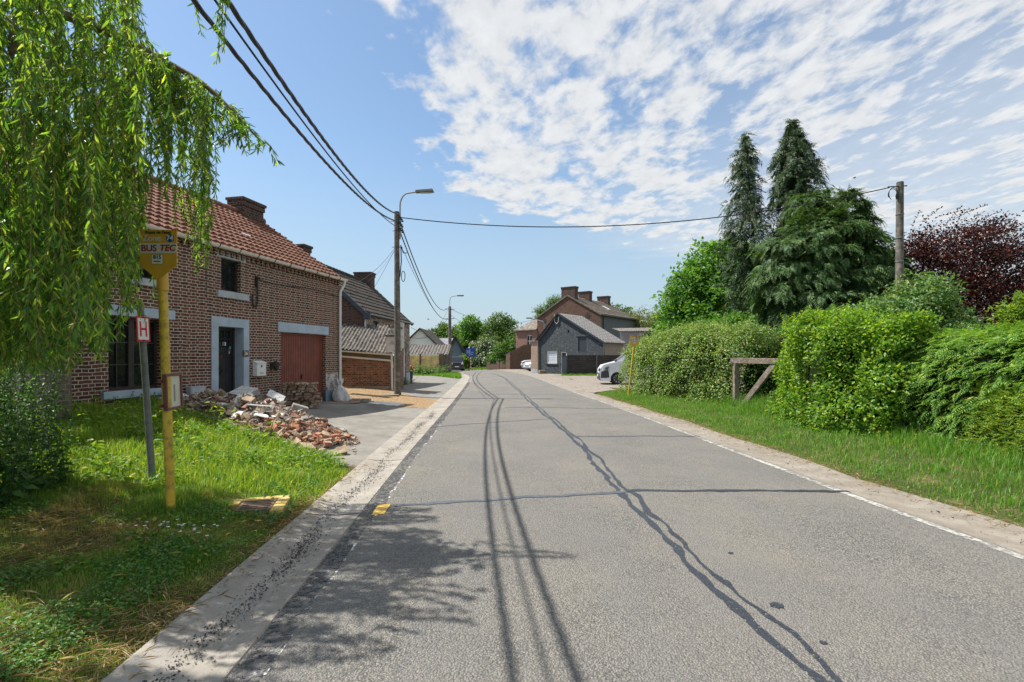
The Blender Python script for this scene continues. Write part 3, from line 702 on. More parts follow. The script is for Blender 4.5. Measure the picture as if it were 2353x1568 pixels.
# garage door: ribbed sheet
g = MB(); n = int((gar_o[1] - gar_o[0]) / .078); wd = (gar_o[1] - gar_o[0]) / n; P0 = []; P1 = []
for k in range(n):
    for f_, vv in ((0, .145), (.08, .120), (.80, .120), (.88, .145)):
        s = gar_o[0] + (k + f_) * wd; P0.append(hf(s, vv, .14)); P1.append(hf(s, vv, gar_o[3] - .02))
g.grid([P0, P1]); fbox(g, hf, gar_o[0], gar_o[1], .15, .16, .14, gar_o[3]); gd = g.build('garage_door', M_RUST, H)
g = MB(); s = (gar_o[0] + gar_o[1]) / 2; fbox(g, hf, s - .015, s + .02, .085, .119, .92, 1.05); g.build('handle', M_IRON, gd)
g = MB(); fbox(g, hf, gar_o[0], gar_o[1], .10, .118, gar_o[3] - .06, gar_o[3] - .005); g.build('top_rail', simple('dull_red_rail', (.2, .06, .045), .6), gd)
# power cable bracket on the wall
g = MB(); p = fs(587); fbox(g, hf, p - .03, p + .03, -.05, 0, 3.35, 3.62)
g.tube([hf(p, -.04, 3.55), hf(p - .02, -.12, 3.58)], .02, 6)
g.tube([hf(p, -.05, 3.5), hf(p, -.05, 2.95), hf(p + .05, -.05, 2.84), hf(p + .12, -.05, 2.83), hf(p + .17, -.05, 2.93), hf(p + .17, -.05, 3.12)], .022, 7)
g.build('cable_bracket', M_IRON, H)
g = MB(); g.tube([hf(s, -.03, 3.52 + .06 * math.sin(s * 1.4) + .02 * s) for s in np.linspace(p - .05, .1, 14)], .012, 5); g.build('wall_cable', M_IRON, H)
g = MB(); s = fs(472); g.tube([hf(s, -.02, EZ - .1), hf(s, -.02, 2.9)], .006, 4); g.build('wall_cable', M_IRON, H)
# things fixed to the house front that could be unscrewed
MBX = thing('mailbox', hf((fs(578) + fs(601)) / 2, -.1, 1.0), 'white metal letterbox with sloping lid on the brick wall beside the front door', 'letterbox')
s0, s1 = fs(601), fs(578); s1 = s0 + .33; z0, z1 = fz(590, 864), fz(590, 836)
g = MB(); g.prism([hf(s0, 0, z0), hf(s0, -.13, z0), hf(s0, -.13, z1), hf(s0, 0, z1 + .05)], -HD * (s1 - s0)); g.build('box', M_WHITE, MBX, bevel=.006)
g = MB(); g.box8([hf(s0 - .012, -.15, z1 + .004), hf(s1 + .012, -.15, z1 + .004), hf(s1 + .012, 0, z1 + .062), hf(s0 - .012, 0, z1 + .062), hf(s0 - .012, -.15, z1 + .02), hf(s1 + .012, -.15, z1 + .02), hf(s1 + .012, 0, z1 + .078), hf(s0 - .012, 0, z1 + .078)]); g.build('lid', M_WHITE, MBX)
g = MB(); fbox(g, hf, (s0 + s1) / 2 - .025, (s0 + s1) / 2 + .025, -.135, -.13, z1 - .09, z1 - .04); g.build('lock', M_IRON, MBX)
g = MB(); fbox(g, hf, (s0 + s1) / 2 - .06, (s0 + s1) / 2 + .06, -.135, -.13, z0 + .06, z0 + .09); g.build('name_slot', simple('brass', (.5, .42, .28), .4), MBX)
# number plaque
def text(body, size, mat, p, ex, ez, name, parent, shear=0, bold=0.0, align='CENTER', depth=.0015):
    cu = bpy.data.curves.new('text', 'FONT'); cu.body = body; cu.size = size; cu.align_x = align; cu.align_y = 'CENTER'; cu.shear = shear; cu.offset = bold; cu.extrude = depth
    t = bpy.data.objects.new('tmp_text', cu); COL.objects.link(t)
    bpy.context.view_layer.update()
    me = bpy.data.meshes.new_from_object(t.evaluated_get(bpy.context.evaluated_depsgraph_get()))
    bpy.data.objects.remove(t); bpy.data.curves.remove(cu)
    ex = Vector(ex).normalized(); ez = Vector(ez).normalized(); nn = ex.cross(ez); p = Vector(p); o0 = org(parent)
    for v_ in me.vertices: v_.co = p + ex * v_.co.x + ez * v_.co.y + nn * v_.co.z - o0
    me.name = name
    return link_mesh(name, me, mat, parent)
s0 = fs(568.5); s1 = s0 + .19; z0, z1 = fz(564, 820), fz(564, 805.5)
NP = thing('house_number', hf((s0 + s1) / 2, -.03, z0), 'brown plaque reading 26 on the blue stone jamb of the front door', 'number plate')
g = MB(); fbox(g, hf, s0, s1, -.034, -.02, z0, z1); g.build('plaque', simple('brown_plaque', (.07, .05, .04), .5), NP)
text('26', .13, simple('cream_digits', (.75, .7, .55), .5), hf((s0 + s1) / 2, -.036, (z0 + z1) / 2), HD, (0, 0, 1), 'digits', NP)
# wall lantern
p = fs(623); LN = thing('wall_lantern', hf(p, -.15, 1.55), 'small black hooded lantern on the brick wall left of the red garage door', 'lamp')
z = fz(623, 842); g = MB(); g.lathe(hf(p, -.15, z), [(.02, .13), (.13, .05), (.14, .03), (.10, .02)], 10); g.build('hood', M_IRON, LN)
g = MB(); g.lathe(hf(p, -.15, z - .09), [(.03, -.03), (.06, 0), (.085, .1)], 8); g.build('glass', simple('smoked_glass', (.05, .04, .035), .2), LN)
g = MB(); g.tube([hf(p, 0, z + .02), hf(p, -.1, z + .12), hf(p, -.15, z + .13)], .014, 6); fbox(g, hf, p - .05, p + .05, -.02, 0, z - .08, z + .1); g.build('wall_bracket', M_IRON, LN)
# grey projecting neighbour wall at the near end of the house
NW = thing('brick_wall', hf(SL + .2, -.3, .4), 'shaded grey-brown brick wall behind the willow at the near end of the farmhouse', 'wall')
g = MB(); a = hf(SL + .02, .05, 0); b = a - HN * 1.2; c = b - HD * .35; d = a - HD * .35
g.box8([(q.x, q.y, .1) for q in (a, b, c, d)] + [(q.x, q.y, 3.4) for q in (a, b, c, d)]); g.build('wall', M_BRICKGR, NW)
g = MB(); q = (a + b + c + d) / 4; g.box((q.x, q.y, 3.44), (.48, 1.32, .08), rz_h - PI / 2); g.build('coping', M_CONC, NW)
# small chimney behind the ridge at the far gable: belongs to the rear wing
RWp = hf(-.25, RV + 1.2, 0)

# ================================================================== second house with the grey tiled roof
A2 = Vector((-6.6, 22.3, 0)); d2 = Vector((.0936, .9956, 0)); n2 = Vector((-.9956, .0936, 0))
def h2(s, v, z): return A2 + d2 * s + n2 * v + Vector((0, 0, z))      # s away from viewer
H2 = thing('tiled_house', (-6.6, 22.3, 0), 'old brick house with a dark grey tiled roof behind the concrete pole', 'house')
E2 = 3.5; R2 = 5.78; V2 = 2.45; L2 = 6.75
ops2 = [(1.05, 1.75, 2.95, 3.25, .12), (3.0, 3.5, 2.98, 3.2, .12), (3.75, 6.05, 0.0, 2.0, .12)]
g = MB(); wallgrid(g, h2, 0, L2, -.3, E2, ops2, .15); w2 = g.build('wall', M_BRICKW, H2)
g = MB(); g.poly([h2(-.003, 0, -.3), h2(-.003, 2 * V2, -.3), h2(-.003, 2 * V2, E2), h2(-.003, V2, R2 - .05), h2(-.003, 0, E2)]); g.poly([h2(L2, 0, -.3), h2(L2, 2 * V2, -.3), h2(L2, 2 * V2, E2), h2(L2, V2, R2 - .05), h2(L2, 0, E2)])
g.quad(h2(0, 2 * V2, -.3), h2(L2, 2 * V2, -.3), h2(L2, 2 * V2, E2), h2(0, 2 * V2, E2)); g.build('gable', M_BRICK2, H2)
up2 = (n2 * V2 + Vector((0, 0, R2 - E2))).normalized(); Lu2 = math.hypot(V2, R2 - E2); nn2 = Vector((0, 0, 1)) * (V2 / Lu2) - n2 * ((R2 - E2) / Lu2)
g = MB(); roofsheet(g, h2(-.12, 0, E2 + .06) - up2 * .2, d2, L2 + .3, up2, Lu2 + .2, nn2, .26, .33, .022, .035, 4, 's', random.Random(8))
dn2 = (n2 * V2 - Vector((0, 0, R2 - E2))).normalized(); g.quad(h2(-.12, V2, R2 + .08), h2(L2 + .18, V2, R2 + .08), h2(L2 + .18, V2, R2 + .08) + dn2 * (Lu2 + .2), h2(-.12, V2, R2 + .08) + dn2 * (Lu2 + .2))
rf2 = g.build('roof', M_TILEG, H2)
g = MB(); k = -.1
while k < L2 + .1: g.tube([h2(k, V2, R2 + .085), h2(k + .36, V2, R2 + .075)], [.11, .095], 8); k += .36
g.build('ridge_tiles', M_TILEG, rf2)
g = MB(); g.bar(h2(L2 + .12, -.15, E2 - .1), h2(L2 + .12, V2, R2 - .02), .06, .14); g.build('verge', simple('slate_grey_board', (.06, .07, .085), .6), rf2)
g = MB(); g.bar(h2(-.1, -.15, E2 - .1), h2(-.1, V2, R2 - .02), .08, .18); fbox(g, h2, -.2, -.06, -.32, .0, E2 - .28, E2 + .02); g.build('verge', simple('slate_grey_board', (.06, .07, .085), .6), rf2)
c = h2(L2 - .5, V2 + .05, 0); rz2 = math.atan2(d2.y, d2.x); chimney(H2, 'chimney', c, .62, .95, 5.3, 6.32, M_BRICKCH, rz2)
g = MB(); rows = [[h2(s, -.16 + .07 * math.cos(a), E2 + .02 + .07 * math.sin(a)) for a in np.linspace(0, -PI, 7)] for s in np.linspace(-.15, L2 + .15, 6)]; g.grid(rows); g.build('rain_gutter', M_ZINC, H2, smooth=True)
g = MB(); g.tube([h2(-.06, -.14, E2 - .06), h2(-.05, -.05, E2 - .3), h2(-.04, -.05, E2 - .85), h2(.1, -.1, E2 - .92), h2(1.9, -.35, E2 - .95)], .04, 8); g.build('downpipe', M_PVC, H2)
for o_ in ops2[:2]:
    g = MB(); fbox(g, h2, o_[0], o_[1], .1, .13, o_[2], o_[3]); g.build('window', simple('dark_opening', (.012, .011, .012), .5), H2)
g = MB(); fbox(g, h2, 3.5, 6.3, -.02, .1, 2.0, 2.35); g.build('lintel', M_CONCP, H2)
g = MB(); P0 = []; P1 = []
for k in range(22):
    z = .03 + k * .09
    for f_, vv in ((0, .085), (.15, .06), (.85, .06), (1.0, .085)): P0.append(h2(3.75, vv, z + f_ * .09)); P1.append(h2(6.05, vv, z + f_ * .09))
g.grid([P0, P1]); g.build('roller_shutter', simple('white_shutter', (.74, .76, .78), .5, .04), H2)
g = MB(); fbox(g, h2, 6.06, 6.76, -.03, .02, -.1, .62); g.build('plinth', M_LSTONE, H2)
# rear wing chimney poking over the farmhouse verge
RW = thing('rear_wing', (RWp.x, RWp.y, 0), 'low rear wing with a small brick chimney peeking over the farmhouse gable', 'outbuilding')
a = hf(-.25, 3.6, 0); g = MB(); g.box((a.x - 2.6, a.y + 1.0, 2.0), (3.6, 2.6, 4.0), rz_h - PI / 2); g.build('wall', M_BRICK2, RW)
CPX = at(694, 590, 18.6)
chimney(RW, 'chimney', (CPX.x, CPX.y), .42, .42, 3.9, EYE + (818 - 569) * 18.6 / F, M_BRICKCH, rz_h)

# ================================================================== lean-to with corrugated roof and orange brick wall
LT = thing('lean_to_shed', (-5.9, 20.5, 0), 'brick lean-to with corrugated grey roof and patchy orange brick end wall', 'shed')
yl = 20.5
g = MB()
def ltf(x, v, z): return Vector((x, yl + v, z))
g.poly([(-7.4, yl, -.2), (-4.86, yl, -.2), (-4.86, yl, 1.60), (-7.4, yl, 1.82)])
g.poly([(-4.86, yl, -.2), (-4.86, yl + 1.85, -.2), (-4.86, yl + 1.85, 2.35), (-4.86, yl, 1.60)])
wl = g.build('wall', M_BRICKO, LT)
g = MB(); g.box8([(-5.19, yl + .02, 1.75), (-4.84, yl + .02, 1.75), (-4.84, yl + .42, 1.75), (-5.19, yl + .42, 1.75), (-5.19, yl + .02, 2.39), (-4.84, yl + .02, 2.39), (-4.84, yl + .42, 2.39), (-5.19, yl + .42, 2.39)])
g.box((-4.99, yl + .9, 2.3), (.3, .9, .95)); g.box((-4.99, yl + 1.6, 2.5), (.3, .55, 1.15)); g.build('parapet', brick('whitewashed_brick', (.3, .2, .16), (.42, .33, .27), (.6, .56, .5), .22, .072, .0065, .012, True, eff_or_glint=((.66, .62, .56), 4, .36, .5)), LT)
g = MB(); g.box((-5.01, yl + .22, 2.43), (.44, .48, .07)); g.box((-4.99, yl + .9, 2.81), (.4, .95, .07)); g.build('parapet_cap', M_CONCP, LT)
g = MB(); rows = []
for j in range(9):
    t = j / 8; r = []
    for i in range(160):
        x = -7.6 + i * (2.45 / 159); f_ = (x + 7.6) / 2.45
        r.append((x, yl - .12 + t * 2.05, lerp(1.93, 1.72, f_) + t * lerp(1.16, 1.2, f_) + .035 * math.sin(2 * PI * x / .148) + (.012 if j % 3 == 0 else 0)))
    rows.append(r)
g.grid(rows); g.build('corrugated_roof', M_CORR, LT, smooth=True)
g = MB()
rows = [[(x, yl - .16 + .06 * math.cos(a), lerp(1.87, 1.66, (x + 7.6) / 2.75) + .06 * math.sin(a)) for a in np.linspace(0, -PI, 7)] for x in np.linspace(-7.6, -4.84, 10)]
g.grid(rows); g.build('rain_gutter', M_PVC, LT, smooth=True)
g = MB(); g.tube([(-7.5, yl - .06, 1.62), (-5.02, yl - .06, 1.41), (-4.965, yl - .06, 1.36), (-4.94, yl - .06, 1.28), (-4.92, yl - .06, .15)], .042, 8)
g.tube([(-4.93, yl - .13, 1.62), (-4.93, yl - .08, 1.4), (-4.91, yl - .07, 1.1)], .042, 8); g.build('downpipe', M_PVC, LT, smooth=True)
g = MB(); g.bar((-7.5, yl - .03, 1.74), (-4.86, yl - .03, 1.53), .05, .14); g.build('fascia_board', simple('weathered_board', (.16, .11, .065), .9), LT)
g = MB(); g.box((-5.9, yl - .012, .21), (2.1, .02, .3)); g.build('render_base', simple('crumbled_render', (.33, .24, .18), .95, .2, 8), LT)
# ================================================================== dark grey house on the right of the bend
def frame(o, ex):
    ex = Vector((ex[0], ex[1], 0)).normalized(); ey = Vector((-ex.y, ex.x, 0)); o = Vector(o)
    return lambda s, v, z: o + ex * s + ey * v + Vector((0, 0, z))
DG = frame((2.3, 44.2, 0), (5.1, -3.8)); GL_ = 6.36
DH = thing('grey_painted_house', (2.3, 44.2, 0), 'dark grey painted brick house with its gable to the road and pale tiled roof', 'house')
za, zl, zr_, sa = 5.25, 2.92, 2.75, 2.1
win1 = (.92, 1.98, .92, 2.02); win2 = (2.35, 2.95, 1.0, 1.95); hatch = (4.05, 4.85, 1.95, 3.22); slot = (3.05, 3.2, 3.55, 3.8)
def gz(s): return lerp(zl, za, (s / sa) ** 1.25) if s < sa else lerp(za, zr_, (s - sa) / (GL_ - sa))
g = MB(); ops = [win1, win2, hatch, slot]
S = sorted(set([0, GL_, sa] + [q for o_ in ops for q in o_[:2]] + list(np.linspace(0, GL_, 26)))); Z = sorted(set([-.3] + [q for o_ in ops for q in o_[2:]] + list(np.linspace(0, 5.2, 22))))
for a, b in zip(S, S[1:]):
    for c, d in zip(Z, Z[1:]):
        ms, mz = (a + b) / 2, (c + d) / 2
        if any(o_[0] < ms < o_[1] and o_[2] < mz < o_[3] for o_ in ops): continue
        d1, d2_ = min(d, gz(a)), min(d, gz(b))
        if d1 <= c and d2_ <= c: continue
        g.quad(DG(a, 0, min(c, gz(a))), DG(b, 0, min(c, gz(b))), DG(b, 0, d2_), DG(a, 0, d1))
for o_ in ops:
    a, b, c, d = o_; e_ = .14
    g.quad(DG(a, 0, c), DG(a, e_, c), DG(a, e_, d), DG(a, 0, d)); g.quad(DG(b, 0, c), DG(b, e_, c), DG(b, e_, d), DG(b, 0, d)); g.quad(DG(a, 0, d), DG(b, 0, d), DG(b, e_, d), DG(a, e_, d)); g.quad(DG(a, 0, c), DG(b, 0, c), DG(b, e_, c), DG(a, e_, c))
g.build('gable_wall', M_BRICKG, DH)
M_FRW = simple('cream_frame', (.72, .68, .6), .5, .04)
def dgwin(nm, o_, blind):
    a, b, c, d = o_; f = .09; g = MB()
    fbox(g, DG, a, b, .05, .12, c, c + f); fbox(g, DG, a, b, .05, .12, d - f, d); fbox(g, DG, a, a + f, .05, .12, c + f, d - f); fbox(g, DG, b - f, b, .05, .12, c + f, d - f)
    fr = g.build(nm, M_FRW, DH)
    g = MB(); fbox(g, DG, a + f, b - f, .10, .115, c + f, d - f)
    g.build('pane', M_GLASS if not blind else simple('pale_blind', (.52, .55, .64), .35, .03), fr)
    if blind:
        g = MB()
        for k in range(6): z = lerp(c + f, d - f, (k + .5) / 6); fbox(g, DG, a + f + .01, b - f - .01, .085, .098, z - .05, z + .045)
        g.build('blind_slats', simple('white_slats', (.68, .70, .74), .5), fr)
    g = MB(); fbox(g, DG, a - .08, b + .08, -.06, .1, c - .08, c - .003); g.build('sill', simple('dark_sill', (.06, .065, .07), .5), fr)
dgwin('window', win1, True); dgwin('window', win2, False)
g = MB()
for k in range(7): q = lerp(hatch[0], hatch[1], k / 7); fbox(g, DG, q + .006, q + .107, .06, .1, hatch[2], hatch[3])
hd = g.build('loft_door', simple('dark_blue_grey_boards', (.045, .052, .065), .55), DH)
g = MB(); fbox(g, DG, hatch[0] - .22, hatch[1] + .22, -.03, .05, hatch[3] + .004, hatch[3] + .17); g.build('lintel', simple('grey_painted_timber', (.07, .08, .09), .6), DH)
g = MB(); fbox(g, DG, slot[0], slot[1], .1, .13, slot[2], slot[3]); g.build('vent_slot', M_IRON, DH)
# brick strip flush with the gable, towards the road
g = MB(); g.box8([DG(-.72, -.02, -.2), DG(0.0, -.02, -.2), DG(0.0, .3, -.2), DG(-.72, .3, -.2), DG(-.72, -.02, 2.85), DG(0, -.02, 2.85), DG(0, .3, 2.85), DG(-.72, .3, 2.85)])
st = g.build('brick_strip', M_BRICKP, DH); g = MB(); fbox(g, DG, -.72, 0.02, -.035, .0, -.2, .42); g.build('plinth', M_LSTONE, st)
g = MB(); fbox(g, DG, -.95, .1, -.12, .5, 2.85, 2.98); g.build('eave_slab', simple('eave_slab', (.22, .2, .18), .8), DH)
g = MB(); g.tube([DG(-.02, -.09, 2.9), DG(.06, -.09, 2.7), DG(.08, -.09, 0)], .055, 8); g.build('downpipe', simple('brown_grey_pipe', (.2, .17, .15), .6), DH)
g = MB(); g.tube([DG(1.75, -.05, 5.2), DG(1.78, -.06, 4.55), DG(1.98, -.06, 4.35), DG(2.15, -.06, 4.5), DG(2.2, -.06, 4.95)], .035, 6); g.build('cable_hook', simple('pale_cable_pipe', (.45, .43, .4), .6), DH)
# remaining walls and roof
DL = 3.9
def dq(g, *p): g.poly([DG(*q) for q in p])
g = MB(); dq(g, (GL_, 0, -.3), (GL_, DL, -.3), (GL_, DL, zr_), (GL_, 0, zr_)); dq(g, (0, DL, -.3), (GL_, DL, -.3), (GL_, DL, zr_), (sa, DL, za), (0, DL, zl)); dq(g, (0, 0, -.3), (0, DL, -.3), (0, DL, zl), (0, 0, zl))
g.build('side_wall', simple('pinkish_siding', (.38, .3, .26), .7, .08, 3), DH)
g = MB()
for k in range(9): fbox(g, DG, GL_ + .002, GL_ + .02, .03, DL, -.1 + k * .31, .19 + k * .31)
g.build('siding_boards', simple('pinkish_siding'  , (.38, .3, .26)), DH)
u_ = (DG(sa, 0, za) - DG(GL_, 0, zr_)).normalized(); Lr = (DG(sa, 0, za) - DG(GL_, 0, zr_)).length; ev = (DG(0, 1, 0) - DG(0, 0, 0)); nr = ev.cross(u_).normalized(); nr = nr if nr.z > 0 else -nr
g = MB(); roofsheet(g, DG(GL_, -.16, zr_ + .04) - u_ * .25, ev, DL + .5, u_, Lr + .25, nr, .3, .30, .03, .02, 4, 's')
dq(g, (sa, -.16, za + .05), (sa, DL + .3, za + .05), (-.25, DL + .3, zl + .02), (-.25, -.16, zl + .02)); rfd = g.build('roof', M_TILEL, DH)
g = MB(); g.bar(DG(GL_ + .2, -.14, zr_ - .12), DG(sa, -.14, za + .02), .05, .14); pts = [DG(s, -.1, gz(s) + .03) for s in np.linspace(0, sa, 8)]
for p0, p1 in zip(pts, pts[1:]): g.bar(p0, p1, .1, .06)
g.build('verge', simple('dark_verge', (.035, .04, .048), .6), rfd)
g = MB(); g.bar(DG(GL_ + .2, -.16, zr_ - .08), DG(GL_ + .2, DL + .3, zr_ - .08), .1, .09); g.tube([DG(GL_ + .12, -.1, zr_ - .1), DG(GL_ + .12, -.06, 0)], .05, 8); g.build('rain_gutter', simple('brown_gutter', (.13, .115, .105), .5), DH)
ST = thing('stone_block', DG(.6, -.5, 0), 'small brown stone block on the pavement at the foot of the dark grey gable', 'stone')
g = MB(); c = DG(.75, -.45, .17); g.box((c.x, c.y, .19), (.62, .34, .32), .35); g.build('block', simple('brown_block', (.24, .19, .14), .9, .2, 8), ST, bevel=.04)
# ------------------------------------------------------------------ big brick house behind
BG = frame((2.96, 58.5, 0), (.8, -.6)); BL = 8.25
BH = thing('big_brick_house', (2.96, 58.5, 0), 'tall brown brick house with three chimneys rising behind the dark grey house', 'house')
bz, ba = 6.08, 8.36
g = MB(); g.poly([BG(0, 0, -.3), BG(BL, 0, -.3), BG(BL, 0, bz), BG(BL / 2, 0, ba), BG(0, 0, bz)]); g.poly([BG(0, 9.4, -.3), BG(BL, 9.4, -.3), BG(BL, 9.4, bz), BG(BL / 2, 9.4, ba), BG(0, 9.4, bz)]); g.quad(BG(0, 0, -.3), BG(0, 9.4, -.3), BG(0, 9.4, bz), BG(0, 0, bz))
gw = g.build('gable_wall', M_BRICK2, BH)
g = MB(); wallgrid(g, lambda s, v, z: BG(BL - v, s, z), 0, 9.4, -.3, bz, [(2.3, 2.75, 2.6, 3.9, .15), (4.4, 4.95, 2.6, 3.75, .15), (7.0, 7.55, 2.6, 3.65, .15)], .15); g.build('side_wall', simple('grey_green_render', (.12, .135, .14), .8, .08, 2), BH)
for s0, s1, z1 in ((2.3, 2.75, 3.9), (4.4, 4.95, 3.75), (7.0, 7.55, 3.65)):
    g = MB(); FR = lambda s, v, z: BG(BL - v, s, z); fbox(g, FR, s0, s1, .1, .14, 2.6, z1); wd_ = g.build('window', M_WHITE, BH)
    g = MB(); fbox(g, FR, s0 + .12, s1 - .06, .085, .099, 2.66, z1 - .1); g.build('pane', M_GLASS, wd_)
ub = (BG(BL / 2, 0, ba) - BG(BL, 0, bz)).normalized(); Lb = (BG(BL / 2, 0, ba) - BG(BL, 0, bz)).length; eb = BG(0, 1, 0) - BG(0, 0, 0); nb_ = eb.cross(ub); nb_ = nb_ if nb_.z > 0 else -nb_
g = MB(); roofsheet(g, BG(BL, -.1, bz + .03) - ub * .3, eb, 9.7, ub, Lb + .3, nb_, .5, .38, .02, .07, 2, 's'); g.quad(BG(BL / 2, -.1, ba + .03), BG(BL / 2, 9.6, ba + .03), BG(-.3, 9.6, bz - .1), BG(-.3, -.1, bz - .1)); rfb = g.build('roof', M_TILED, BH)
g = MB(); g.bar(BG(BL + .1, -.06, bz - .05), BG(BL / 2, -.06, ba + .04), .12, .14); g.bar(BG(-.1, -.06, bz - .05), BG(BL / 2, -.06, ba + .04), .12, .14); g.build('verge', M_CONCP, rfb)
g = MB(); c = BG(BL - 2.2, 8.0, 0); uu = BG(BL, 5.2, bz + .12) + ub * 1.7; g.box((0, 0, 0), (.01, .01, .01)) if False else g.bar(uu, uu + ub * 1.0, .6, .08, nb_); g.build('skylight', simple('zinc_skylight', (.5, .53, .56), .3), rfb)
rzb = math.atan2(-.6, .8)
for v_, hh in ((.45, 9.2), (4.1, 9.05), (9.0, 8.95)):
    c = BG(BL / 2, v_, 0); chimney(BH, 'chimney', (c.x, c.y), 1.75 if v_ < 1 else 1.45, .75, 7.9, hh + .12, M_BRICKCH, rzb)
for s_, z in ((.95, 5.7), (BL - 1.6, 6.0)):
    g = MB(); q = .36; g.poly([BG(s_ - q, -.03, z), BG(s_, -.03, z - q), BG(s_ + q, -.03, z), BG(s_, -.03, z + q)]); g.build('wall_tie_plate', simple('dark_diamond', (.03, .026, .025), .7), gw)
g = MB(); g.bar(BG(BL + .3, 0, bz - .1), BG(BL + .3, 9.6, bz - .1), .14, .13); g.tube([BG(BL + .25, .3, bz - .15), BG(BL + .07, .5, bz - .6), BG(BL + .07, .5, 2)], .07, 6); g.build('rain_gutter', simple('dark_gutter', (.05, .055, .06), .5), BH)
# annex on the left of it, same line
AX = thing('brick_annex', BG(-2, 0, 0), 'low pinkish brick annex with mossy sloping roof at the left of the big brick house', 'building')
pw = simple('x', (.1, .1, .1))
M_PINKB = brick('pink_red_brick', (.24, .10, .08), (.36, .16, .12), (.36, .28, .23), .25, .085, .012, .01, True)
g = MB(); awn = (-1.45, -.78, 2.5, 4.05, .15); wallgrid(g, BG, -3.1, 0, -.3, 4.7, [awn], .15); g.quad(BG(-3.1, 0, -.3), BG(-3.1, 4, -.3), BG(-3.1, 4, 4.7), BG(-3.1, 0, 4.7)); g.build('wall', M_PINKB, AX)
g = MB(); g.poly([BG(-3.3, -.25, 4.72), BG(.0, -.25, 4.72), BG(.0, 3.2, 6.9 + .2), BG(-.35, 2.6, 6.75)]); g.poly([BG(-3.3, -.25, 4.72), BG(-.35, 2.6, 6.75), BG(0, 3.2, 7.1), BG(-3.3, 5, 4.72)]); g.poly([BG(-3.3, -.25, 4.72), BG(-3.3, -.25, 4.6), BG(.0, -.25, 4.6), BG(0, -.25, 4.72)]); g.build('roof', tiles_mat('mossy_tile', [(.15, .12, .1), (.22, .175, .15), (.19, .16, .13)], .25, .3, ((.4, .38, .34), 2.5, .5, .7)), AX)
g = MB(); fbox(g, BG, awn[0], awn[1], .08, .14, awn[2], awn[3]); f_ = g.build('window', M_WHITE, AX)
g = MB()
for k in range(2): a = lerp(awn[0], awn[1], k / 2) + .06; fbox(g, BG, a, a + .22, .06, .079, awn[2] + .08, awn[3] - .08)
g.build('pane', M_GLASS, f_)
# garden wall, piers and low front walls
GWt = thing('garden_wall', (0, 58, 0), 'tall brown brick garden wall with a sloping top beside the white cars', 'wall')
M_BRICKGW = brick('brown_rough_brick', (.13, .075, .05), (.24, .14, .095), (.17, .12, .085), .24, .08, .012, .016, True, bumpd=.03)
Y0 = 57.5; x0, x1 = at(1172, 849, Y0).x, at(1232, 849, Y0).x
g = MB(); g.prism([(x0, Y0, -.2), (x1, Y0, -.2), (x1, Y0, 3.05), ((x0 + x1) / 2, Y0, 2.75), (x0, Y0, 1.95)], (0, .3, 0)); g.build('wall', M_BRICKGW, GWt)
g = MB(); g.box8([(x0 - .48, Y0 - .05, -.2), (x0, Y0 - .05, -.2), (x0, Y0 + .35, -.2), (x0 - .48, Y0 + .35, -.2), (x0 - .48, Y0 - .05, 1.72), (x0, Y0 - .05, 2.0), (x0, Y0 + .35, 2.0), (x0 - .48, Y0 + .35, 1.72)]); g.build('end_pier', M_BRICKP, GWt)
g = MB(); g.bar((x0 - .6, Y0 + .15, 1.70), (x0 + .02, Y0 + .15, 2.06), .5, .1); g.bar((x0, Y0 + .15, 2.0), ((x0 + x1) / 2, Y0 + .15, 2.8), .36, .07); g.bar(((x0 + x1) / 2, Y0 + .15, 2.8), (x1, Y0 + .15, 3.1), .36, .07); g.build('coping', M_CONCP, GWt)
yw = 57.8
for k, (a, b, lab) in enumerate(((1122, 1145, 'low brick front wall with two capped piers before the dark shrubs'), (1149, 1165, 'short low brick wall with one capped pier next to the tall garden wall'))):
    xa, xb = at(a, 840, yw).x, at(b, 840, yw).x
    t = thing('low_brick_wall', (xa, yw, 0), lab, 'wall')
    g = MB(); g.box(((xa + xb) / 2, yw, .28), (xb - xa - .1, .24, .7)); g.build('wall', M_BRICKP, t)
    g = MB(); g.box(((xa + xb) / 2, yw, .67), (xb - xa - .2, .34, .08)); g.build('coping', M_CONCP, t)
    for p in ((xa, xb) if k == 0 else (xa + .1,)):
        g = MB(); g.box((p, yw, .42), (.36, .36, 1.05)); q = g.build('pier', M_BRICKP, t); g = MB(); g.box((p, yw, .985), (.5, .5, .08)); g.build('pier_cap', M_CONCP, q)
# small street lamp in front of the annex: a bent grey pipe
# ------------------------------------------------------------------ black board fence, grey pier
FN = thing('board_fence', (4.3, 39.5, .1), 'black stained horizontal board fence beside the dark grey house', 'fence')
M_BLKB = simple('black_stained_boards', (.022, .016, .013), .6, .5, 1.5, bump=.01, dirt=(.05, .035, .025), dscale=9, dlo=.5, dhi=.7)
fa, fb = Vector((4.42, 39.5, 0)), Vector((9.1, 39.1, 0)); n = 2
for k in range(2):
    a, b = fa.lerp(fb, k * .5 + (.01 if k else 0)), fa.lerp(fb, (k + 1) * .5 - .02)
    g = MB()
    for r in range(9): z = .12 + r * .17; g.bar(a + Vector((0, 0, z + .085)), b + Vector((0, 0, z + .085)), .03, .163)
    g.build('board_panel', M_BLKB, FN)
for k in range(3):
    p = fa.lerp(fb, k * .5); g = MB(); g.box((p.x, p.y - .03, .83), (.1, .1, 1.66)); g.build('post', simple('dark_post', (.04, .035, .033), .6), FN)
PR = thing('gate_pier', (4.2, 39.6, 0), 'dark grey rendered pier at the left end of the black board fence', 'pillar')
g = MB(); g.box((4.16, 39.7, .75), (.42, .42, 1.6)); g.build('pier', simple('grey_pier_render', (.11, .125, .145), .7), PR, bevel=.01)
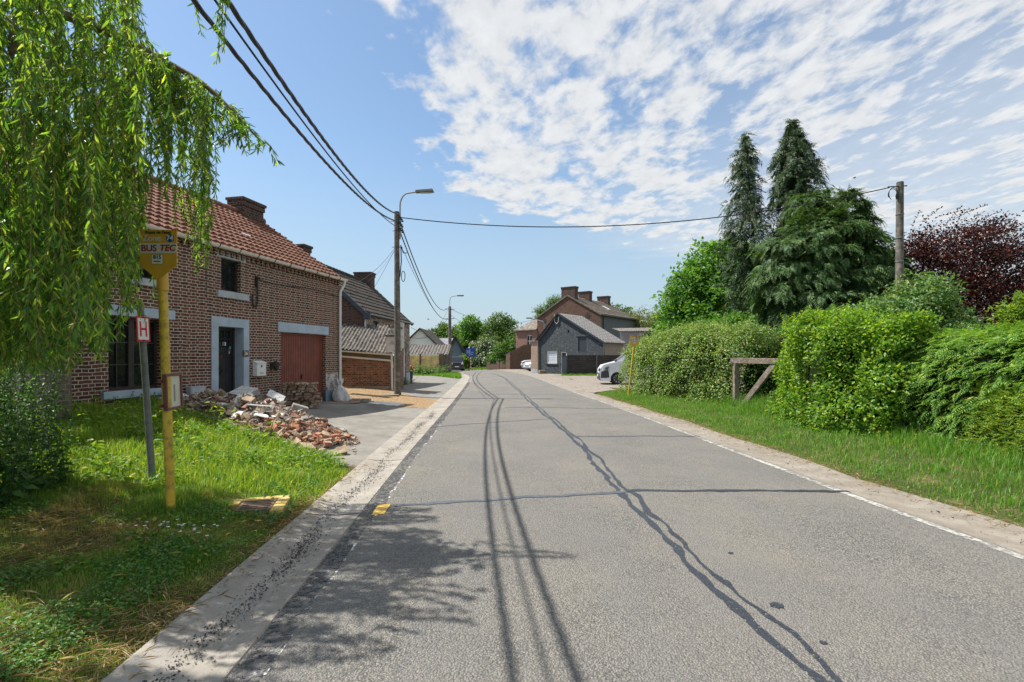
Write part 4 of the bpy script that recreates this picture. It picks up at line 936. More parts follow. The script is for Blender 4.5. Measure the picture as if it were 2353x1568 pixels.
g = MB(); g.box((4.16, 39.7, 1.58), (.48, .48, .06)); g.build('pier_cap', simple('grey_pier_render', (.11, .12, .13)), PR)
# galvanised bar rising over the fence
BR = thing('barrier_bar', (9.5, 36, 0), 'pale galvanised barrier arm reaching out above the white van', 'barrier')
p0, p1 = at(1425.5, 813.5, 33.5), at(1512, 797, 33.0)
g = MB(); g.bar(p0, p1, .06, .12); g.build('arm', simple('galvanised', (.55, .58, .6), .4, .08), BR)
g = MB(); g.box((p1.x, p1.y, p1.z / 2 + .05), (.16, .16, p1.z + .15)); g.build('post', simple('galvanised', (.55, .58, .6)), BR)
# long clad shed wall behind
SH = thing('clad_shed', (14, 50, 0), 'long low grey clad shed with a rippled roof edge behind the bus stop flag', 'shed')
g = MB(); a, b = Vector((10.6, 49, 0)), Vector((17.5, 47, 0)); zt_ = 4.0
P0 = []; P1 = []
for k in range(141): q = a.lerp(b, k / 140); P0.append(q + Vector((0, 0, -.2))); P1.append(q + Vector((0, 0, zt_)))
g.grid([P0, P1])
for k in range(12): z = .1 + k * .33; g.bar(a + Vector((0, -.03, z)), b + Vector((0, -.03, z)), .02, .30)
g.build('wall', simple('grey_pink_cladding', (.36, .31, .30), .6, .1, 2), SH)
g = MB(); rows = [[a.lerp(b, k / 160) + Vector((0, -.15 + j * 4, zt_ + .02 + j * .5 + .03 * math.sin(k * 1.3))) for k in range(161)] for j in range(2)]; g.grid(rows); g.build('roof', M_CORR, SH)
CB = thing('dark_carport', (13, 36, 0), 'dark flat-roofed carport edge above the mixed hedge', 'carport')
c = at(1508, 768, 36); g = MB(); g.box((c.x + .6, 37, c.z - .0), (3.2, 2.4, .22)); g.build('flat_roof', simple('carport_black', (.04, .04, .042), .6), CB)
for q in (-.8, 2.0):
    g = MB(); g.box((c.x + q, 36.1, c.z / 2 - .05), (.14, .14, c.z - .15)); g.build('post', simple('carport_black', (.04, .04, .042)), CB)
# ================================================================== far left buildings
def gable_house(name, lab, F0, wid, dep, ze, za_, wm, rm, org_, trimm=None, winr=None, tw=.4):
    r = thing(name, org_, lab, 'house')
    g = MB(); g.poly([F0(0, 0, -1), F0(wid, 0, -1), F0(wid, 0, ze), F0(wid / 2, 0, za_), F0(0, 0, ze)]); g.quad(F0(wid, 0, -1), F0(wid, dep, -1), F0(wid, dep, ze), F0(wid, 0, ze)); g.quad(F0(0, 0, -1), F0(0, dep, -1), F0(0, dep, ze), F0(0, 0, ze)); g.poly([F0(0, dep, -1), F0(wid, dep, -1), F0(wid, dep, ze), F0(wid / 2, dep, za_), F0(0, dep, ze)]); g.build('wall', wm, r)
    g = MB()
    for s0, s1 in ((-.25, wid / 2), (wid + .25, wid / 2)):
        zz = ze - .12; g.box8([F0(s0, -.25, zz), F0(s1, -.25, za_ + .02), F0(s1, dep + .2, za_ + .02), F0(s0, dep + .2, zz), F0(s0, -.25, zz + .12), F0(s1, -.25, za_ + .14), F0(s1, dep + .2, za_ + .14), F0(s0, dep + .2, zz + .12)])
    rf = g.build('roof', rm, r)
    if trimm:
        g = MB(); g.bar(F0(-.3, -.3, ze - .15), F0(wid / 2, -.3, za_ + .06), .08, .3); g.bar(F0(wid + .3, -.3, ze - .15), F0(wid / 2, -.3, za_ + .06), .08, .3); g.build('barge_board', trimm, rf)
    return r
Y = 50.0; xa, xb = at(915, 800, Y).x, at(1015, 800, Y).x
F0 = frame((xa, Y, 0), (1, 0)); wh = gable_house('white_house', 'whitewashed gable house behind the wicker fence on the left', F0, xb - xa, 7, EYE + (818 - 806) * Y / F, EYE + (818 - 757) * Y / F, simple('cream_render', (.82, .78, .73), .85, .06, 1.2), M_TILEG, (xa, Y, -.2))
g = MB(); q0, q1 = at(944, 800, Y).x - xa, at(958, 800, Y).x - xa; fbox(g, F0, q0, q1, -.03, .1, EYE + 5 * Y / F, EYE + 26 * Y / F); f_ = g.build('window', simple('brown_window', (.2, .15, .13), .6), wh); g = MB(); fbox(g, F0, q0 + .08, (q0 + q1) / 2 - .03, -.04, -.032, EYE + 6 * Y / F, EYE + 25 * Y / F); g.build('pane', M_GLASS, f_)
Y = 74.0; F0 = frame((at(1021, 800, Y).x, Y, 0), (1, 0)); xw = at(1072, 800, Y).x - at(1021, 800, Y).x
bh = gable_house('blue_grey_house', 'blue grey clad house with dark barge boards far behind the concrete pole', F0, xw, 9, EYE - 8 * Y / F, EYE + (818 - 776) * Y / F, simple('blue_grey_render', (.13, .17, .19), .7, .08, 1), simple('slate_violet', (.2, .19, .21), .6, .2, 3), (at(1046, 800, Y).x, Y, -.5), simple('black_barge', (.02, .02, .025), .6))
g = MB(); a0 = F0(0.3, .5, 0); b0 = at(985, 790, 70)
g.box8([F0(-3.4, 1, -1), F0(1.2, 1, -1), F0(1.2, 7, -1), F0(-3.4, 7, -1), F0(-3.4, 1, 2.1), F0(1.2, 1, 2.1), F0(1.2, 7, 2.1), F0(-3.4, 7, 2.1)]); g.build('wing_wall', simple('blue_grey_render', (.13, .17, .19)), bh)
g = MB(); g.quad(F0(-3.7, .6, 1.95), F0(1.6, .6, 1.95), F0(1.7, 4, 4.35), F0(-3.0, 4, 4.35)); g.build('wing_roof', tiles_mat('violet_tile', [(.24, .23, .27), (.3, .29, .32), (.27, .26, .29)], .5, .5), bh)
# wicker fence and its shed
WF = thing('wicker_fence', (-7, 42, 0), 'yellow brown woven panel fence with a leaning diagonal prop', 'fence')
M_WICK = simple('woven_panels', (.80, .52, .19), .85, .25, 3, dirt=(.5, .33, .13), dscale=5, dlo=.48, dhi=.7)
Yf = 42.0; xa, xb = at(940, 860, Yf).x, at(1011, 860, Yf).x; zt0_, zb0 = EYE + 1.5 * Yf / F, .02
edges = [xa, at(966, 860, Yf).x, xb]
for a, b in zip(edges, edges[1:]):
    g = MB(); n = int((zt0_ - zb0) / .1)
    for k in range(n):
        z = zb0 + (k + .5) * .1; pts = [Vector((lerp(a, b, t), Yf + .022 * math.sin(t * 9 + (k % 2) * PI), z)) for t in np.linspace(0, 1, 14)]
        for p0, p1 in zip(pts, pts[1:]): g.bar(p0, p1, .018, .092)
    g.build('woven_panel', M_WICK, WF)
for x in edges:
    g = MB(); g.box((x, Yf - .06, (zt0_ + .08) / 2), (.12, .1, zt0_ + .15)); g.build('post', simple('grey_post', (.14, .10, .07), .9), WF)
g = MB(); g.bar((at(982, 0, 41.5).x, 41.5, .12), (at(1010, 0, 41.8).x, 41.8, 1.0), .07, .07); g.build('prop', simple('grey_prop', (.24, .19, .13), .9), WF)
SD = thing('corrugated_shed', (-6.5, 43, 0), 'small shed with corrugated sheet roof and board side behind the woven fence', 'shed')
g = MB(); rows = []
for j in range(5):
    rows.append([(x, 42.3 + j * .6, EYE + .12 + j * .22 + .05 * math.sin(2 * PI * x / .27)) for x in np.linspace(xa - 1, xb + .62, 170)])
g.grid(rows); g.build('corrugated_roof', M_CORR, SD, smooth=True)
g = MB()
for k in range(9): p = Vector((xb + .12 + k * .05, 41.8 + k * .33, 0)); g.box((p.x, p.y, .85), (.05, .29, 1.75 + .1 * (k % 3)), -.1)
g.build('board_side', simple('grey_boards', (.15, .12, .095), .9, .3, 2), SD)
# flower pot at the corner of the shuttered house
FP = thing('flower_pot', (-5.75, 29.2, 0), 'tall dark blue tapered pot with orange flowers at the corner past the white roller shutter', 'flower pot')
p = at(941.5, 873, 29.5); zb = zt(p.x, p.y); g = MB(); g.lathe((p.x, p.y, zb), [(.13, 0), (.22, .62), (.24, .66), (.19, .66)], 14); g.build('pot', simple('dark_blue_glaze', (.02, .03, .06), .4), FP)
g = MB(); rng = random.Random(2)
for k in range(60):
    c = Vector((p.x + rng.gauss(0, .13), p.y + rng.gauss(0, .13), zb + .72 + rng.random() * .28)); d = Vector((rng.gauss(0, 1), rng.gauss(0, 1), rng.gauss(0, 1))).normalized() * .06; e_ = d.orthogonal().normalized() * .05; g.quad(c - d, c + e_, c + d, c - e_)
g.build('flowers', simple('orange_flowers', (.32, .12, .04), .7, .4, 20), FP)
# ================================================================== poles, lamps, cables
def conc_pole(name, base, top, r0, r1, lab, group=None):
    t = thing(name, base, lab, 'utility pole', group)
    g = MB(); b = Vector(base); tp = Vector(top)
    pts = [b.lerp(tp, k / 12) for k in range(13)]; pts[0] = b - Vector((0, 0, .3))
    g.tube(pts, [lerp(r0, r1, k / 12) for k in range(13)], 10); g.build('pole', M_CONCP, t, smooth=True)
    g = MB()
    for k in range(1, 14):
        q = b.lerp(tp, k / 14.5); rr = lerp(r0, r1, k / 14.5); g.lathe((q.x, q.y - rr + .004, q.z), [(.016, -.006), (.016, .004)], 8, 'y')
    g.build('bolt_holes', simple('dark_hole', (.02, .018, .016), .9), t)
    return t
M_GALV = simple('galvanised_grey', (.30, .31, .31), .45, .08, 5, .3)
M_CABLE = simple('black_cable', (.012, .012, .013), .5, .05)
P1 = Vector((-4.36, 19.0, zt(-4.36, 19) )); T1 = Vector((-4.40, 19.0, EYE + (818 - 487) * 19 / F))
pole1 = conc_pole('utility_pole', P1, T1, .135, .095, 'tall concrete utility pole with a street lamp arm in front of the lean-to', 'concrete poles')
def lamp_arm(root, base, h, out, s=1.0, reach=.75):
    b = Vector(base); o_ = Vector(out).normalized(); pts = [b, b + Vector((0, 0, h * .72))]
    for a in np.linspace(.2, 1, 6): pts.append(b + Vector((0, 0, h * .72 + h * .28 * math.sin(a * PI / 2))) + o_ * (.32 * s * (1 - math.cos(a * PI / 2))))
    pts.append(pts[-1] + o_ * (reach * s - .32 * s) + Vector((0, 0, .05)))
    g = MB(); g.tube(pts, .032 * s, 8); arm = g.build('lamp_arm', M_GALV, root, smooth=True)
    e_ = pts[-1]; g = MB(); side = o_.cross(Vector((0, 0, 1)))
    g.box8([e_ - o_ * .08 - side * .08 - Vector((0, 0, .05)), e_ + o_ * .62 * s - side * .13 - Vector((0, 0, .02)), e_ + o_ * .62 * s + side * .13 - Vector((0, 0, .02)), e_ - o_ * .08 + side * .08 - Vector((0, 0, .05)),
            e_ - o_ * .08 - side * .07 + Vector((0, 0, .06)), e_ + o_ * .58 * s - side * .11 + Vector((0, 0, .09)), e_ + o_ * .58 * s + side * .11 + Vector((0, 0, .09)), e_ - o_ * .08 + side * .07 + Vector((0, 0, .06))])
    h_ = g.build('lamp_head', simple('grey_lamp_head', (.13, .14, .14), .5), root, bevel=.015)
    g = MB(); q = e_ + o_ * .32 * s - Vector((0, 0, .045)); g.box(q, (.42 * s, .15, .02), math.atan2(o_.y, o_.x)); g.build('lamp_glass', simple('lamp_glass', (.4, .4, .38), .2), h_)
lamp_arm(pole1, T1 + Vector((.13, -.02, -1.05)), 1.05 + .70, (1, -.05, 0), 1.0, .68)
g = MB()
for z, L in ((6.72, .22), (6.35, .16), (5.73, .18)):
    g.tube([(T1.x - L, 19, z + .02), (T1.x + L + .05, 18.95, z)], .014, 6)
for k in range(9): q = Vector((T1.x + .16 + .04 * (k % 3), 18.9, 6.85 - k * .07)); g.box(q, (.07, .07, .05), k)
g.tube([(T1.x + .18, 18.9, 5.8), (T1.x + .2, 18.9, 5.2), (T1.x + .15, 18.88, 4.6)], .02, 6)
g.tube([(T1.x + .27 + .07 * math.cos(a), 18.9, 4.62 + .2 * math.sin(a)) for a in np.linspace(0, 2 * PI, 16)], .014, 6)
g.tube([(T1.x + .2, 18.9, 5.75), (T1.x + .28, 18.88, 5.5), (T1.x + .42, 18.88, 5.5)], .02, 6)
g.build('cable_clamps', M_IRON, pole1)
P2 = Vector((-6.22, 50.0, zt(-6.22, 50))); T2 = P2 + Vector((-.03, 0, 6.65))
pole2 = conc_pole('utility_pole', P2, T2, .19, .14, 'distant concrete utility pole with a thin lamp arm beside the dark car', 'concrete poles')
lamp_arm(pole2, T2 + Vector((.02, -.15, -.7)), 1.7, (1, 0, 0), 1.0, .8)
g = MB(); g.tube([(T2.x - .4, 49.85, T2.z - .25), (T2.x + .5, 49.85, T2.z - .3)], .03, 6); g.tube([(T2.x - .3, 49.85, T2.z - 1.3), (T2.x + .5, 49.85, T2.z - 1.2)], .03, 6); g.tube([(T2.x + .5 + .12 * math.cos(a), 49.85, T2.z - 2.2 + .3 * math.sin(a)) for a in np.linspace(0, 2 * PI, 14)], .02, 5); g.build('cable_clamps', M_IRON, pole2)
P3 = Vector((13.2, 17, .2)); T3 = Vector((13.25, 17, EYE + (818 - 419) * 17 / F))
pole3 = conc_pole('utility_pole', P3, T3, .135, .105, 'bare concrete utility pole standing behind the hedges on the right', 'concrete poles')
g = MB(); g.tube([(T3.x - .45, 16.95, T3.z - .18), (T3.x + .2, 16.95, T3.z - .14)], .02, 6)
g.tube([(T3.x - .26 + .16 * math.cos(a), 16.95, T3.z - .42 + .22 * math.sin(a)) for a in np.linspace(-.6, 4.2, 14)], .012, 5); g.tube([(T3.x - .3 + .16 * math.cos(a), 16.93, T3.z - .45 + .2 * math.sin(a)) for a in np.linspace(0, 3.6, 12)], .012, 5); g.lathe((T3.x - .14, 16.95, T3.z - .5), [(.03, -.1), (.05, 0), (.03, .1)], 8); g.build('cable_clamps', M_IRON, pole3)
g = MB()
for k in range(6): q = P3.lerp(T3, .3 + k * .11); g.lathe((q.x, q.y, q.z), [(.137 - k * .002, -.01), (.137 - k * .002, .01)], 12)
g.build('steel_bands', M_GALV, pole3)
def cable(name, pts, r, lab, twist=0, group='overhead cables'):
    t = None; g = MB(); pts = [Vector(p) for p in pts]
    if twist:
        for ph in (0, PI * .66, PI * 1.33):
            q = []; acc = 0
            for i, p in enumerate(pts):
                if i: acc += (p - pts[i - 1]).length
                d = (pts[min(i + 1, len(pts) - 1)] - pts[max(i - 1, 0)]).normalized(); a = Vector((0, 0, 1)).cross(d).normalized(); b = d.cross(a)
                th = acc * twist + ph; q.append(p + a * math.cos(th) * r * .85 + b * math.sin(th) * r * .85)
            g.tube(q, r, 5)
    else: g.tube(pts, r, 6)
    o_ = g.build(name, M_CABLE, None, smooth=True, uv=False); return tag(o_, lab, 'cable', group)
def sagcurve(a, b, sag, n=60):
    a = Vector(a); b = Vector(b); return [a.lerp(b, t) + Vector((0, 0, -4 * sag * t * (1 - t))) for t in np.linspace(0, 1, n)]
def main_cable(x1, z1, xm, ym, zm, y0, n):
    out = []
    for y in np.linspace(-24, 19, n):
        x = lerp(xm, x1, (y - ym) / (19 - ym)); z = zm + (z1 - zm) * ((y - y0) / (19 - y0)) ** 2; out.append((x, y, z))
    return out
cable('overhead_cable', main_cable(-4.32, 6.72, -2.85, 4.43, 4.77, 3.2, 420), .0145, 'lower thick twisted cable sagging from above the willow to the near pole', 6)
cable('overhead_cable', main_cable(-4.30, 6.46, -2.83, 4.73, 4.98, 3.4, 80), .013, 'thin single wire sagging to the near pole between the two twisted cables', 0)
cable('overhead_cable', main_cable(-4.28, 7.0, -2.61, 4.53, 4.84, 3.0, 420), .0155, 'upper thick twisted cable sagging to the top of the near pole', 6)
cable('overhead_cable', sagcurve((T1.x + .1, 18.9, 6.86), (T3.x - .4, 16.95, T3.z - .2), .78, 260), .011, 'long cable crossing the road from the near pole to the right pole', 12)
c0 = T1 + Vector((.15, -.05, -.45)); c1 = T2 + Vector((-.3, -.15, -.28)); cable('overhead_cable', sagcurve(c0, c1, 1.15, 260), .014, 'uppermost cable running on from the near pole to the distant pole', 8)
cable('overhead_cable', sagcurve(c0 + Vector((-.02, 0, -.3)), T2 + Vector((-.2, -.15, -1.2)), 1.1, 260), .014, 'middle thick cable running on from the near pole to the distant pole', 8)
cable('overhead_cable', sagcurve(c0 + Vector((.12, 0, -1.05)), T2 + Vector((-.25, -.15, -1.3)), .75, 80), .010, 'lowest thin wire running on from the near pole to the distant pole', 0)
hcn = hf(-.05, -.08, EZ - .25)
cable('house_wire', sagcurve((T1.x - .03, 18.9, 5.72), hcn, .28, 40), .007, 'service wire dropping from the near pole to the farmhouse gutter corner', 0, 'service wires')
cable('house_wire', sagcurve((T1.x - .03, 18.9, 5.66), hcn + Vector((.02, 0, -.08)), .40, 40), .004, 'slack thin wire hanging just under the service wire to the farmhouse', 0, 'service wires')
cable('house_wire', sagcurve((T1.x - .03, 18.95, 5.7), h2(.3, .3, E2 + .25), .1, 30), .006, 'steep wire dropping from the near pole behind the tiled roof', 0, 'service wires')
cable('house_wire', sagcurve(T2 + Vector((-.2, -.1, -.35)), h2(L2, -.1, E2 - .25), 1.0, 40), .012, 'upper slack wire from the distant pole to the tiled house eave', 0, 'service wires')
cable('house_wire', sagcurve(T2 + Vector((-.2, -.1, -1.25)), (-10.2, 50, 3.5), .8, 40), .012, 'lower slack wire from the distant pole to the white house', 0, 'service wires')
cable('house_wire', sagcurve(T2 + Vector((.15, -.1, -.3)), BG(0.3, -.1, 6.0), .95, 60), .016, 'long wire from the distant pole across the road to the big brick house', 0, 'service wires')
cable('house_wire', sagcurve(T2 + Vector((.15, -.1, -.9)), (-1.5, 84, 5.5), .9, 40), .012, 'wire from the distant pole into the trees beyond the bend', 0, 'service wires')
# bent lamp pipe on the annex corner
HL = thing('street_lamp', BG(.25, -.2, 0), 'bent grey pipe lamp on the wall corner behind the dark grey gable', 'street lamp')
q = at(1250.5, 800, 55.5); g = MB(); g.tube([(q.x, q.y, 2.5), (q.x, q.y, 5.15), (q.x - .12, q.y, 5.4), (q.x - .4, q.y, 5.5), (q.x - 1.5, q.y, 5.75)], .06, 7); g.build('pipe', M_GALV, HL, smooth=True)
g = MB(); g.box((q.x - 1.7, q.y, 5.8), (.6, .25, .12)); g.build('lamp_head', simple('grey_lamp_head', (.13, .14, .14)), HL)
# ================================================================== vehicles
M_TYRE = simple('tyre_rubber', (.012, .012, .012), .8, .1, 20); M_CHR = simple('alloy', (.42, .43, .44), .3, .05, 10, .7)
M_PLAST = simple('grey_bumper_plastic', (.04, .044, .05), .55, .08, 10)
M_CARW = simple('white_car_paint', (.74, .76, .78), .18, .02, 3, spec=.6); M_CARB = simple('dark_blue_car_paint', (.010, .016, .035), .15, .03, 3, spec=.7)
M_HEAD = simple('headlight_glass', (.55, .58, .6), .08, .1, 30); M_PLATE = simple('plate_white', (.7, .68, .66), .4); M_CGLASS = glass('car_glass', (.02, .03, .035), .04)
def car(name, lab, o_, ang, lower, upper, W_, wheels, r, paint, low=None, wtop=.80, group=None, spokes=True):
    ex = Vector((math.cos(ang), math.sin(ang), 0)); C = frame((o_[0], o_[1], o_[2]), ex); R = thing(name, o_, lab, 'car' if 'van' not in name else 'van', group)
    def arch(cx):
        return [(cx + (r + .07) * math.cos(a), r + (r + .07) * math.sin(a)) for a in np.linspace(-.25, PI + .25, 11)]
    bottom = []
    zb = .24
    for cx in sorted(wheels): bottom += [p if p[1] > zb else (p[0], zb) for p in arch(cx)[::-1]]
    poly = [(-q[0], q[1]) for q in []] + lower + []
    # profile: top line given front to back, then underside back to front with wheel arches
    prof = [(x, z) for x, z in lower] + bottom
    def section(pr, wa, wb, zlo, zhi, nm, mat, bev, n=2):
        vs0 = []; vs1 = []
        for x, z in pr:
            t = min(1, max(0, (z - zlo) / (zhi - zlo))); hw = lerp(wa, wb, t) / 2
            nose = max(0, (abs(x) - (lower[0][0] - .5)) / .5); hw *= 1 - .12 * min(1, nose) ** 2
            vs0.append(C(x, -hw, z)); vs1.append(C(x, hw, z))
        k = len(pr); g = MB(); g.add(vs0 + vs1, [tuple(range(k)), tuple(range(2 * k - 1, k - 1, -1))] + [(i, (i + 1) % k, k + (i + 1) % k, k + i) for i in range(k)])
        return g.build(nm, mat, R, smooth=True, bevel=bev, seg=n)
    body = section(prof, W_, W_ * .96, .2, 1.2, 'body', paint, .035)
    zs = [z for x, z in upper]; section(upper, W_ * .95, W_ * wtop, min(zs), max(zs), 'cabin', paint, .05)
    zlo, zhi = min(zs), max(zs)
    def hwz(z): return lerp(W_ * .95, W_ * wtop, (z - zlo) / (zhi - zlo)) / 2
    # glass: windscreen (first rising edge) and side windows
    (xa, za2), (xb, zb2) = upper[0], upper[1]
    def ws(t, sgn): x = lerp(xa, xb, t); z = lerp(za2, zb2, t); return C(x + .035, sgn * (hwz(z) - .09), z + .03)
    g = MB(); g.quad(ws(.08, -1), ws(.08, 1), ws(.95, 1), ws(.95, -1)); g.build('windscreen', M_CGLASS, R)
    xr_ = min(x for x, z in upper); zt_ = zhi - .13; zb_ = zlo + .1
    for sgn in (-1, 1):
        for x0, x1 in ((lerp(xa, xb, .55) - .12, 0.0 - .05), (-.05 - .08, lerp(0, xr_, .55)), (lerp(0, xr_, .6), xr_ + .25)):
            zc_ = zt_ if True else 0
            slope = (xb - xa) / (zb2 - za2)
            f0 = x0 + .22 if x0 > .2 else x0
            g = MB(); g.quad(C(f0, sgn * (hwz(zb_) + .012), zb_), C(x1, sgn * (hwz(zb_) + .012), zb_), C(x1, sgn * (hwz(zt_) + .014), zt_), C(x0 - (.28 if x0 > .2 else 0), sgn * (hwz(zt_) + .014), zt_)); g.build('side_window', M_CGLASS, R)
    fx = lower[0][0]
    for cx in wheels:
        for sgn in (-1, 1):
            y = sgn * (W_ / 2 - .11); g = MB(); ax = 'y'
            def wl(prof_, mat, nm, par):
                g = MB(); n = 22; vs = []; fs_ = []
                for (rad, off) in prof_:
                    for k in range(n): a = 2 * PI * k / n; vs.append(C(cx + rad * math.cos(a), y + sgn * off, r + rad * math.sin(a)))
                m_ = len(prof_)
                for i in range(m_ - 1):
                    for k in range(n): fs_.append((i * n + k, i * n + (k + 1) % n, (i + 1) * n + (k + 1) % n, (i + 1) * n + k))
                fs_.append(tuple(range((m_ - 1) * n, m_ * n))); g.add(vs, fs_); return g.build(nm, mat, par, smooth=True)
            ty = wl([(r * .62, -.1), (r * .97, -.1), (r, -.06), (r, .07), (r * .96, .1), (r * .66, .1), (r * .62, .06)], M_TYRE, 'wheel', R)
            wl([(r * .64, .04), (r * .63, .085), (r * .56, .07), (r * .46, .08), (r * .3, .06)], M_CHR, 'rim', ty)
            wl([(r * .44, .082), (r * .4, .092), (r * .1, .095)], M_PLAST, 'hub_cap', ty)
            if spokes:
                g = MB()
                for k in range(8): a = 2 * PI * k / 8; g.box(C(cx + r * .5 * math.cos(a), y + sgn * .083, r + r * .5 * math.sin(a)), (.06, .02, .06), ang)
                g.build('rim_slots', M_TYRE, ty)
    return R, C
# white van, nose to the road
VA = math.radians(175); vo = (7.05, 27.3, zt(6.5, 27.3) - .12)
vo = (7.05, 27.3, zt(6.5, 27.3))
R, C = car('delivery_van', 'white compact van parked nose out behind the end of the hedge', vo, VA,
           [(2.20, .24), (2.25, .50), (2.23, .82), (2.08, 1.02), (1.80, 1.12), (1.25, 1.24), (-2.2, 1.30), (-2.22, .3)][0:], [(1.42, 1.16), (.62, 1.76), (.25, 1.85), (-2.0, 1.85), (-2.2, 1.22)], 1.86, (1.36, -1.35), .33, M_CARW)
g = MB(); g.prism([C(2.30, -.80, .23), C(2.30, .80, .23), C(2.31, .80, .62), C(2.31, -.80, .62)], C(0, 0, 0) - C(.10, 0, 0)); g.build('bumper', M_PLAST, R, bevel=.05)
for s in (-1, 1):
    g = MB(); g.box8([C(1.76, s * .90, .3), C(2.24, s * .80, .3), C(2.24, s * .77, .3), C(1.76, s * .85, .3), C(1.84, s * .938, .80), C(2.21, s * .83, .70), C(2.21, s * .77, .70), C(1.84, s * .85, .80)]); g.build('bumper_corner', M_PLAST, R, bevel=.02)
    g = MB(); g.box8([C(1.86, s * .93, .80), C(2.235, s * .74, .72), C(2.2, s * .70, .72), C(1.86, s * .85, .80), C(1.78, s * .925, .98), C(2.13, s * .74, .90), C(2.08, s * .70, .90), C(1.78, s * .85, .98)]); hl_ = g.build('headlight', simple('dark_lamp_housing', (.04, .045, .05), .15), R, bevel=.015)
    g = MB(); g.box(C(2.06, s * .865, .83), (.16, .05, .10), VA + s * .5); g.build('lens', M_HEAD, hl_)
    g = MB(); g.lathe(C(2.22, s * .70, .42), [(.07, -.05), (.07, .05)], 12, 'x'); g.build('fog_lamp', simple('black_gloss', (.01, .01, .011), .2), R)
    g = MB(); g.box(C(.92, s * 1.03, 1.3), (.14, .2, .2), VA); g.build('mirror', M_PLAST, R, bevel=.04)
g = MB(); g.quad(C(2.262, -.55, .72), C(2.262, .55, .72), C(2.225, .5, .86), C(2.225, -.5, .86)); g.build('grille', simple('black_gloss', (.01, .01, .011)), R)
g = MB(); g.box(C(2.32, 0, .48), (.02, .52, .11), VA); g.build('number_plate', M_PLATE, R)
for x0, x1 in ((.93, -.15), (-.15, -1.0)):
    for s in (-1, 1):
        g = MB(); g.bar(C(x0, s * .931, .45), C(x0 - .02, s * .928, 1.22), .012, .012); g.build('door_gap', simple('seam_black', (.02, .02, .02), .8), R)
# dark off-roader coming out of the side road
so_ = at(1043.5, 851.5, 64.0); AS = math.radians(-80)
R, C = car('off_road_car', 'dark blue boxy off-road car waiting at the bend behind the distant pole', (so_.x, 66.0, zt(so_.x, 65.5)), AS,
           [(2.18, .4), (2.25, .75), (2.23, 1.1), (2.1, 1.2), (.95, 1.26), (-2.2, 1.3), (-2.25, .42)], [(1.05, 1.2), (.62, 1.84), (.3, 1.92), (-2.0, 1.95), (-2.2, 1.2)], 1.95, (1.45, -1.45), .39, M_CARB, wtop=.84)
for s in (-1, 1):
    g = MB(); g.lathe(C(2.22, s * .68, 1.0), [(.13, -.03), (.13, .05)], 12, 'x'); g.box(C(2.24, s * .68, 1.0), (.06, .3, .2), AS); g.build('headlight', M_HEAD, R)
    g = MB(); g.box(C(.95, s * 1.1, 1.35), (.12, .24, .22), AS); g.build('mirror', simple('black_gloss', (.01, .01, .011)), R)
g = MB(); g.box(C(2.25, 0, 1.0), (.05, .9, .16), AS); g.build('grille', simple('black_gloss', (.01, .01, .011)), R)
g = MB(); g.box(C(2.24, 0, .48), (.14, 1.7, .3), AS); g.build('bumper', M_PLAST, R, bevel=.04)
g = MB(); g.box(C(2.33, 0, .62), (.02, .55, .12), AS); g.build('number_plate', M_PLATE, R)
# two white cars nosing out between garden wall and grey house
lowc = [(2.05, .28), (2.12, .5), (2.08, .72), (1.9, .86), (1.0, .98), (-2.0, 1.02), (-2.1, .4)]
wc = at(1202, 0, 54.2); A1 = math.radians(183)
R, C = car('parked_car', 'white car with black wheel arches parked against the tall garden wall', (wc.x + 2.0, 54.6, 0.0), A1, [(2.12, .35), (2.16, .6), (2.1, .92), (1.8, 1.06), (.9, 1.14), (-2.0, 1.16), (-2.1, .4)], [(1.0, 1.08), (.35, 1.55), (0, 1.62), (-1.7, 1.6), (-2.1, 1.1)], 1.82, (1.36, -1.3), .35, M_CARW, group='white cars by the garden wall')
for s in (-1, 1):
    g = MB(); g.box(C(2.02, s * .72, .84), (.22, .26, .12), A1 + s * .5); g.build('headlight', simple('dark_lamp_housing', (.04, .045, .05)), R)
    g = MB(); g.box(C(.75, s * .98, 1.15), (.12, .2, .15), A1); g.build('mirror', M_PLAST, R)
g = MB(); g.box(C(2.12, 0, .45), (.1, 1.6, .25), A1); g.build('bumper', M_PLAST, R, bevel=.04)
wc = at(1210, 0, 50.5); A2_ = math.radians(205)
R, C = car('parked_car', 'low white car half hidden by the brick strip of the grey house', (wc.x + 1.95, 51.2, 0.0), A2_, lowc, [(.9, .94), (.2, 1.36), (-.2, 1.42), (-1.3, 1.36), (-2.0, .98)], 1.78, (1.3, -1.3), .32, M_CARW, group='white cars by the garden wall')
for s in (-1, 1):
    g = MB(); g.box(C(2.0, s * .66, .70), (.16, .36, .12), A2_ + s * .3); g.build('headlight', simple('dark_lamp_housing', (.04, .045, .05)), R)
g = MB(); g.box(C(2.10, 0, .58), (.04, .9, .12), A2_); g.build('grille', simple('black_gloss', (.01, .01, .011)), R)
g = MB(); g.box(C(2.08, 0, .36), (.12, 1.5, .16), A2_); g.build('bumper', M_PLAST, R, bevel=.03)

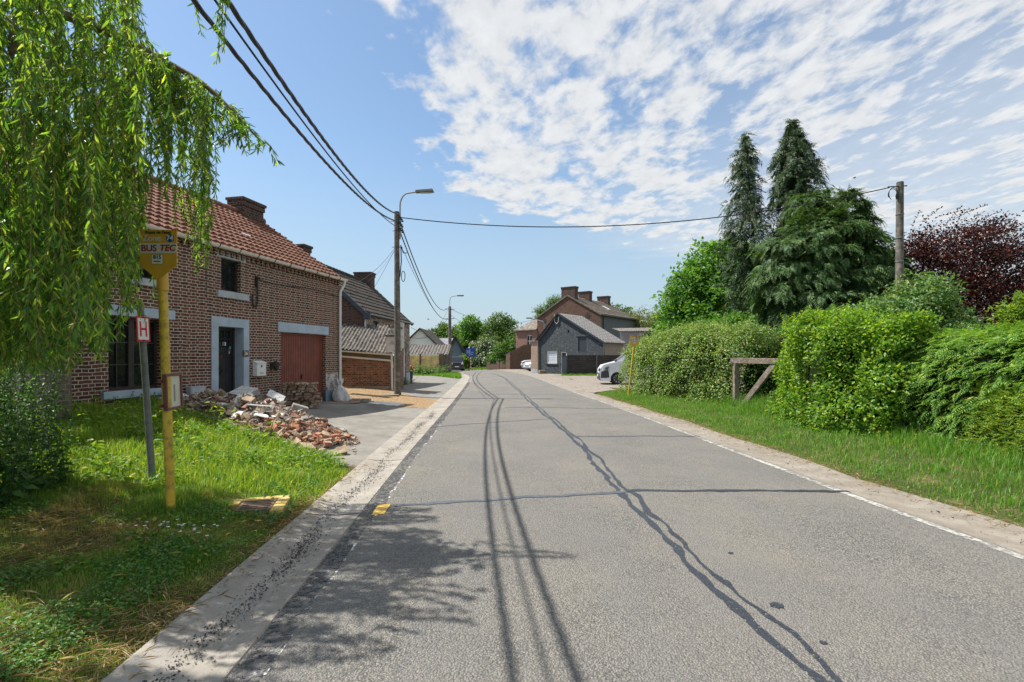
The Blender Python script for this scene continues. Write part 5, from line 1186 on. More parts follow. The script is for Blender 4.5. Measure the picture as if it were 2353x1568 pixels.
# ================================================================== signs
M_YEL = simple('bus_yellow', (.62, .34, .03), .45, .06, 6, dirt=(.42, .24, .03), dlo=.55, dhi=.8); M_YELP = simple('pole_yellow', (.58, .40, .035), .5, .12, 14, dirt=(.20, .145, .035), dscale=16, dlo=.47, dhi=.72)
M_RED = simple('sign_red', (.55, .02, .025), .4, .03); M_SWH = simple('sign_white', (.72, .73, .72), .4, .03); M_BLU = simple('sign_blue', (.015, .06, .30), .4, .05); M_DRED = simple('dark_red_letters', (.30, .02, .03), .5, .03); M_ORG = simple('orange_stripe', (.80, .38, .04), .5, .03); M_BLK = simple('black_letters', (.015, .015, .015), .5, .03); M_PALE = simple('pale_grey_letters', (.62, .62, .55), .5, .03)
def plane(C, ex, ez):
    ex = Vector(ex).normalized(); ez = (Vector(ez) - ex * Vector(ez).dot(ex)).normalized(); nn = ex.cross(ez); C = Vector(C)
    return (lambda a, b, d=0: C + ex * a + ez * b + nn * d), ex, ez
def plate(mb, Q, pts, d0, d1): mb.prism([Q(a, b, d0) for a, b in pts], Q(0, 0, d1) - Q(0, 0, d0))
def rect(a0, a1, b0, b1): return [(a0, b0), (a1, b0), (a1, b1), (a0, b1)]
def bus_stop(base, top, ex, k, lab, case=None, num='815', sub='HANNUT', group='bus stop signs', r=.041):
    R = thing('bus_stop_sign', base, lab, 'bus stop sign', group); b = Vector(base); t = Vector(top); ax = (t - b).normalized()
    g = MB(); g.tube([b - ax * .15, t - ax * .05], r, 14); g.build('pole', M_YELP, R, smooth=True)
    Q, e1, e2 = plane(t + Vector((0, -r * 1.15, 0)), ex, ax)
    w_ = .178 * k; h0 = .345 * k; h1 = .115 * k; hb = -.12 * k
    g = MB(); plate(g, Q, [(-w_, h0), (-w_, 0), (-.03 * k, hb), (.03 * k, hb), (w_, 0), (w_, h0)][::-1], -.004, .004); pl_ = g.build('flag', M_YEL, R)
    g = MB(); plate(g, Q, rect(-w_ + .002, w_ - .002, h0 - .226 * k, h0 - .132 * k), .0045, .006); g.build('band', simple('band_grey_white', (.60, .63, .62), .45, .03), pl_)
    text("Poste de l'anni", .042 * k, M_BLK, Q(0, h0 - .026 * k, .006), e1, e2, 'stop_name', pl_, bold=.0006 * k)
    text('Zone', .082 * k, M_PALE, Q(-.062 * k, h0 - .083 * k, .006), e1, e2, 'zone_word', pl_, bold=.001 * k)
    g = MB(); plate(g, Q, [(.113 * k + .043 * k * math.cos(a), h0 - .082 * k + .043 * k * math.sin(a)) for a in np.arange(PI / 6, 2 * PI, PI / 3)], .0045, .006); hx = g.build('zone_hexagon', M_BLU, pl_)
    text('74', .066 * k, M_SWH, Q(.113 * k, h0 - .082 * k, .0075), e1, e2, 'zone_number', pl_, bold=.001 * k)
    text('BUS', .088 * k, M_DRED, Q(-.088 * k, h0 - .182 * k, .0075), e1, e2, 'bus_word', pl_, bold=.002 * k)
    g = MB(); plate(g, Q, rect(-.008 * k, .163 * k, h0 - .183 * k, h0 - .173 * k), .0065, .0072); g.build('stripe', M_ORG, pl_)
    text('TEC', .084 * k, M_DRED, Q(.088 * k, h0 - .179 * k, .0085), e1, e2, 'operator_letters', pl_, shear=.22, bold=.0025 * k)
    g = MB(); plate(g, Q, rect(-.063 * k, .047 * k, h0 - .334 * k, h0 - .240 * k), .0045, .0055); fr = g.build('route_plate', M_BLK, pl_)
    g = MB(); plate(g, Q, rect(-.060 * k, .044 * k, h0 - .331 * k, h0 - .243 * k), .0057, .0067); g.build('route_panel', M_SWH, fr)
    text(num, .052 * k, M_BLK, Q(-.008 * k, h0 - .268 * k, .0078), e1, e2, 'route_number', fr, bold=.0014 * k)
    text(sub, .017 * k, M_BLK, Q(-.008 * k, h0 - .309 * k, .0078), e1, e2, 'route_town', fr, bold=.0004 * k)
    g = MB(); g.tube([t - ax * .24 * k, t - ax * .0], r * 1.24, 14); sl = g.build('sleeve', M_YEL, R, smooth=True)
    g = MB(); g.prism([t + Vector((-r * 1.1, -r * 1.3, -.02)), t + Vector((r * 1.1, -r * 1.3, -.02)), t + Vector((r * 1.1, -r * .2, .10 * k)), t + Vector((-r * 1.1, -r * .2, .10 * k))], ax * .02); g.build('sleeve_tongue', M_YEL, R)
    return R
bb = at(393, 1170, 4.9); bt = at(372, 612, 4.9); bb.z = zt(bb.x, bb.y) + .0
NB = bus_stop(bb, bt, (1, .02, 0), 1.0, 'yellow bus stop pole with flag sign and brown timetable case on the left verge', r=.041)
fb_ = Vector((4.34, 18.6, zt(4.34, 18.6))); ft_ = at(1457, 791, 18.6)
FBs = bus_stop(fb_, ft_, (1, 0, 0), .95, 'distant yellow bus stop flag on a thin pole against the right hedge', r=.032)
# timetable case on the near pole
pc = bb.lerp(bt, .49) + Vector((.035, -.06, 0)); axp = (bt - bb).normalized()
Q, e1, e2 = plane(pc, (-.14, .99, 0), axp)
TW, TH = .285, .36
g = MB(); fw = .026
for r_ in (rect(-.02, TW, TH / 2 - fw, TH / 2), rect(-.02, TW, -TH / 2, -TH / 2 + fw), rect(-.02, -.02 + fw, -TH / 2 + fw, TH / 2 - fw), rect(TW - fw, TW, -TH / 2 + fw, TH / 2 - fw)): plate(g, Q, r_, -.02, .018)
tc_ = g.build('timetable_case', simple('brown_case', (.13, .04, .03), .45, .06), NB, bevel=.004)
g = MB(); plate(g, Q, rect(-.02 + fw, TW - fw, -TH / 2 + fw, TH / 2 - fw), -.015, .003); g.build('paper', simple('yellowed_paper', (.56, .55, .46), .3, .06, 10, dirt=(.45, .43, .33), dlo=.5, dhi=.7), tc_)
g = MB(); plate(g, Q, rect(.135, .165, -.10, .07), .0032, .0042)
for k in range(5): plate(g, Q, rect(.02, .10, .115 - k * .012, .118 - k * .012), .0032, .0042)
g.build('printed_timetable', simple('faded_print', (.22, .22, .20), .5, .1, 60), tc_)
g = MB(); g.bar(Q(-.05, .11, -.03), Q(.02, .11, -.03), .02, .03); g.bar(Q(-.05, -.13, -.03), Q(.02, -.13, -.03), .02, .03); g.build('clamp', simple('brown_case', (.13, .04, .03)), tc_)
# hydrant sign
hb_ = at(351, 1116, 5.6); hb_.z = zt(hb_.x, hb_.y); ht_ = at(322, 697, 5.6)
HS = thing('hydrant_sign', hb_, 'leaning grey pole with a small red and white plate reading H', 'sign')
ax = (ht_ - hb_).normalized(); g = MB(); g.tube([hb_ - ax * .15, ht_], .034, 12); g.build('pole', simple('mossy_grey_pole', (.16, .165, .15), .6, .15, 12, dirt=(.08, .085, .06), dscale=9, dlo=.5, dhi=.7), HS, smooth=True)
Q, e1, e2 = plane(hb_.lerp(ht_, .858) + Vector((.035, -.03, 0)), (.10, .995, 0), ax + Vector((.02, 0, 0)))
g = MB(); plate(g, Q, rect(-.088, .088, -.142, .142), -.003, .003); hp = g.build('plate', M_RED, HS)
g = MB(); plate(g, Q, rect(-.070, .070, -.120, .120), .0032, .0042); g.build('panel', M_SWH, hp)
g = MB(); plate(g, Q, rect(-.048, -.026, -.085, .085), .0044, .0054); plate(g, Q, rect(.026, .048, -.085, .085), .0044, .0054); plate(g, Q, rect(-.026, .026, -.013, .013), .0044, .0054)
g.build('letter_h', M_RED, hp)
g = MB()
for b in (-.128, .128): g.lathe(Q(0, b, .004), [(.009, -.004), (.009, .004)], 8, 'y')
g.build('bolt', M_IRON, hp)
# blue lane sign on a red and white post
ly = 65.0; lb = at(1082, 843.5, ly); lb.z = zt(lb.x, ly)
LS = thing('direction_sign', lb, 'blue direction sign with white arrows on a red and white banded post', 'sign')
for k in range(9):
    g = MB(); z0 = lb.z - .05 + k * .19; g.tube([(lb.x, ly, z0), (lb.x, ly, z0 + .19)], .055, 8); g.build('post_band', M_RED if k % 2 else M_SWH, LS)
zb_ = EYE - 1.5 * ly / F; zt_ = EYE + 18 * ly / F; xa, xb = at(1071, 0, ly).x, at(1094, 0, ly).x
Q, e1, e2 = plane((xa, ly - .08, zb_), (1, 0, 0), (0, 0, 1)); W_ = xb - xa; Hh = zt_ - zb_
g = MB(); plate(g, Q, rect(0, W_, 0, Hh), -.03, 0); pp = g.build('panel', M_BLU, LS, bevel=.02)
g = MB(); plate(g, Q, rect(.36 * W_, .40 * W_, .08 * Hh, .82 * Hh), .002, .008); plate(g, Q, rect(.14 * W_, .36 * W_, .62 * Hh, .66 * Hh), .002, .008); plate(g, Q, [(.06 * W_, .64 * Hh), (.15 * W_, .56 * Hh), (.15 * W_, .72 * Hh)], .002, .008); g.build('arrow', M_SWH, pp)
g = MB()
for a0, a1, b in ((.06, .12, .38), (.14, .2, .38), (.22, .32, .38), (.52, .6, .42), (.62, .68, .42), (.75, .78, .45), (.46, .52, .2), (.54, .66, .2)): plate(g, Q, rect(a0 * W_, a1 * W_, b * Hh, (b + .09) * Hh), .002, .006)
g.build('route_names', simple('pale_blue_letters', (.35, .5, .7), .5), pp)
# give way sign with a blue street plate beneath
gy = 80.0; q0 = at(1046, 812, gy); q1 = at(1054.5, 824, gy)
GS = thing('give_way_sign', ((q0.x + q1.x) / 2, gy, -.7), 'red and white give way triangle above a small blue street plate', 'sign')
cx = (q0.x + q1.x) / 2; g = MB(); g.tube([(cx, gy, -.8), (cx, gy, q0.z)], .04, 6); g.build('pole', M_GALV, GS)
Q, e1, e2 = plane((cx, gy - .06, q0.z), (1, 0, 0), (0, 0, 1)); w_ = .44
g = MB(); plate(g, Q, [(-w_, 0), (0, -.78), (w_, 0)], -.01, 0); tr = g.build('triangle', M_RED, GS)
g = MB(); plate(g, Q, [(-.25, -.10), (0, -.54), (.25, -.10)], .002, .01); g.build('white_field', M_SWH, tr)
g = MB(); plate(g, Q, rect(-.5, .55, -1.12, -.86), -.01, .0); sp_ = g.build('street_plate', simple('bright_blue', (.05, .28, .75), .4), GS)
# ================================================================== small things on the verge and by the house
dc = Vector((-2.62, 5.12, 0)); dc.z = zt(dc.x, dc.y) + .05
DC = thing('drain_cover', dc, 'square inspection cover in a broken yellow painted frame in the verge grass', 'drain cover')
M_YC = simple('yellow_concrete', (.54, .38, .10), .8, .1, 9, dirt=(.42, .36, .2), dscale=7, dlo=.5, dhi=.68); ra = .25
def dcp(a, b, z): v_ = Matrix.Rotation(ra, 3, 'Z') @ Vector((a, b, 0)); return dc + v_ + Vector((0, 0, z))
g = MB()
for a0, a1, b0, b1 in ((-.27, .27, .16, .25), (.17, .29, -.27, .155), (-.28, -.18, .02, .155)): g.box8([dcp(a0, b0, -.06), dcp(a1, b0, -.06), dcp(a1, b1, -.06), dcp(a0, b1, -.06), dcp(a0, b0, .02), dcp(a1, b0, .025), dcp(a1, b1, .03), dcp(a0, b1, .02)])
g.build('frame', M_YC, DC, bevel=.008)
g = MB(); g.box8([dcp(-.17, -.17, -.05), dcp(.16, -.17, -.05), dcp(.16, .15, -.05), dcp(-.17, .15, -.05), dcp(-.17, -.17, .008), dcp(.16, -.17, .008), dcp(.16, .15, .012), dcp(-.17, .15, .01)])
lid = g.build('lid', simple('brown_iron_lid', (.17, .11, .075), .7, .15, 25), DC)
g = MB()
for k in range(5): g.bar(dcp(-.14, -.13 + k * .062, .014), dcp(.13, -.13 + k * .062, .014), .012, .006)
g.build('lid_ribs', simple('brown_iron_rib', (.10, .065, .05), .7), lid)
# cistern
cp = Vector((-6.74, 10.72, 0)); cp.z = zt(cp.x, cp.y) + .10
CI = thing('toilet_cistern', cp, 'pale grey plastic toilet cistern dumped against the brick wall left of the door', 'cistern')
FRc = frame(cp, HD); cs, cv_, ch_ = .40, .17, .36
g = MB(); g.box8([FRc(-cs / 2 + .02, 0, 0), FRc(cs / 2 - .03, 0, 0), FRc(cs / 2 - .03, cv_, 0), FRc(-cs / 2 + .02, cv_, 0), FRc(-cs / 2, 0, ch_), FRc(cs / 2, 0, ch_), FRc(cs / 2, cv_, ch_), FRc(-cs / 2, cv_, ch_)])
M_CIS = simple('cistern_plastic', (.44, .47, .50), .4, .05); g.build('tank', M_CIS, CI, bevel=.035, seg=3)
g = MB(); fbox(g, FRc, -cs / 2 - .005, cs / 2 + .005, -.005, cv_ + .005, ch_ - .012, ch_ + .012); g.build('lid', M_CIS, CI, bevel=.008)
g = MB(); g.lathe(FRc(cs / 2 + .01, cv_ / 2, ch_ - .07), [(.02, -.012), (.02, .02)], 8, 'y'); g.build('flush_knob', M_PVC, CI)
# ------------------------------------------------------------------ rubble heap
HL_ = [(-7.3, 10.5), (-6.2, 10.2), (-5.2, 9.75), (-4.2, 9.2), (-3.35, 8.75), (-2.95, 8.5)]; HH = [.10, .30, .42, .34, .22, .05]; HWd = [.7, .85, 1.0, 1.0, .85, .45]
def heap(x, y):
    best = (9, 0)
    for i in range(len(HL_) - 1):
        a, b = Vector(HL_[i]), Vector(HL_[i + 1]); ab = b - a; t = max(0, min(1, (Vector((x, y)) - a).dot(ab) / ab.length_squared)); d = (Vector((x, y)) - a - ab * t).length
        if d < best[0]: best = (d, i + t)
    i = min(int(best[1]), len(HH) - 2); t = best[1] - i; h = lerp(HH[i], HH[i + 1], t); w_ = lerp(HWd[i], HWd[i + 1], t)
    q = max(0, 1 - (best[0] / w_) ** 2); return h * q * (1 + .35 * mnoise.noise((x * 2.3, y * 2.3, 1)))
xs_ = np.arange(-8.2, -2.3, .09); ys_ = np.arange(7.3, 11.6, .09)
g = MB(); P = [[(x, y, zt(x, y) - .03 + heap(x, y) * .9 + (.035 * mnoise.noise((x * 9, y * 9, 0)) if heap(x, y) > .02 else -.02)) for x in xs_] for y in ys_]
g.grid(P); o = g.build('rubble_mound', simple('rubble_dust', (.24, .19, .15), .95, .3, 9, bump=.03, bscale=60, dirt=(.36, .33, .30), dscale=5), smooth=True); tag(o, kind='stuff')
import bmesh
def chunk(seed, dims, jit, mat, name):
    rng = random.Random(seed); bm = bmesh.new()
    for k in range(16):
        v_ = Vector((rng.choice((-1, 1)) * rng.uniform(.6, 1), rng.choice((-1, 1)) * rng.uniform(.6, 1), rng.choice((-1, 1)) * rng.uniform(.7, 1))); v_ *= 1 - jit * rng.random()
        bm.verts.new((v_.x * dims[0] / 2, v_.y * dims[1] / 2, v_.z * dims[2] / 2))
    r_ = bmesh.ops.convex_hull(bm, input=bm.verts[:]); bmesh.ops.delete(bm, geom=[v_ for v_ in bm.verts if not v_.link_faces], context='VERTS')
    me = bpy.data.meshes.new(name); bm.to_mesh(me); bm.free(); me.materials.append(mat); return me
M_RB = simple('broken_orange_brick', (.36, .15, .075), .9, .28, 14, bump=.01, bscale=50, dirt=(.40, .32, .24), dscale=9, dlo=.48, dhi=.66)
M_RB2 = simple('broken_dark_brick', (.22, .10, .065), .9, .22, 14, bump=.01, bscale=50, dirt=(.42, .36, .30), dscale=7, dlo=.5, dhi=.65)
M_RS = simple('beige_stone', (.37, .28, .19), .9, .2, 9, bump=.012, bscale=40); M_RG = simple('grey_mortar_lump', (.27, .25, .22), .9, .2, 9, bump=.012, bscale=40); M_RW = simple('white_plaster_shard', (.68, .68, .66), .7, .08, 9, dirt=(.4, .36, .32), dscale=9, dlo=.55, dhi=.7)
KINDS = {
 'orange': ([chunk(i, (.17, .11, .075), .45, M_RB, 'brick_chunk') for i in range(5)], 'brick_chunk', 'rough orange broken brick piece at the right end of the rubble heap', 'brick rubble', 'orange brick pieces in the heap'),
 'brown': ([chunk(10 + i, (.2, .11, .07), .3, M_RB2, 'brick_chunk') for i in range(4)], 'brick_chunk', 'brown broken brick piece lying in the middle of the rubble heap', 'brick rubble', 'brown brick pieces in the heap'),
 'beige': ([chunk(20 + i, (.26, .17, .11), .4, M_RS, 'stone_chunk') for i in range(4)], 'stone_chunk', 'beige sandy stone lump along the front foot of the rubble heap', 'stone rubble', 'beige stones in the heap'),
 'grey': ([chunk(30 + i, (.2, .15, .06), .35, M_RG, 'mortar_lump') for i in range(4)], 'mortar_lump', 'grey mortar lump in the upper part of the rubble heap', 'mortar rubble', 'grey mortar lumps in the heap'),
 'white': ([chunk(40 + i, (.26, .18, .02), .45, M_RW, 'plaster_shard') for i in range(4)], 'plaster_shard', 'flat white plaster or tile shard lying on the rubble heap', 'plaster rubble', 'white shards on the heap')}
rng = random.Random(12)
def put(kind, x, y, dz=0.0, sc=1.0, tilt=.5):
    ms, nm, lab, cat, grp = KINDS[kind]; o_ = bpy.data.objects.new(nm, rng.choice(ms)); COL.objects.link(o_)
    o_.location = (x, y, zt(x, y) + heap(x, y) + dz); o_.rotation_euler = (rng.gauss(0, tilt), rng.gauss(0, tilt), rng.uniform(0, 6.28)); s = sc * rng.uniform(.7, 1.25); o_.scale = (s, s, s); return tag(o_, lab, cat, grp)
def along(t):
    i = min(int(t), len(HL_) - 2); f_ = t - i; a, b = Vector(HL_[i]), Vector(HL_[i + 1]); return a.lerp(b, f_), Vector((-(b - a).y, (b - a).x)).normalized(), lerp(HWd[i], HWd[i + 1], f_)
for kind, n, t0, t1, o0, o1, sc in (('orange', 84, 3.0, 4.95, -.95, .6, .9), ('brown', 52, .3, 4.4, -.95, .5, .95), ('beige', 46, 1.2, 4.7, -1.05, -.1, .8), ('grey', 66, .3, 4.2, -.9, .8, .85), ('white', 40, .2, 3.3, -.75, .7, .85)):
    for k in range(n):
        c, nv_, w_ = along(rng.uniform(t0, t1)); q = c + nv_ * w_ * rng.uniform(o0, o1) * .98; put(kind, q.x, q.y, .035 if kind != 'white' else .05, sc, .55 if kind != 'white' else .3)
for x, y, s in ((-2.75, 7.95, 1.1), (-2.9, 7.75, .7), (-2.62, 8.25, .6), (-3.05, 7.9, 1.2), (-2.55, 8.05, .5), (-3.3, 8.0, 1.25), (-2.7, 7.7, .5)): put('grey' if s < .8 else 'beige', x, y, .05, s, .3)
# loose fine rubble as one body
g = MB(); rng2 = random.Random(77)
for k in range(5200):
    c, nv_, w_ = along(rng2.uniform(.1, 4.98)); q = c + nv_ * w_ * rng2.uniform(-1.05, 1.0); s = rng2.uniform(.012, .04); z = zt(q.x, q.y) + heap(q.x, q.y) + .004
    p_ = [Vector((q.x, q.y, z)) + Vector((rng2.uniform(-1, 1), rng2.uniform(-1, 1), rng2.uniform(-.6, .9))) * s for _ in range(4)]; g.add(p_, [(0, 1, 2), (0, 2, 3), (0, 3, 1), (1, 3, 2)])
mm = NT('fine_rubble'); mm.geo(); mm.col(mm.ramp(mm._g.outputs['Random Per Island'], [(0, (.33, .13, .06)), (.3, (.36, .27, .18)), (.6, (.24, .21, .18)), (.85, (.6, .58, .55)), (1, (.4, .17, .09))])); mm.rough(.9)
o = g.build('fine_rubble', mm.m, uv=False); tag(o, kind='stuff')
def slab(name, c, dims, rot, mat, lab, cat, top=None):
    o_ = thing(name, c, lab, cat); g = MB(); M3 = Matrix.Rotation(rot[2], 3, 'Z') @ Matrix.Rotation(rot[1], 3, 'Y') @ Matrix.Rotation(rot[0], 3, 'X'); g.box(c, dims, 0, M3); g.build('slab', mat, o_, bevel=.006)
    if top is not None: g = MB(); g.box(Vector(c) + M3 @ Vector((0, 0, dims[2] / 2 + .004)), (dims[0] * .97, dims[1] * .97, .008), 0, M3); g.build('tiled_face', top, o_)
    return o_
M_TILEW = brick('white_wall_tiles', (.70, .70, .68), (.74, .74, .73), (.35, .33, .3), .15, .15, .006, .001, False, bumpd=.003, rough=.3)
def hpt(x, y, dz): return Vector((x, y, zt(x, y) + heap(x, y) + dz))
slab('tiled_slab', hpt(-5.35, 9.95, .13), (.50, .34, .12), (.42, .10, -.45), M_RG, 'thick broken wall slab with white tiles lying on top of the rubble heap', 'slab', M_TILEW)
slab('tiled_slab', hpt(-4.85, 10.2, .17), (.34, .25, .07), (.5, .5, .4), M_RG, 'smaller upright white tiled fragment behind the thick slab on the heap', 'slab', M_TILEW)
slab('plaster_board', hpt(-6.75, 10.05, .10), (.5, .22, .02), (.5, .45, .5), M_RW, 'long white board leaning on the left part of the rubble heap', 'board')
slab('plaster_board', hpt(-7.0, 10.0, .10), (.6, .25, .02), (.15, .1, -.2), M_RW, 'flat white board at the far left end of the rubble heap behind the signs', 'board')
slab('plaster_board', hpt(-4.55, 9.05, .08), (.42, .26, .02), (-.1, .1, .2), M_RW, 'clean white board lying at the middle front of the rubble heap', 'board')
slab('concrete_slab', hpt(-4.25, 9.95, .12), (.3, .12, .16), (.25, .35, .6), M_RG, 'grey concrete fragment standing up at the back of the rubble heap', 'slab')
# ------------------------------------------------------------------ stack of salvaged bricks
M_SB = simple('salvaged_brick', (.27, .16, .10), .9, .25, 12, bump=.008, bscale=50, dirt=(.42, .36, .28), dscale=9, dlo=.44, dhi=.58)
sbm = [chunk(60 + i, (.205, .10, .062), .10, M_SB, 'salvaged_brick') for i in range(5)]
sc0 = Vector((-5.78, 13.35, 0)); rng = random.Random(21); sz = zt(sc0.x, sc0.y)
for c in range(10):
    for row in range(3):
        n = 5 if c < 9 else 4
        hdr = (c + row) % 3 == 0; off = rng.uniform(-.03, .03); x = -.52 + off + .02 * c
        while x < .5 - .012 * c + (rng.uniform(-.1, .05) if c > 6 else 0):
            w_ = .11 if (hdr and row == 0) else .215
            o_ = bpy.data.objects.new('salvaged_brick', rng.choice(sbm)); COL.objects.link(o_)
            o_.location = (sc0.x + x + w_ / 2, sc0.y + row * .125 - .12 + rng.gauss(0, .018), sz + .033 + c * .068 + rng.gauss(0, .004))
            o_.rotation_euler = (rng.gauss(0, .05), rng.gauss(0, .05), (PI / 2 if w_ < .2 else 0) + rng.gauss(0, .10)); tag(o_, 'old mortar smeared brick in the loose stack before the garage door', 'brick', 'stack of salvaged bricks'); x += w_ + rng.uniform(.0, .025)
# ------------------------------------------------------------------ sacks and litter by the down pipe
def sack(name, c, rx, ry, h, seed, lab, lean):
    R = thing(name, c, lab, 'sack'); g = MB(); rows = []; n = 34
    prof = [(0, .86), (.05, 1.0), (.22, 1.02), (.42, .86), (.58, .60), (.68, .36), (.73, .27), (.78, .30), (.86, .42), (.95, .5), (1.0, .46)]
    for t, k in prof:
        r_ = []
        for j in range(n + 1):
            a = 2 * PI * (j % n) / n; f_ = 1 + .16 * mnoise.noise((math.cos(a) * 1.6 + seed, math.sin(a) * 1.6, t * 3)) + (.13 * math.sin(a * 7 + seed) if t > .5 else .03 * math.sin(a * 5 + t * 8))
            zz_ = h * t + (.05 * math.sin(a * 3 + seed) if t > .9 else 0)
            r_.append(Vector(c) + Vector((rx * k * f_ * math.cos(a) + lean[0] * t, ry * k * f_ * math.sin(a) + lean[1] * t, zz_)))
        rows.append(r_)
    g.grid(rows); b = g.build('bag', M_SACK, R, smooth=True)
    g = MB(); g.tube([Vector(c) + Vector((rx * .30 * math.cos(a) + lean[0] * .73, ry * .30 * math.sin(a) + lean[1] * .73, h * .73)) for a in np.linspace(0, 2 * PI, 14)], .008, 5); g.build('tie', M_PVC, R)
M_SACK = NT('woven_sack'); M_SACK.col(M_SACK.ramp(M_SACK.noise(M_SACK.geo(), 3.5, 6, .6).outputs['Fac'], [(.32, (.42, .41, .40)), (.62, (.66, .68, .70))])); M_SACK.rough(.5); M_SACK.bump(M_SACK.noise(M_SACK.geo(), 14, 4).outputs['Fac'], .03); M_SACK = M_SACK.m
bx, by = -5.38, 15.75
sack('rubble_sack', (bx, by, zt(bx, by) + .02), .27, .2, .68, 1.0, 'bulging white plastic sack tied at the neck on cardboard at the house corner', (-.12, .03))
sack('rubble_sack', (bx - .16, by + .26, zt(bx, by) + .02), .22, .18, .60, 4.0, 'second paler sack squeezed between the down pipe and the bulging sack', (-.06, .02))
CBD = thing('cardboard_sheet', (bx, by - .2, zt(bx, by)), 'flattened sheet of brown board under the white sacks', 'cardboard')
g = MB(); g.box((bx + .05, by - .12, zt(bx, by) + .012), (1.15, .75, .014), .12); g.build('sheet', simple('cardboard', (.30, .22, .16), .8), CBD)
for (x, y, d, rz, c, lab) in ((bx + .42, by + .05, (.26, .14, .10), .1, (.42, .27, .21), 'pinkish brick block lying beside the white sack'), (bx + .72, by + .12, (.30, .16, .11), -.1, (.34, .31, .27), 'grey stone block lying right of the pinkish block near the sack')):
    t = thing('loose_block', (x, y, zt(x, y)), lab, 'block'); g = MB(); g.box((x, y, zt(x, y) + .02 + d[2] / 2), d, rz); g.build('block', simple('block_%d' % int(c[0] * 100), c, .85, .15, 12), t, bevel=.012)
TP = thing('white_tarp', (bx + 1.2, by + .2, zt(bx + 1.2, by)), 'crumpled white tarpaulin spread on the ochre gravel', 'tarpaulin')
g = MB(); rows = []
for i in range(15):
    r_ = []
    for j in range(21):
        a, b = j / 20 - .5, i / 14 - .5; x = bx + 1.38 + a * 1.0 + b * .15 + .05 * mnoise.noise((a * 4, b * 4, 2)); y = by + .12 + b * .8 - a * .12 + .08 * mnoise.noise((a * 5, b * 3, 7)); r_.append((x, y, zt(x, y) + .03 + .022 * abs(mnoise.noise((a * 9, b * 9, 1))) + .012 * mnoise.noise((a * 22, b * 22, 4)) - (.018 if i in (0, 14) or j in (0, 20) else 0)))
    rows.append(r_)
g.grid(rows); g.build('cloth', simple('dirty_white_cloth', (.66, .63, .56), .7, .1, 6), TP, smooth=True)
TL = thing('paving_slab', (-4.35, 18.55, zt(-4.35, 18.55)), 'single pale paving slab lying at the foot of the near pole', 'slab'); g = MB(); g.box((-4.52, 18.6, zt(-4.52, 18.6) + .03), (.55, .3, .04), .1); g.build('slab', M_YARD, TL)
# ------------------------------------------------------------------ old timber frame standing in the hedge
WFR = thing('timber_frame', (6.35, 14.2, .1), 'weathered timber frame with a diagonal brace set in a gap of the right hedge', 'gate frame')
M_OLDW = simple('weathered_timber', (.20, .155, .115), .9, .25, 4, bump=.012, bscale=30, dirt=(.33, .29, .25), dscale=12, dlo=.5, dhi=.65)
pa = at(1691, 0, 13.9); pb = at(1815, 0, 12.6); pa.z = pb.z = 0; zg = .14
zt1 = EYE - 11 * 13.9 / F; 
for nm, q0, q1, w_, h_ in (('post', (pa.x, pa.y, zg - .2), (pa.x, pa.y, zt1 - .075), .13, .13), ('top_beam', (pa.x - .08, pa.y + .1, zt1), (pb.x, pb.y, zt1 - .01), .12, .15), ('brace', (pa.x + .12, pa.y - .1, zg + .05), (lerp(pa.x, pb.x, .74), lerp(pa.y, pb.y, .74), zt1 - .08), .1, .14), ('bottom_board', (pa.x + .1, pa.y, zg + .10), (pb.x, pb.y, zg + .10), .05, .16)):
    g = MB(); up_ = (0, 1, 0) if nm == 'post' else (0, 0, 1); g.bar(q0, q1, w_, h_, up_); g.build(nm, M_OLDW, WFR, bevel=.008)
# two birds high up
for (x, y, Y_, lab) in ((1963, 409, 60, 'tiny dark bird gliding above the cypress trees'), (984, 734, 90, 'tiny dark bird low in the sky right of the tiled house')):
    c = at(x, y, Y_); b_ = thing('bird', c, lab, 'bird'); g = MB(); g.lathe(c, [(.005, -.22), (.06, -.1), (.07, .05), (.04, .16), (.01, .24)], 8, 'x'); g.build('body', M_IRON, b_)
    for s in (-1, 1): g = MB(); g.poly([c + Vector((-.06, 0, .02)), c + Vector((.1, 0, .02)), c + Vector((.02, s * .3, .12)), c + Vector((-.08, s * .5, .06))]); g.build('wing', M_IRON, b_)
# dark grit swept along the left gutter, clods on the right
g = MB(); rng = random.Random(31)
def grit(x, y, s, zf):
    p_ = [Vector((x, y, zf + s * .3)) + Vector((rng.uniform(-1, 1), rng.uniform(-1, 1), rng.uniform(-.4, .9))) * s for _ in range(4)]; g.add(p_, [(0, 1, 2), (0, 2, 3), (0, 3, 1), (1, 3, 2)])
for k in range(11000):
    y = 1.4 + 13 * rng.random() ** 1.7; den = .5 + .5 * mnoise.noise((y * 1.1, 2, 0))
    if rng.random() > den ** 2 * 2.0: continue
    x = LX(y) - .27 + rng.gauss(0, .05 + .07 * (rng.random() < .25)) + .04 * math.sin(y * 2.1)
    grit(x, y, rng.uniform(.004, .012), zt(x, y) + .0)
for k in range(420):
    y = 3.4 + 14 * rng.random(); x = RX(y) + .12 + abs(rng.gauss(0, .16)); grit(x, y, rng.uniform(.004, .013 if rng.random() < .9 else .03), zt(x, y) + .006)
for k in range(900):
    y = 2 + 12 * rng.random(); x = LX(y) + rng.uniform(-.02, .12); grit(x, y, rng.uniform(.003, .009), zt(x, y) + .01)
o = g.build('loose_grit', simple('dark_grit', (.035, .035, .04), .85, .3, 40), uv=False); tag(o, kind='stuff')
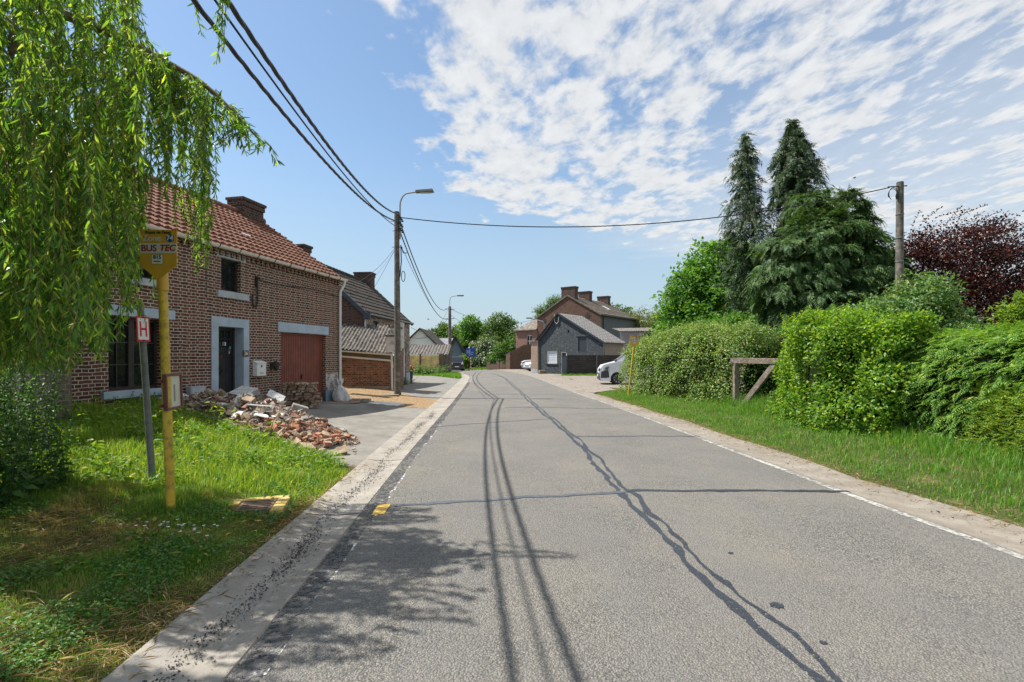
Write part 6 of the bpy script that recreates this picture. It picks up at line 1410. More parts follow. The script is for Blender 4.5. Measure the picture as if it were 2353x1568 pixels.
# ================================================================== vegetation
NR = np.random.default_rng(11)
def unit(a): return a / np.maximum(np.linalg.norm(a, axis=-1, keepdims=True), 1e-9)
def rdir(n): return unit(NR.normal(size=(n, 3)))
def diamond(P, D, N, L, W, fold=.18, curl=.12):
    """one folded leaf per row"""
    n = len(P); L = np.broadcast_to(L, (n,))[:, None]; W = np.broadcast_to(W, (n,))[:, None]
    N = unit(N - D * (N * D).sum(1, keepdims=True)); S = np.cross(D, N)
    a = P; b = P + D * L * .42 + S * W * .5 + N * W * fold; c = P + D * L - N * L * curl; d = P + D * L * .42 - S * W * .5 + N * W * fold
    V = np.stack([a, b, c, d], 1).reshape(-1, 3); k = np.arange(n)[:, None] * 4
    return V, np.concatenate([k + np.array([[0, 1, 2]]), k + np.array([[0, 2, 3]])])
def lance(P, D, N, L, W, curl):
    n = len(P); L = np.broadcast_to(L, (n,))[:, None]; W = np.broadcast_to(W, (n,))[:, None]; curl = np.broadcast_to(curl, (n,))[:, None]
    N = unit(N - D * (N * D).sum(1, keepdims=True)); S = np.cross(D, N)
    def pt(t, s, w): return P + D * L * t - N * L * curl * t * t + S * W * w * s
    V = np.stack([P, pt(.33, 1, .5), pt(.33, -1, .5), pt(.7, 1, .38), pt(.7, -1, .38), pt(1, 0, 0)], 1).reshape(-1, 3)
    k = np.arange(n)[:, None] * 6
    return V, np.concatenate([k + np.array([[0, 1, 2]]), k + np.array([[3, 5, 4]])]), k + np.array([[1, 3, 4, 2]])
def fronds(P, D, N, L, m=9, wid=.5, lw=.16, droop=.25):
    """feathery sprays: an axis with leaflets alternating to both sides"""
    n = len(P); L = np.broadcast_to(L, (n,))[:, None, None]
    N = unit(N - D * (N * D).sum(1, keepdims=True)); S = np.cross(D, N)
    t = np.linspace(.08, .95, m)[None, :, None]; sg = np.where(np.arange(m) % 2 == 0, 1.0, -1.0)[None, :, None]
    Q = P[:, None, :] + D[:, None, :] * L * t - N[:, None, :] * L * droop * t * t
    dd = unit(D[:, None, :] * .75 + S[:, None, :] * sg * .75 * (1.1 - .5 * t) - N[:, None, :] * droop * t)
    ll = L[..., 0] * wid * (1.05 - .75 * t[..., 0]); NN = np.broadcast_to(N[:, None, :], Q.shape)
    NN = NN + NR.normal(size=Q.shape) * .25
    return diamond(Q.reshape(-1, 3), dd.reshape(-1, 3), NN.reshape(-1, 3), ll.ravel(), np.maximum(ll.ravel() * lw * 2, .006), .1, .15)
def vnoise(P, s, seed=0.0):
    return np.array([mnoise.noise((p[0] * s + seed, p[1] * s, p[2] * s)) for p in P])
def join(parts):
    V = []; Fs = []; k = 0
    for v_, f in parts: V.append(v_); Fs.append(f + k); k += len(v_)
    return np.concatenate(V), np.concatenate(Fs)
def tri_mesh(name, parts, mat, parent=None):
    V, Fc = join(parts); return npmesh(name, V, [Fc], mat, parent)
M_BARK = simple('dark_bark', (.075, .055, .04), .95, .3, 9, bump=.02, bscale=25); M_BARKW = simple('willow_bark', (.13, .095, .055), .9, .25, 9, bump=.015, bscale=25)
def limbs(root, base, tops, r0, mat=None, name='trunk', bend=.3, seed=1):
    g = MB(); rng = random.Random(seed); b = Vector(base)
    for i, t in enumerate(tops):
        t = Vector(t); pts = []
        for k in range(7):
            q = k / 6; p = b.lerp(t, q); p += Vector((rng.uniform(-1, 1), rng.uniform(-1, 1), 0)) * bend * math.sin(q * PI) * .5; pts.append(p)
        if i: pts = pts[1:]
        pts[0] = pts[0] - Vector((0, 0, .2 if i == 0 else 0))
        g.tube(pts, [lerp(r0 * (1 if i == 0 else .55), r0 * .14, k / (len(pts) - 1)) for k in range(len(pts))], 7)
    return g.build(name, mat or M_BARK, root, smooth=True)
def clump_crown(lobes, leaves, clumps, rc, L, W, up=.5, droop=.15, flat=.6, inner=.15):
    """lobes: [(centre, (rx, ry, rz), weight)]; leaves gather in clumps spread through the shell of each lobe"""
    parts = []; tw = sum(l[2] for l in lobes)
    for c, r_, wgt in lobes:
        n = int(leaves * wgt / tw); nc = max(6, int(clumps * wgt / tw)); c = np.array(c); r_ = np.array(r_)
        u_ = rdir(nc); u_[:, 2] = np.abs(u_[:, 2]) * np.where(NR.random(nc) < .66, 1, -1)
        u_ = unit(u_); rad = NR.uniform(.62, 1.08, nc) ** .8
        rad = np.where(NR.random(nc) < inner, rad * NR.uniform(.3, .8, nc), rad)
        C = c + u_ * r_ * rad[:, None]
        rr = rc * NR.uniform(.6, 1.35, nc)
        i = NR.integers(0, nc, n); off = NR.normal(size=(n, 3)) * np.array([1, 1, flat]) * .55
        P = C[i] + off * rr[i][:, None]
        out = unit(u_[i] * .9 + unit(off) * .6)
        N = unit(out * .55 + np.array([0, 0, up]) + NR.normal(size=(n, 3)) * .55)
        D = unit(out * .7 + NR.normal(size=(n, 3)) * .7 + np.array([0, 0, -droop]))
        s = NR.uniform(.65, 1.3, n); parts.append(diamond(P, D, N, L * s, W * s))
    return parts
def lob(x, y, r, Y, ry=None, dy=0, wgt=None):
    c = at(x, y, Y + dy); R_ = r * (Y + dy) / F; rz = (ry or r) * (Y + dy) / F; return (tuple(c), (R_, R_ * .9, rz), wgt or R_ * rz)
# ------------------------------------------------------------------ leaf colours
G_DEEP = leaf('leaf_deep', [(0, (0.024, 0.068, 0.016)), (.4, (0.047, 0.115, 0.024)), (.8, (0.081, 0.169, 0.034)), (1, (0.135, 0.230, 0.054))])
G_MAPLE = leaf('leaf_maple', [(0, (0.043, 0.132, 0.019)), (.4, (0.078, 0.202, 0.028)), (.8, (0.124, 0.271, 0.039)), (1, (0.202, 0.326, 0.062))], .42)
G_BEECH = leaf('leaf_hornbeam', [(0, (0.052, 0.150, 0.017)), (.4, (0.115, 0.244, 0.025)), (.75, (0.203, 0.337, 0.035)), (1, (0.353, 0.449, 0.056))], .42, rough=.36)
G_MIX = leaf('leaf_mixed_hedge', [(0, (0.057, 0.144, 0.024)), (.35, (0.127, 0.241, 0.050)), (.7, (0.230, 0.333, 0.088)), (.88, (0.345, 0.414, 0.165)), (.96, (0.414, 0.437, 0.209)), (.985, (0.414, 0.299, 0.154)), (1, (0.460, 0.276, 0.165))], .34, rough=.38)
G_CYP = leaf('leaf_cypress', [(0, (0.015, 0.044, 0.014)), (.45, (0.033, 0.079, 0.026)), (.85, (0.064, 0.118, 0.036)), (1, (0.115, 0.134, 0.036))], .14, rough=.55)
G_LEY = leaf('leaf_leylandii', [(0, (0.021, 0.065, 0.017)), (.4, (0.048, 0.119, 0.030)), (.8, (0.090, 0.168, 0.042)), (1, (0.158, 0.200, 0.044))], .18, rough=.55)
G_CONH = leaf('leaf_conifer_hedge', [(0, (0.061, 0.163, 0.030)), (.4, (0.123, 0.279, 0.053)), (.8, (0.228, 0.394, 0.075)), (1, (0.398, 0.464, 0.089))], .28, rough=.5)
G_YEW = leaf('leaf_yew', [(0, (0.068, 0.170, 0.022)), (.5, (0.181, 0.326, 0.040)), (.85, (0.335, 0.425, 0.054)), (1, (0.547, 0.509, 0.072))], .2, rough=.45)
G_COP = leaf('leaf_copper_beech', [(0, (0.017, 0.009, 0.010)), (.5, (0.042, 0.016, 0.015)), (.85, (0.089, 0.028, 0.018)), (1, (0.154, 0.049, 0.025))], .22, (1.9, .8, .6), rough=.3)
G_SHR = leaf('leaf_shrub', [(0, (0.050, 0.123, 0.030)), (.5, (0.108, 0.223, 0.068)), (.85, (0.182, 0.297, 0.105)), (1, (0.330, 0.363, 0.135))], .36)
G_LIME = leaf('leaf_lime', [(0, (0.081, 0.162, 0.016)), (.5, (0.149, 0.257, 0.027)), (1, (0.243, 0.338, 0.047))], .45)
G_WILF = leaf('leaf_far_willow', [(0, (0.081, 0.108, 0.034)), (.5, (0.149, 0.176, 0.061)), (1, (0.243, 0.243, 0.095))], .35)
G_FAR = leaf('leaf_far', [(0, (0.038, 0.090, 0.024)), (.5, (0.075, 0.150, 0.034)), (.85, (0.128, 0.210, 0.048)), (1, (0.180, 0.255, 0.068))], .34)
G_ELD = leaf('leaf_elder_flowering', [(0, (0.039, 0.091, 0.033)), (.55, (0.078, 0.143, 0.052)), (.78, (0.130, 0.182, 0.078)), (.84, (0.585, 0.572, 0.468)), (1, (0.700, 0.700, 0.650))], .3)
G_WIL = leaf('leaf_willow', [(0, (0.036, 0.093, 0.021)), (.35, (0.077, 0.174, 0.037)), (.7, (0.166, 0.268, 0.056)), (.975, (0.289, 0.349, 0.079)), (.985, (0.519, 0.493, 0.068)), (1, (0.519, 0.526, 0.068))], .62, (1.8, 1.85, .55), rough=.34, spec=.5)
# ------------------------------------------------------------------ the willow over the verge
WI = thing('willow_tree', (-6.9, 3.6, .4), 'weeping willow hanging its long leafy strands over the left verge', 'tree')
limbA = [(-6.6, 3.9, 3.4), (-5.6, 4.15, 4.55), (-4.19, 4.3, 4.67), (-3.87, 4.3, 4.55), (-3.43, 4.3, 4.37), (-3.11, 4.3, 4.2), (-2.7, 4.3, 3.97), (-2.42, 4.3, 3.72), (-2.17, 4.3, 3.45)]
limbB = [(-6.6, 3.9, 3.6), (-5.4, 3.8, 4.9), (-3.95, 3.8, 4.22), (-3.80, 3.8, 3.9), (-3.62, 3.8, 3.4), (-3.5, 3.8, 2.75), (-3.46, 3.8, 2.3)]
limbC = [(-6.7, 3.6, 3.2), (-5.6, 2.9, 4.9), (-4.2, 2.4, 5.3), (-2.9, 2.0, 5.0), (-2.2, 1.7, 4.4)]
limbD = [(-6.6, 4.0, 3.4), (-5.8, 4.8, 5.2), (-4.8, 5.2, 5.4), (-4.1, 5.2, 5.3)]
limbE = [(-6.6, 3.9, 3.0), (-5.9, 4.4, 3.6), (-5.1, 4.6, 3.45), (-4.6, 4.6, 2.9), (-4.35, 4.6, 2.5)]
g = MB(); g.tube([(-6.9, 3.6, .1), (-6.88, 3.65, 1.2), (-6.8, 3.75, 2.4), (-6.6, 3.9, 3.6), (-6.4, 3.9, 5.6), (-6.2, 3.8, 7.2)], [.36, .30, .27, .24, .15, .05], 12); g.build('trunk', M_BARKW, WI, smooth=True)
def smooth_path(pts, n=24):
    P = [Vector(p) for p in pts]; out = []
    for i in range(len(P) - 1):
        p0 = P[max(0, i - 1)]; p1 = P[i]; p2 = P[i + 1]; p3 = P[min(len(P) - 1, i + 2)]
        for k in range(6):
            t = k / 6; out.append(.5 * ((2 * p1) + (p2 - p0) * t + (2 * p0 - 5 * p1 + 4 * p2 - p3) * t * t + (3 * p1 - p0 - 3 * p2 + p3) * t ** 3))
    out.append(P[-1]); return out
for l_, r0 in ((limbA, .07), (limbB, .055), (limbC, .08), (limbD, .07), (limbE, .05)):
    sp_ = smooth_path(l_); g = MB(); g.tube(sp_, [max(.006, r0 * (1 - .92 * k / (len(sp_) - 1))) for k in range(len(sp_))], 7); g.build('limb', M_BARKW, WI, smooth=True)
rng = random.Random(5); strands = []
ENV = [(-260, 900), (0, 862), (130, 850), (200, 812), (250, 760), (300, 690), (345, 640), (400, 628), (452, 640), (468, 520), (488, 440), (500, 360)]
AY = [(300, 95), (349, 126), (457, 187), (520, 240), (600, 319)]
def edge_top(x): return -9999 if x < 345 else float(np.interp(x, [a for a, b in AY], [b for a, b in AY])) - 8
def add_strand(x0, y0, z0, z1, sway):
    n = max(4, int((z0 - z1) / .09)); ph = rng.uniform(0, 6.3); a = rng.uniform(0, 6.3); pts = []
    out = rng.uniform(.0, .22)
    for k in range(n + 1):
        t = k / n; arc = out * math.sin(min(1, t * 2.2) * PI / 2)
        pts.append((x0 + math.cos(a) * arc + sway * math.sin(ph + t * 5) * t, y0 + math.sin(a) * arc + sway * math.cos(ph * 1.3 + t * 4) * t, z0 - (z0 - z1) * (t ** 1.08)))
    strands.append(pts)
k = 0
while k < 930:
    x = rng.uniform(-230, 490) if rng.random() < .92 else rng.uniform(330, 480); Y = rng.uniform(3.5, 5.5) if rng.random() < .8 else rng.uniform(3.0, 3.8)
    if x > 330: Y = rng.uniform(4.0, 4.9)
    yb = float(np.interp(x, [a for a, b in ENV], [b for a, b in ENV])); q = rng.random()
    lo = max(edge_top(x), -200 if x < 250 else -110)
    ybb = yb - abs(rng.gauss(0, 45)) if q < .28 else lerp(lo + 60, yb, rng.random() ** .8)
    if x > 460 and rng.random() < .6: continue
    if x > 250 and ybb > 470 and Y < 5.2:
        if x < 310 and rng.random() < .6: Y = rng.uniform(4.2, 4.7)
        elif x < 310 or x > 445: Y = rng.uniform(5.25, 5.8)
        else: continue
    if x > 330 and rng.random() < .42: continue
    if 200 < x < 345 and ybb > 560 and rng.random() < .35: continue
    length = rng.uniform(140, 560); yt = max(lo, ybb - length)
    if ybb - yt < 40: continue
    z1 = EYE - (ybb - 818) / F * Y; z0 = EYE - (yt - 818) / F * Y; X = (x - 1176.5) / F * Y
    if X + .577 * z0 > -.5 and rng.random() < .7: k += .4; continue
    add_strand(X, Y, z0, z1, rng.uniform(.02, .10)); k += 1
# short sprays clothing the long outer limb
spA = smooth_path(limbA)
for k in range(60):
    i = rng.randint(24, len(spA) - 1); p = spA[i] + Vector((rng.gauss(0, .03), rng.gauss(0, .1), 0)); t = i / len(spA); add_strand(p.x, p.y, p.z, p.z - rng.uniform(.12, .42 if t < .9 else .2), .05)
# the part of the crown overhead, outside the picture, that shades the verge and the road
k = 0
while k < 470:
    X = rng.uniform(-5.6, -1.75); Y = rng.uniform(.6, 3.5); z1 = rng.uniform(3.3, 5.2); z0 = z1 + rng.uniform(.6, 1.7)
    if mnoise.noise((X * 1.15 + z1 * .45, Y * 1.15, 6.2)) < (.2 if X < -3.0 else .02): continue
    if X + .577 * z0 > rng.gauss(-.55, .22) or Y > 2.9: continue
    if (z1 - EYE) / Y < .78 and X / Y > -1.1: continue
    add_strand(X, Y, z0, z1, .08); k += 1
for X, Y, z0, z1 in ((-2.93, 4.5, 5.6, 4.62), (-2.62, 4.45, 5.6, 4.55), (-2.55, 4.4, 5.4, 4.15), (-2.50, 4.4, 5.3, 4.35)): add_strand(X, Y, z0, z1, .05)
P = []; D = []; N = []
g = MB()
for s in strands:
    s_ = np.array(s); seg = np.diff(s_, axis=0); ln = np.linalg.norm(seg, axis=1); tot = ln.sum(); n = int(tot * 84)
    if n < 3: continue
    cum = np.concatenate([[0], np.cumsum(ln)]); u_ = np.sort(NR.random(n)) * tot; i = np.clip(np.searchsorted(cum, u_) - 1, 0, len(seg) - 1); f_ = ((u_ - cum[i]) / np.maximum(ln[i], 1e-6))[:, None]
    p = s_[i] + seg[i] * f_; t = unit(seg[i]); side = rdir(n); side = unit(side - t * (side * t).sum(1, keepdims=True))
    d = unit(t * NR.uniform(.25, .95, (n, 1)) + side * .8 + np.array([0, 0, -.35])); P.append(p); D.append(d); N.append(unit(side * .5 + np.array([0, 0, .7]) + NR.normal(size=(n, 3)) * .6))
    g.tube([tuple(q) for q in s_[::2]] + [tuple(s_[-1])], .0028, 3, False)
g.build('twigs', simple('yellow_twig', (.16, .12, .04), .8, .2, 9), WI, uv=False)
P = np.concatenate(P); D = np.concatenate(D); N = np.concatenate(N); n = len(P); s = NR.uniform(.6, 1.25, n)
V, T, Qd = lance(P, D, N, .076 * s, .0128 * s * NR.uniform(.8, 1.3, n), NR.uniform(-.1, .6, n)); npmesh('crown', V, [T, Qd], G_WIL, WI)
# ------------------------------------------------------------------ hedges on the right
def hedge_pts(n, path, w_, h_, bump, lo=.0, sq=3.0):
    pth = np.array(path); seg = np.diff(pth, axis=0); ln = np.linalg.norm(seg, axis=1); cum = np.concatenate([[0], np.cumsum(ln)]); tot = cum[-1]
    u_ = NR.uniform(-w_ * .5, tot + w_ * .5, n); uc = np.clip(u_, 0, tot - 1e-6); i = np.clip(np.searchsorted(cum, uc, 'right') - 1, 0, len(seg) - 1); f_ = ((uc - cum[i]) / ln[i])[:, None]
    c = pth[i] + seg[i] * f_; t = seg[i] / ln[i][:, None]; nn_ = np.stack([t[:, 1], -t[:, 0]], 1)
    over = np.abs(u_ - uc) * np.sign(u_ - uc); rem = np.maximum(0, 1 - (np.abs(over) / (w_ * .5)) ** 3.5) ** (1 / 3.5)
    th = NR.uniform(-.1, PI + .1, n); cs, sn = np.cos(th), np.sin(th)
    rr = (np.abs(cs) ** sq + np.abs(sn) ** sq) ** (-1 / sq)
    a = cs * rr * w_ * .5 * rem; hh = h_(uc / tot) if callable(h_) else np.full(n, h_); z = np.maximum(lo, sn * rr * hh * (.82 + .18 * rem))
    XY = c + t * over[:, None] + nn_ * a[:, None]; N_ = np.stack([nn_[:, 0] * cs + t[:, 0] * over / w_ * 2, nn_[:, 1] * cs + t[:, 1] * over / w_ * 2, sn * .9 + .05], 1); N_ = unit(N_)
    zg = np.array([zt(p[0], p[1]) for p in XY]); P_ = np.stack([XY[:, 0], XY[:, 1], zg + z], 1)
    dn_ = vnoise(P_, 1.3, 3.1) * bump + vnoise(P_, 3.4, 9.0) * bump * .55
    return P_ + N_ * dn_[:, None], N_
def core(name, path, w_, h_, mat, parent):
    g = MB(); rows = []
    for k in range(15):
        t = .02 + .96 * k / 14; p = Vector(path[0]).lerp(Vector(path[-1]), t) if len(path) == 2 else None
        if p is None:
            q = t * (len(path) - 1); i = min(int(q), len(path) - 2); p = Vector(path[i]).lerp(Vector(path[i + 1]), q - i)
        d = (Vector(path[-1]) - Vector(path[0])).normalized(); nv_ = Vector((d.y, -d.x)); hh = float(h_(np.array([t]))[0]) if callable(h_) else h_; r_ = []; e_ = math.sin(max(.02, min(1, min(k, 14 - k) / 4)) * PI / 2)
        for j in range(11):
            a = PI * j / 10; cs, sn = math.cos(a), math.sin(a); rr = (abs(cs) ** 3 + abs(sn) ** 3) ** (-1 / 3); q = Vector((p.x, p.y)) + nv_ * cs * rr * w_ * .5 * e_; z = zt(q.x, q.y) + sn * rr * hh * (.5 + .5 * e_); m_ = .06 * mnoise.noise((q.x * 3, q.y * 3, z * 3)); r_.append((q.x + nv_.x * m_, q.y + nv_.y * m_, z + m_))
        rows.append(r_)
    g.grid(rows); return g.build(name, mat, parent, smooth=True)
M_HCORE = simple('hedge_core_dark', (.016, .024, .008), .95, .4, 12, spec=.02)
def leafhedge(name, lab, path, w_, h_, n, L, W, mat, bump=.16, depth=.26, up=.5, core_s=.80, more=()):
    R = thing(name, (path[0][0], path[0][1], zt(*path[0])), lab, 'hedge'); P_, N_ = hedge_pts(n, path, w_, h_, bump); P_ = P_ - N_ * (NR.random(n) ** 1.6 * depth)[:, None] + NR.normal(size=(n, 3)) * .025
    N2 = unit(N_ * .7 + np.array([0, 0, up]) + NR.normal(size=(n, 3)) * .5); D_ = unit(N_ * .55 + NR.normal(size=(n, 3)) * .7 + np.array([0, 0, -.15])); s = NR.uniform(.6, 1.3, n)
    tri_mesh('foliage', [diamond(P_, D_, N2, L * s, W * s)] + list(more), mat, R)
    core('light_block_core', path, w_ * (core_s - .2), (lambda t: h_(t) * (core_s + .06)) if callable(h_) else h_ * (core_s + .06), M_HCORE, R); return R
def spikes(parent, path, w_, h_, n, mat, L, W, hgt=.3, name='shoots'):
    parts = []
    for k in range(n):
        t = random.random(); q = t * (len(path) - 1); i = min(int(q), len(path) - 2); p = Vector(path[i]).lerp(Vector(path[i + 1]), q - i); hh = float(h_(np.array([t]))[0]) if callable(h_) else h_
        x, y = p.x + random.uniform(-.35, .35) * w_, p.y + random.uniform(-.35, .35) * w_; z0 = zt(x, y) + hh * .93; H_ = hgt * random.uniform(.4, 1.2); m = int(14 * H_ / .3) + 4; tt = np.linspace(0, 1, m)
        le = np.array([random.gauss(0, .25), random.gauss(0, .25)]); P_ = np.stack([x + le[0] * tt * H_, y + le[1] * tt * H_, z0 + tt * H_], 1); a = np.arange(m) * 2.4 + random.random() * 6
        D_ = unit(np.stack([np.cos(a), np.sin(a), np.full(m, .5)], 1)); parts.append(diamond(P_, D_, np.tile([[0, 0, 1.0]], (m, 1)) + NR.normal(size=(m, 3)) * .3, L * (1.1 - .5 * tt), W * (1.1 - .5 * tt)))
    tri_mesh(name, parts, mat, parent)
pA = [(5.5, 20.0), (6.1, 17.2), (6.85, 14.9)]; hA = lambda t: 2.05 + .35 * np.sin(np.clip(t, 0, 1) * 2.2) ** 1 + .0 * t
hgA = leafhedge('mixed_hedge', 'tall mixed hedge with pale and reddish leaves behind the distant bus stop', pA, 1.9, hA, 46000, .060, .042, G_MIX, .32, .3, more=clump_crown([((5.35, 20.3, 1.05), (.75, .7, 1.0), 1), ((5.3, 20.0, 1.75), (.7, .6, .5), .6)], 9000, 160, .2, .06, .042, inner=.4))
spikes(hgA, pA, 1.9, hA, 150, G_MIX, .06, .035, .34)
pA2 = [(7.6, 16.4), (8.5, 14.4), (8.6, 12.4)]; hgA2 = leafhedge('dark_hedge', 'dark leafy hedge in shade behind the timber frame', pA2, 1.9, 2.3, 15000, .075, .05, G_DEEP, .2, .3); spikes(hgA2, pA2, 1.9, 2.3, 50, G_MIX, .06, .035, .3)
pB = [(7.1, 11.3), (6.75, 10.4), (7.0, 9.5)]; hB = lambda t: 2.08 + .22 * np.sin(np.clip(t, 0, 1) * PI)
hgB = leafhedge('hornbeam_hedge', 'bulging bright green hornbeam hedge right of the timber frame', pB, 1.75, hB, 42000, .074, .046, G_BEECH, .36, .3); spikes(hgB, pB, 1.9, hB, 190, G_BEECH, .075, .045, .32)
# conifer hedge of sweeping sprays
pC = [(7.6, 9.9), (7.85, 7.9), (8.0, 6.3), (8.1, 5.0)]; hC = lambda t: 1.80 + .12 * np.sin(np.clip(t, 0, 1) * 5)
HCn = thing('conifer_hedge', (8.2, 8, .15), 'feathery green conifer hedge combed towards the road at the right edge', 'hedge')
P_, N_ = hedge_pts(12500, pC, 1.7, hC, .16); P_ = P_ - N_ * (NR.random(len(P_)) * .22)[:, None]; n = len(P_)
D_ = unit(N_ * .55 + np.array([-.45, -.35, -.42]) + NR.normal(size=(n, 3)) * .2); tri_mesh('foliage', [fronds(P_, D_, N_ + np.array([0, 0, .5]) + NR.normal(size=(n, 3)) * .2, NR.uniform(.14, .34, n), 13, .34, .13, .22)], G_CONH, HCn); core('light_block_core', pC, 1.4, lambda t: hC(t) * .86, M_HCORE, HCn)
pD = [(7.38, 7.2), (7.35, 6.2), (7.3, 5.0)]; HY = thing('yew_bush', (7.5, 6.2, .15), 'low yellow green yew growing out of the foot of the conifer hedge', 'bush')
P_, N_ = hedge_pts(9000, pD, 1.0, 1.02, .16); n = len(P_); P_ = P_ - N_ * (NR.random(n) * .14)[:, None]; D_ = unit(N_ * .9 + np.array([-.3, 0, .1]) + NR.normal(size=(n, 3)) * .5)
tri_mesh('foliage', [fronds(P_, D_, N_ * .3 + np.array([0, 0, 1.0]) + NR.normal(size=(n, 3)) * .3, NR.uniform(.07, .15, n), 9, .42, .16, .1)], G_YEW, HY); core('light_block_core', pD, .72, .8, M_HCORE, HY)
# ------------------------------------------------------------------ conifers behind the hedges
def cypress(name, lab, Y, prof, base, top, nbr, mat, flen, trunk_r=.16, extra=None, seed=1, fpb=14, sag=.45):
    """prof: (y, xl, xr) outline rows; every branch leaves the trunk, sags, and carries sprays to its tip"""
    R = thing(name, (base[0], base[1], .1), lab, 'tree'); b = Vector(base); t_ = Vector(top); g = MB()
    g.tube([b.lerp(t_, k / 10) + Vector((.0, 0, -.2 if k == 0 else 0)) for k in range(11)], [lerp(trunk_r, .02, k / 10) for k in range(11)], 8)
    ys_ = [p[0] for p in prof]; parts = []; rng = random.Random(seed); y0, y1 = min(ys_), max(ys_)
    for k in range(nbr):
        y = y0 + (y1 - y0) * (k + rng.random()) / nbr; xl = float(np.interp(y, ys_, [p[1] for p in prof])); xr_ = float(np.interp(y, ys_, [p[2] for p in prof])); a = k * 2.39996 + rng.uniform(-.4, .4)
        hw = (xr_ - xl) / 2 * Y / F; hw *= rng.uniform(.62, 1.22); cx = ((xl + xr_) / 2 - 1176.5) / F * Y; z = EYE - (y - 818) / F * Y
        tz = (z - b.z) / max(.1, t_.z - b.z); tx, ty_ = b.lerp(t_, min(1, max(0, tz))).xy
        ex, ey = cx + math.cos(a) * hw, Y + math.sin(a) * hw; ln = math.hypot(ex - tx, ey - ty_) + .15; m = max(4, int(fpb * (.5 + .5 * min(1.4, ln)))); tt = np.sort(NR.random(m)) ** .75
        dirn = np.array([ex - tx, ey - ty_, 0]) / max(ln, .1); px = tx + (ex - tx) * tt; py = ty_ + (ey - ty_) * tt; pz = z + .30 * ln * tt * (1 - tt) * 2.2 - sag * ln * tt ** 2.2 + NR.normal(size=m) * .05 + .12
        P_ = np.stack([px, py, pz], 1) + NR.normal(size=(m, 3)) * .07
        D_ = unit(dirn[None] * .9 + np.array([0, 0, -1.0]) * (.15 + sag * 1.3 * tt[:, None]) + NR.normal(size=(m, 3)) * .42); N_ = unit(dirn[None] * .45 + np.array([0, 0, .85]) + NR.normal(size=(m, 3)) * .3); L_ = flen * NR.uniform(.55, 1.2, m) * (.75 + .35 * min(1, ln))
        parts.append(fronds(P_, D_, N_, L_, 9, .5, .17, .4))
        if ln > .4 and k % 2 == 0: g.tube([(tx, ty_, z - .1), tuple(P_[m // 2]), tuple(P_[-1])], [.03, .02, .006], 4, False)
    g.build('trunk', M_BARK, R, smooth=True)
    if extra: parts += extra
    tri_mesh('crown', parts, mat, R); return R
cypress('cypress', 'slender dark cypress with a bare leaning trunk, left of the two tall ones', 26, [(312, 1711, 1715), (345, 1700, 1727), (362, 1688, 1742), (400, 1686, 1738), (450, 1674, 1752), (500, 1655, 1762), (550, 1646, 1765), (590, 1650, 1758), (640, 1664, 1742), (700, 1670, 1735), (765, 1680, 1735)], (13.2, 26, .1), (12.2, 26, 13.0), 230, G_CYP, .40, .15, seed=2, fpb=15)
cypress('cypress', 'taller full cypress behind the bushy blue green conifer', 25, [(284, 1818, 1826), (320, 1800, 1842), (345, 1782, 1864), (400, 1774, 1888), (450, 1768, 1900), (500, 1772, 1908), (545, 1775, 1905), (600, 1780, 1900), (700, 1780, 1900)], (14.3, 25, .1), (14.1, 25, 13.2), 300, G_CYP, .42, .2, seed=5, fpb=19)
def ley(name, lab, lobes, n, mat, flen, trunk, seed=1, leaders=()):
    Yl = 19.8
    R = thing(name, (trunk[0], trunk[1], .1), lab, 'tree'); limbs(R, (trunk[0], trunk[1], .1), [l[0] for l in lobes[:5]], .22, seed=seed); parts = []; tw = sum(l[2] for l in lobes)
    for c, r_, wgt in lobes:
        nf = max(5, int(n / 22 * wgt / tw)); u_ = rdir(nf); u_[:, 2] = np.where(u_[:, 2] < -.45, -u_[:, 2], u_[:, 2]); c = np.array(c); r_ = np.array(r_)
        C_ = c + u_ * r_ * NR.uniform(.72, 1.1, nf)[:, None]; i = np.repeat(np.arange(nf), 22); k = len(i); s_ = NR.random(k)
        out = unit(u_[i] * np.array([1, 1, .35])); side = np.cross(out, np.array([0, 0, 1.0])); w_ = NR.normal(size=(k, 1)); sz = NR.uniform(.5, 1.0, nf)[i][:, None]
        P_ = C_[i] + (out * (s_[:, None] - .35) * .8 + side * w_ * .24 * (.4 + s_[:, None]) + np.array([0, 0, -.34]) * s_[:, None] ** 2 + np.array([0, 0, .12])) * sz * np.minimum(.95, .4 + r_[0] * .45) + NR.normal(size=(k, 3)) * .05
        D_ = unit(out * .8 + side * w_ * .45 + np.array([0, 0, -.75]) * (.1 + s_[:, None]) + NR.normal(size=(k, 3)) * .22); N_ = unit(out * .55 + np.array([0, 0, .8]) + NR.normal(size=(k, 3)) * .2); parts.append(fronds(P_, D_, N_, flen * NR.uniform(.6, 1.2, k), 11, .48, .16, .4))
    for lx, ly_, lh in leaders:      # pointed leaders standing out of the crown
        tp = np.array(at(lx, ly_, Yl)); m = 70; q = NR.random(m) ** .8; a = NR.uniform(0, 6.28, m); rr = .08 + .34 * q
        P_ = tp + np.stack([np.cos(a) * rr * .5, np.sin(a) * rr * .5, -q * lh], 1); D_ = unit(np.stack([np.cos(a), np.sin(a), .75 - 1.1 * q], 1) + NR.normal(size=(m, 3)) * .2); N_ = unit(np.stack([np.cos(a) * .5, np.sin(a) * .5, np.full(m, .8)], 1)); parts.append(fronds(P_, D_, N_, .16 + .26 * q, 9, .48, .17, .55))
    tri_mesh('crown', parts, mat, R); return R
Yl = 20
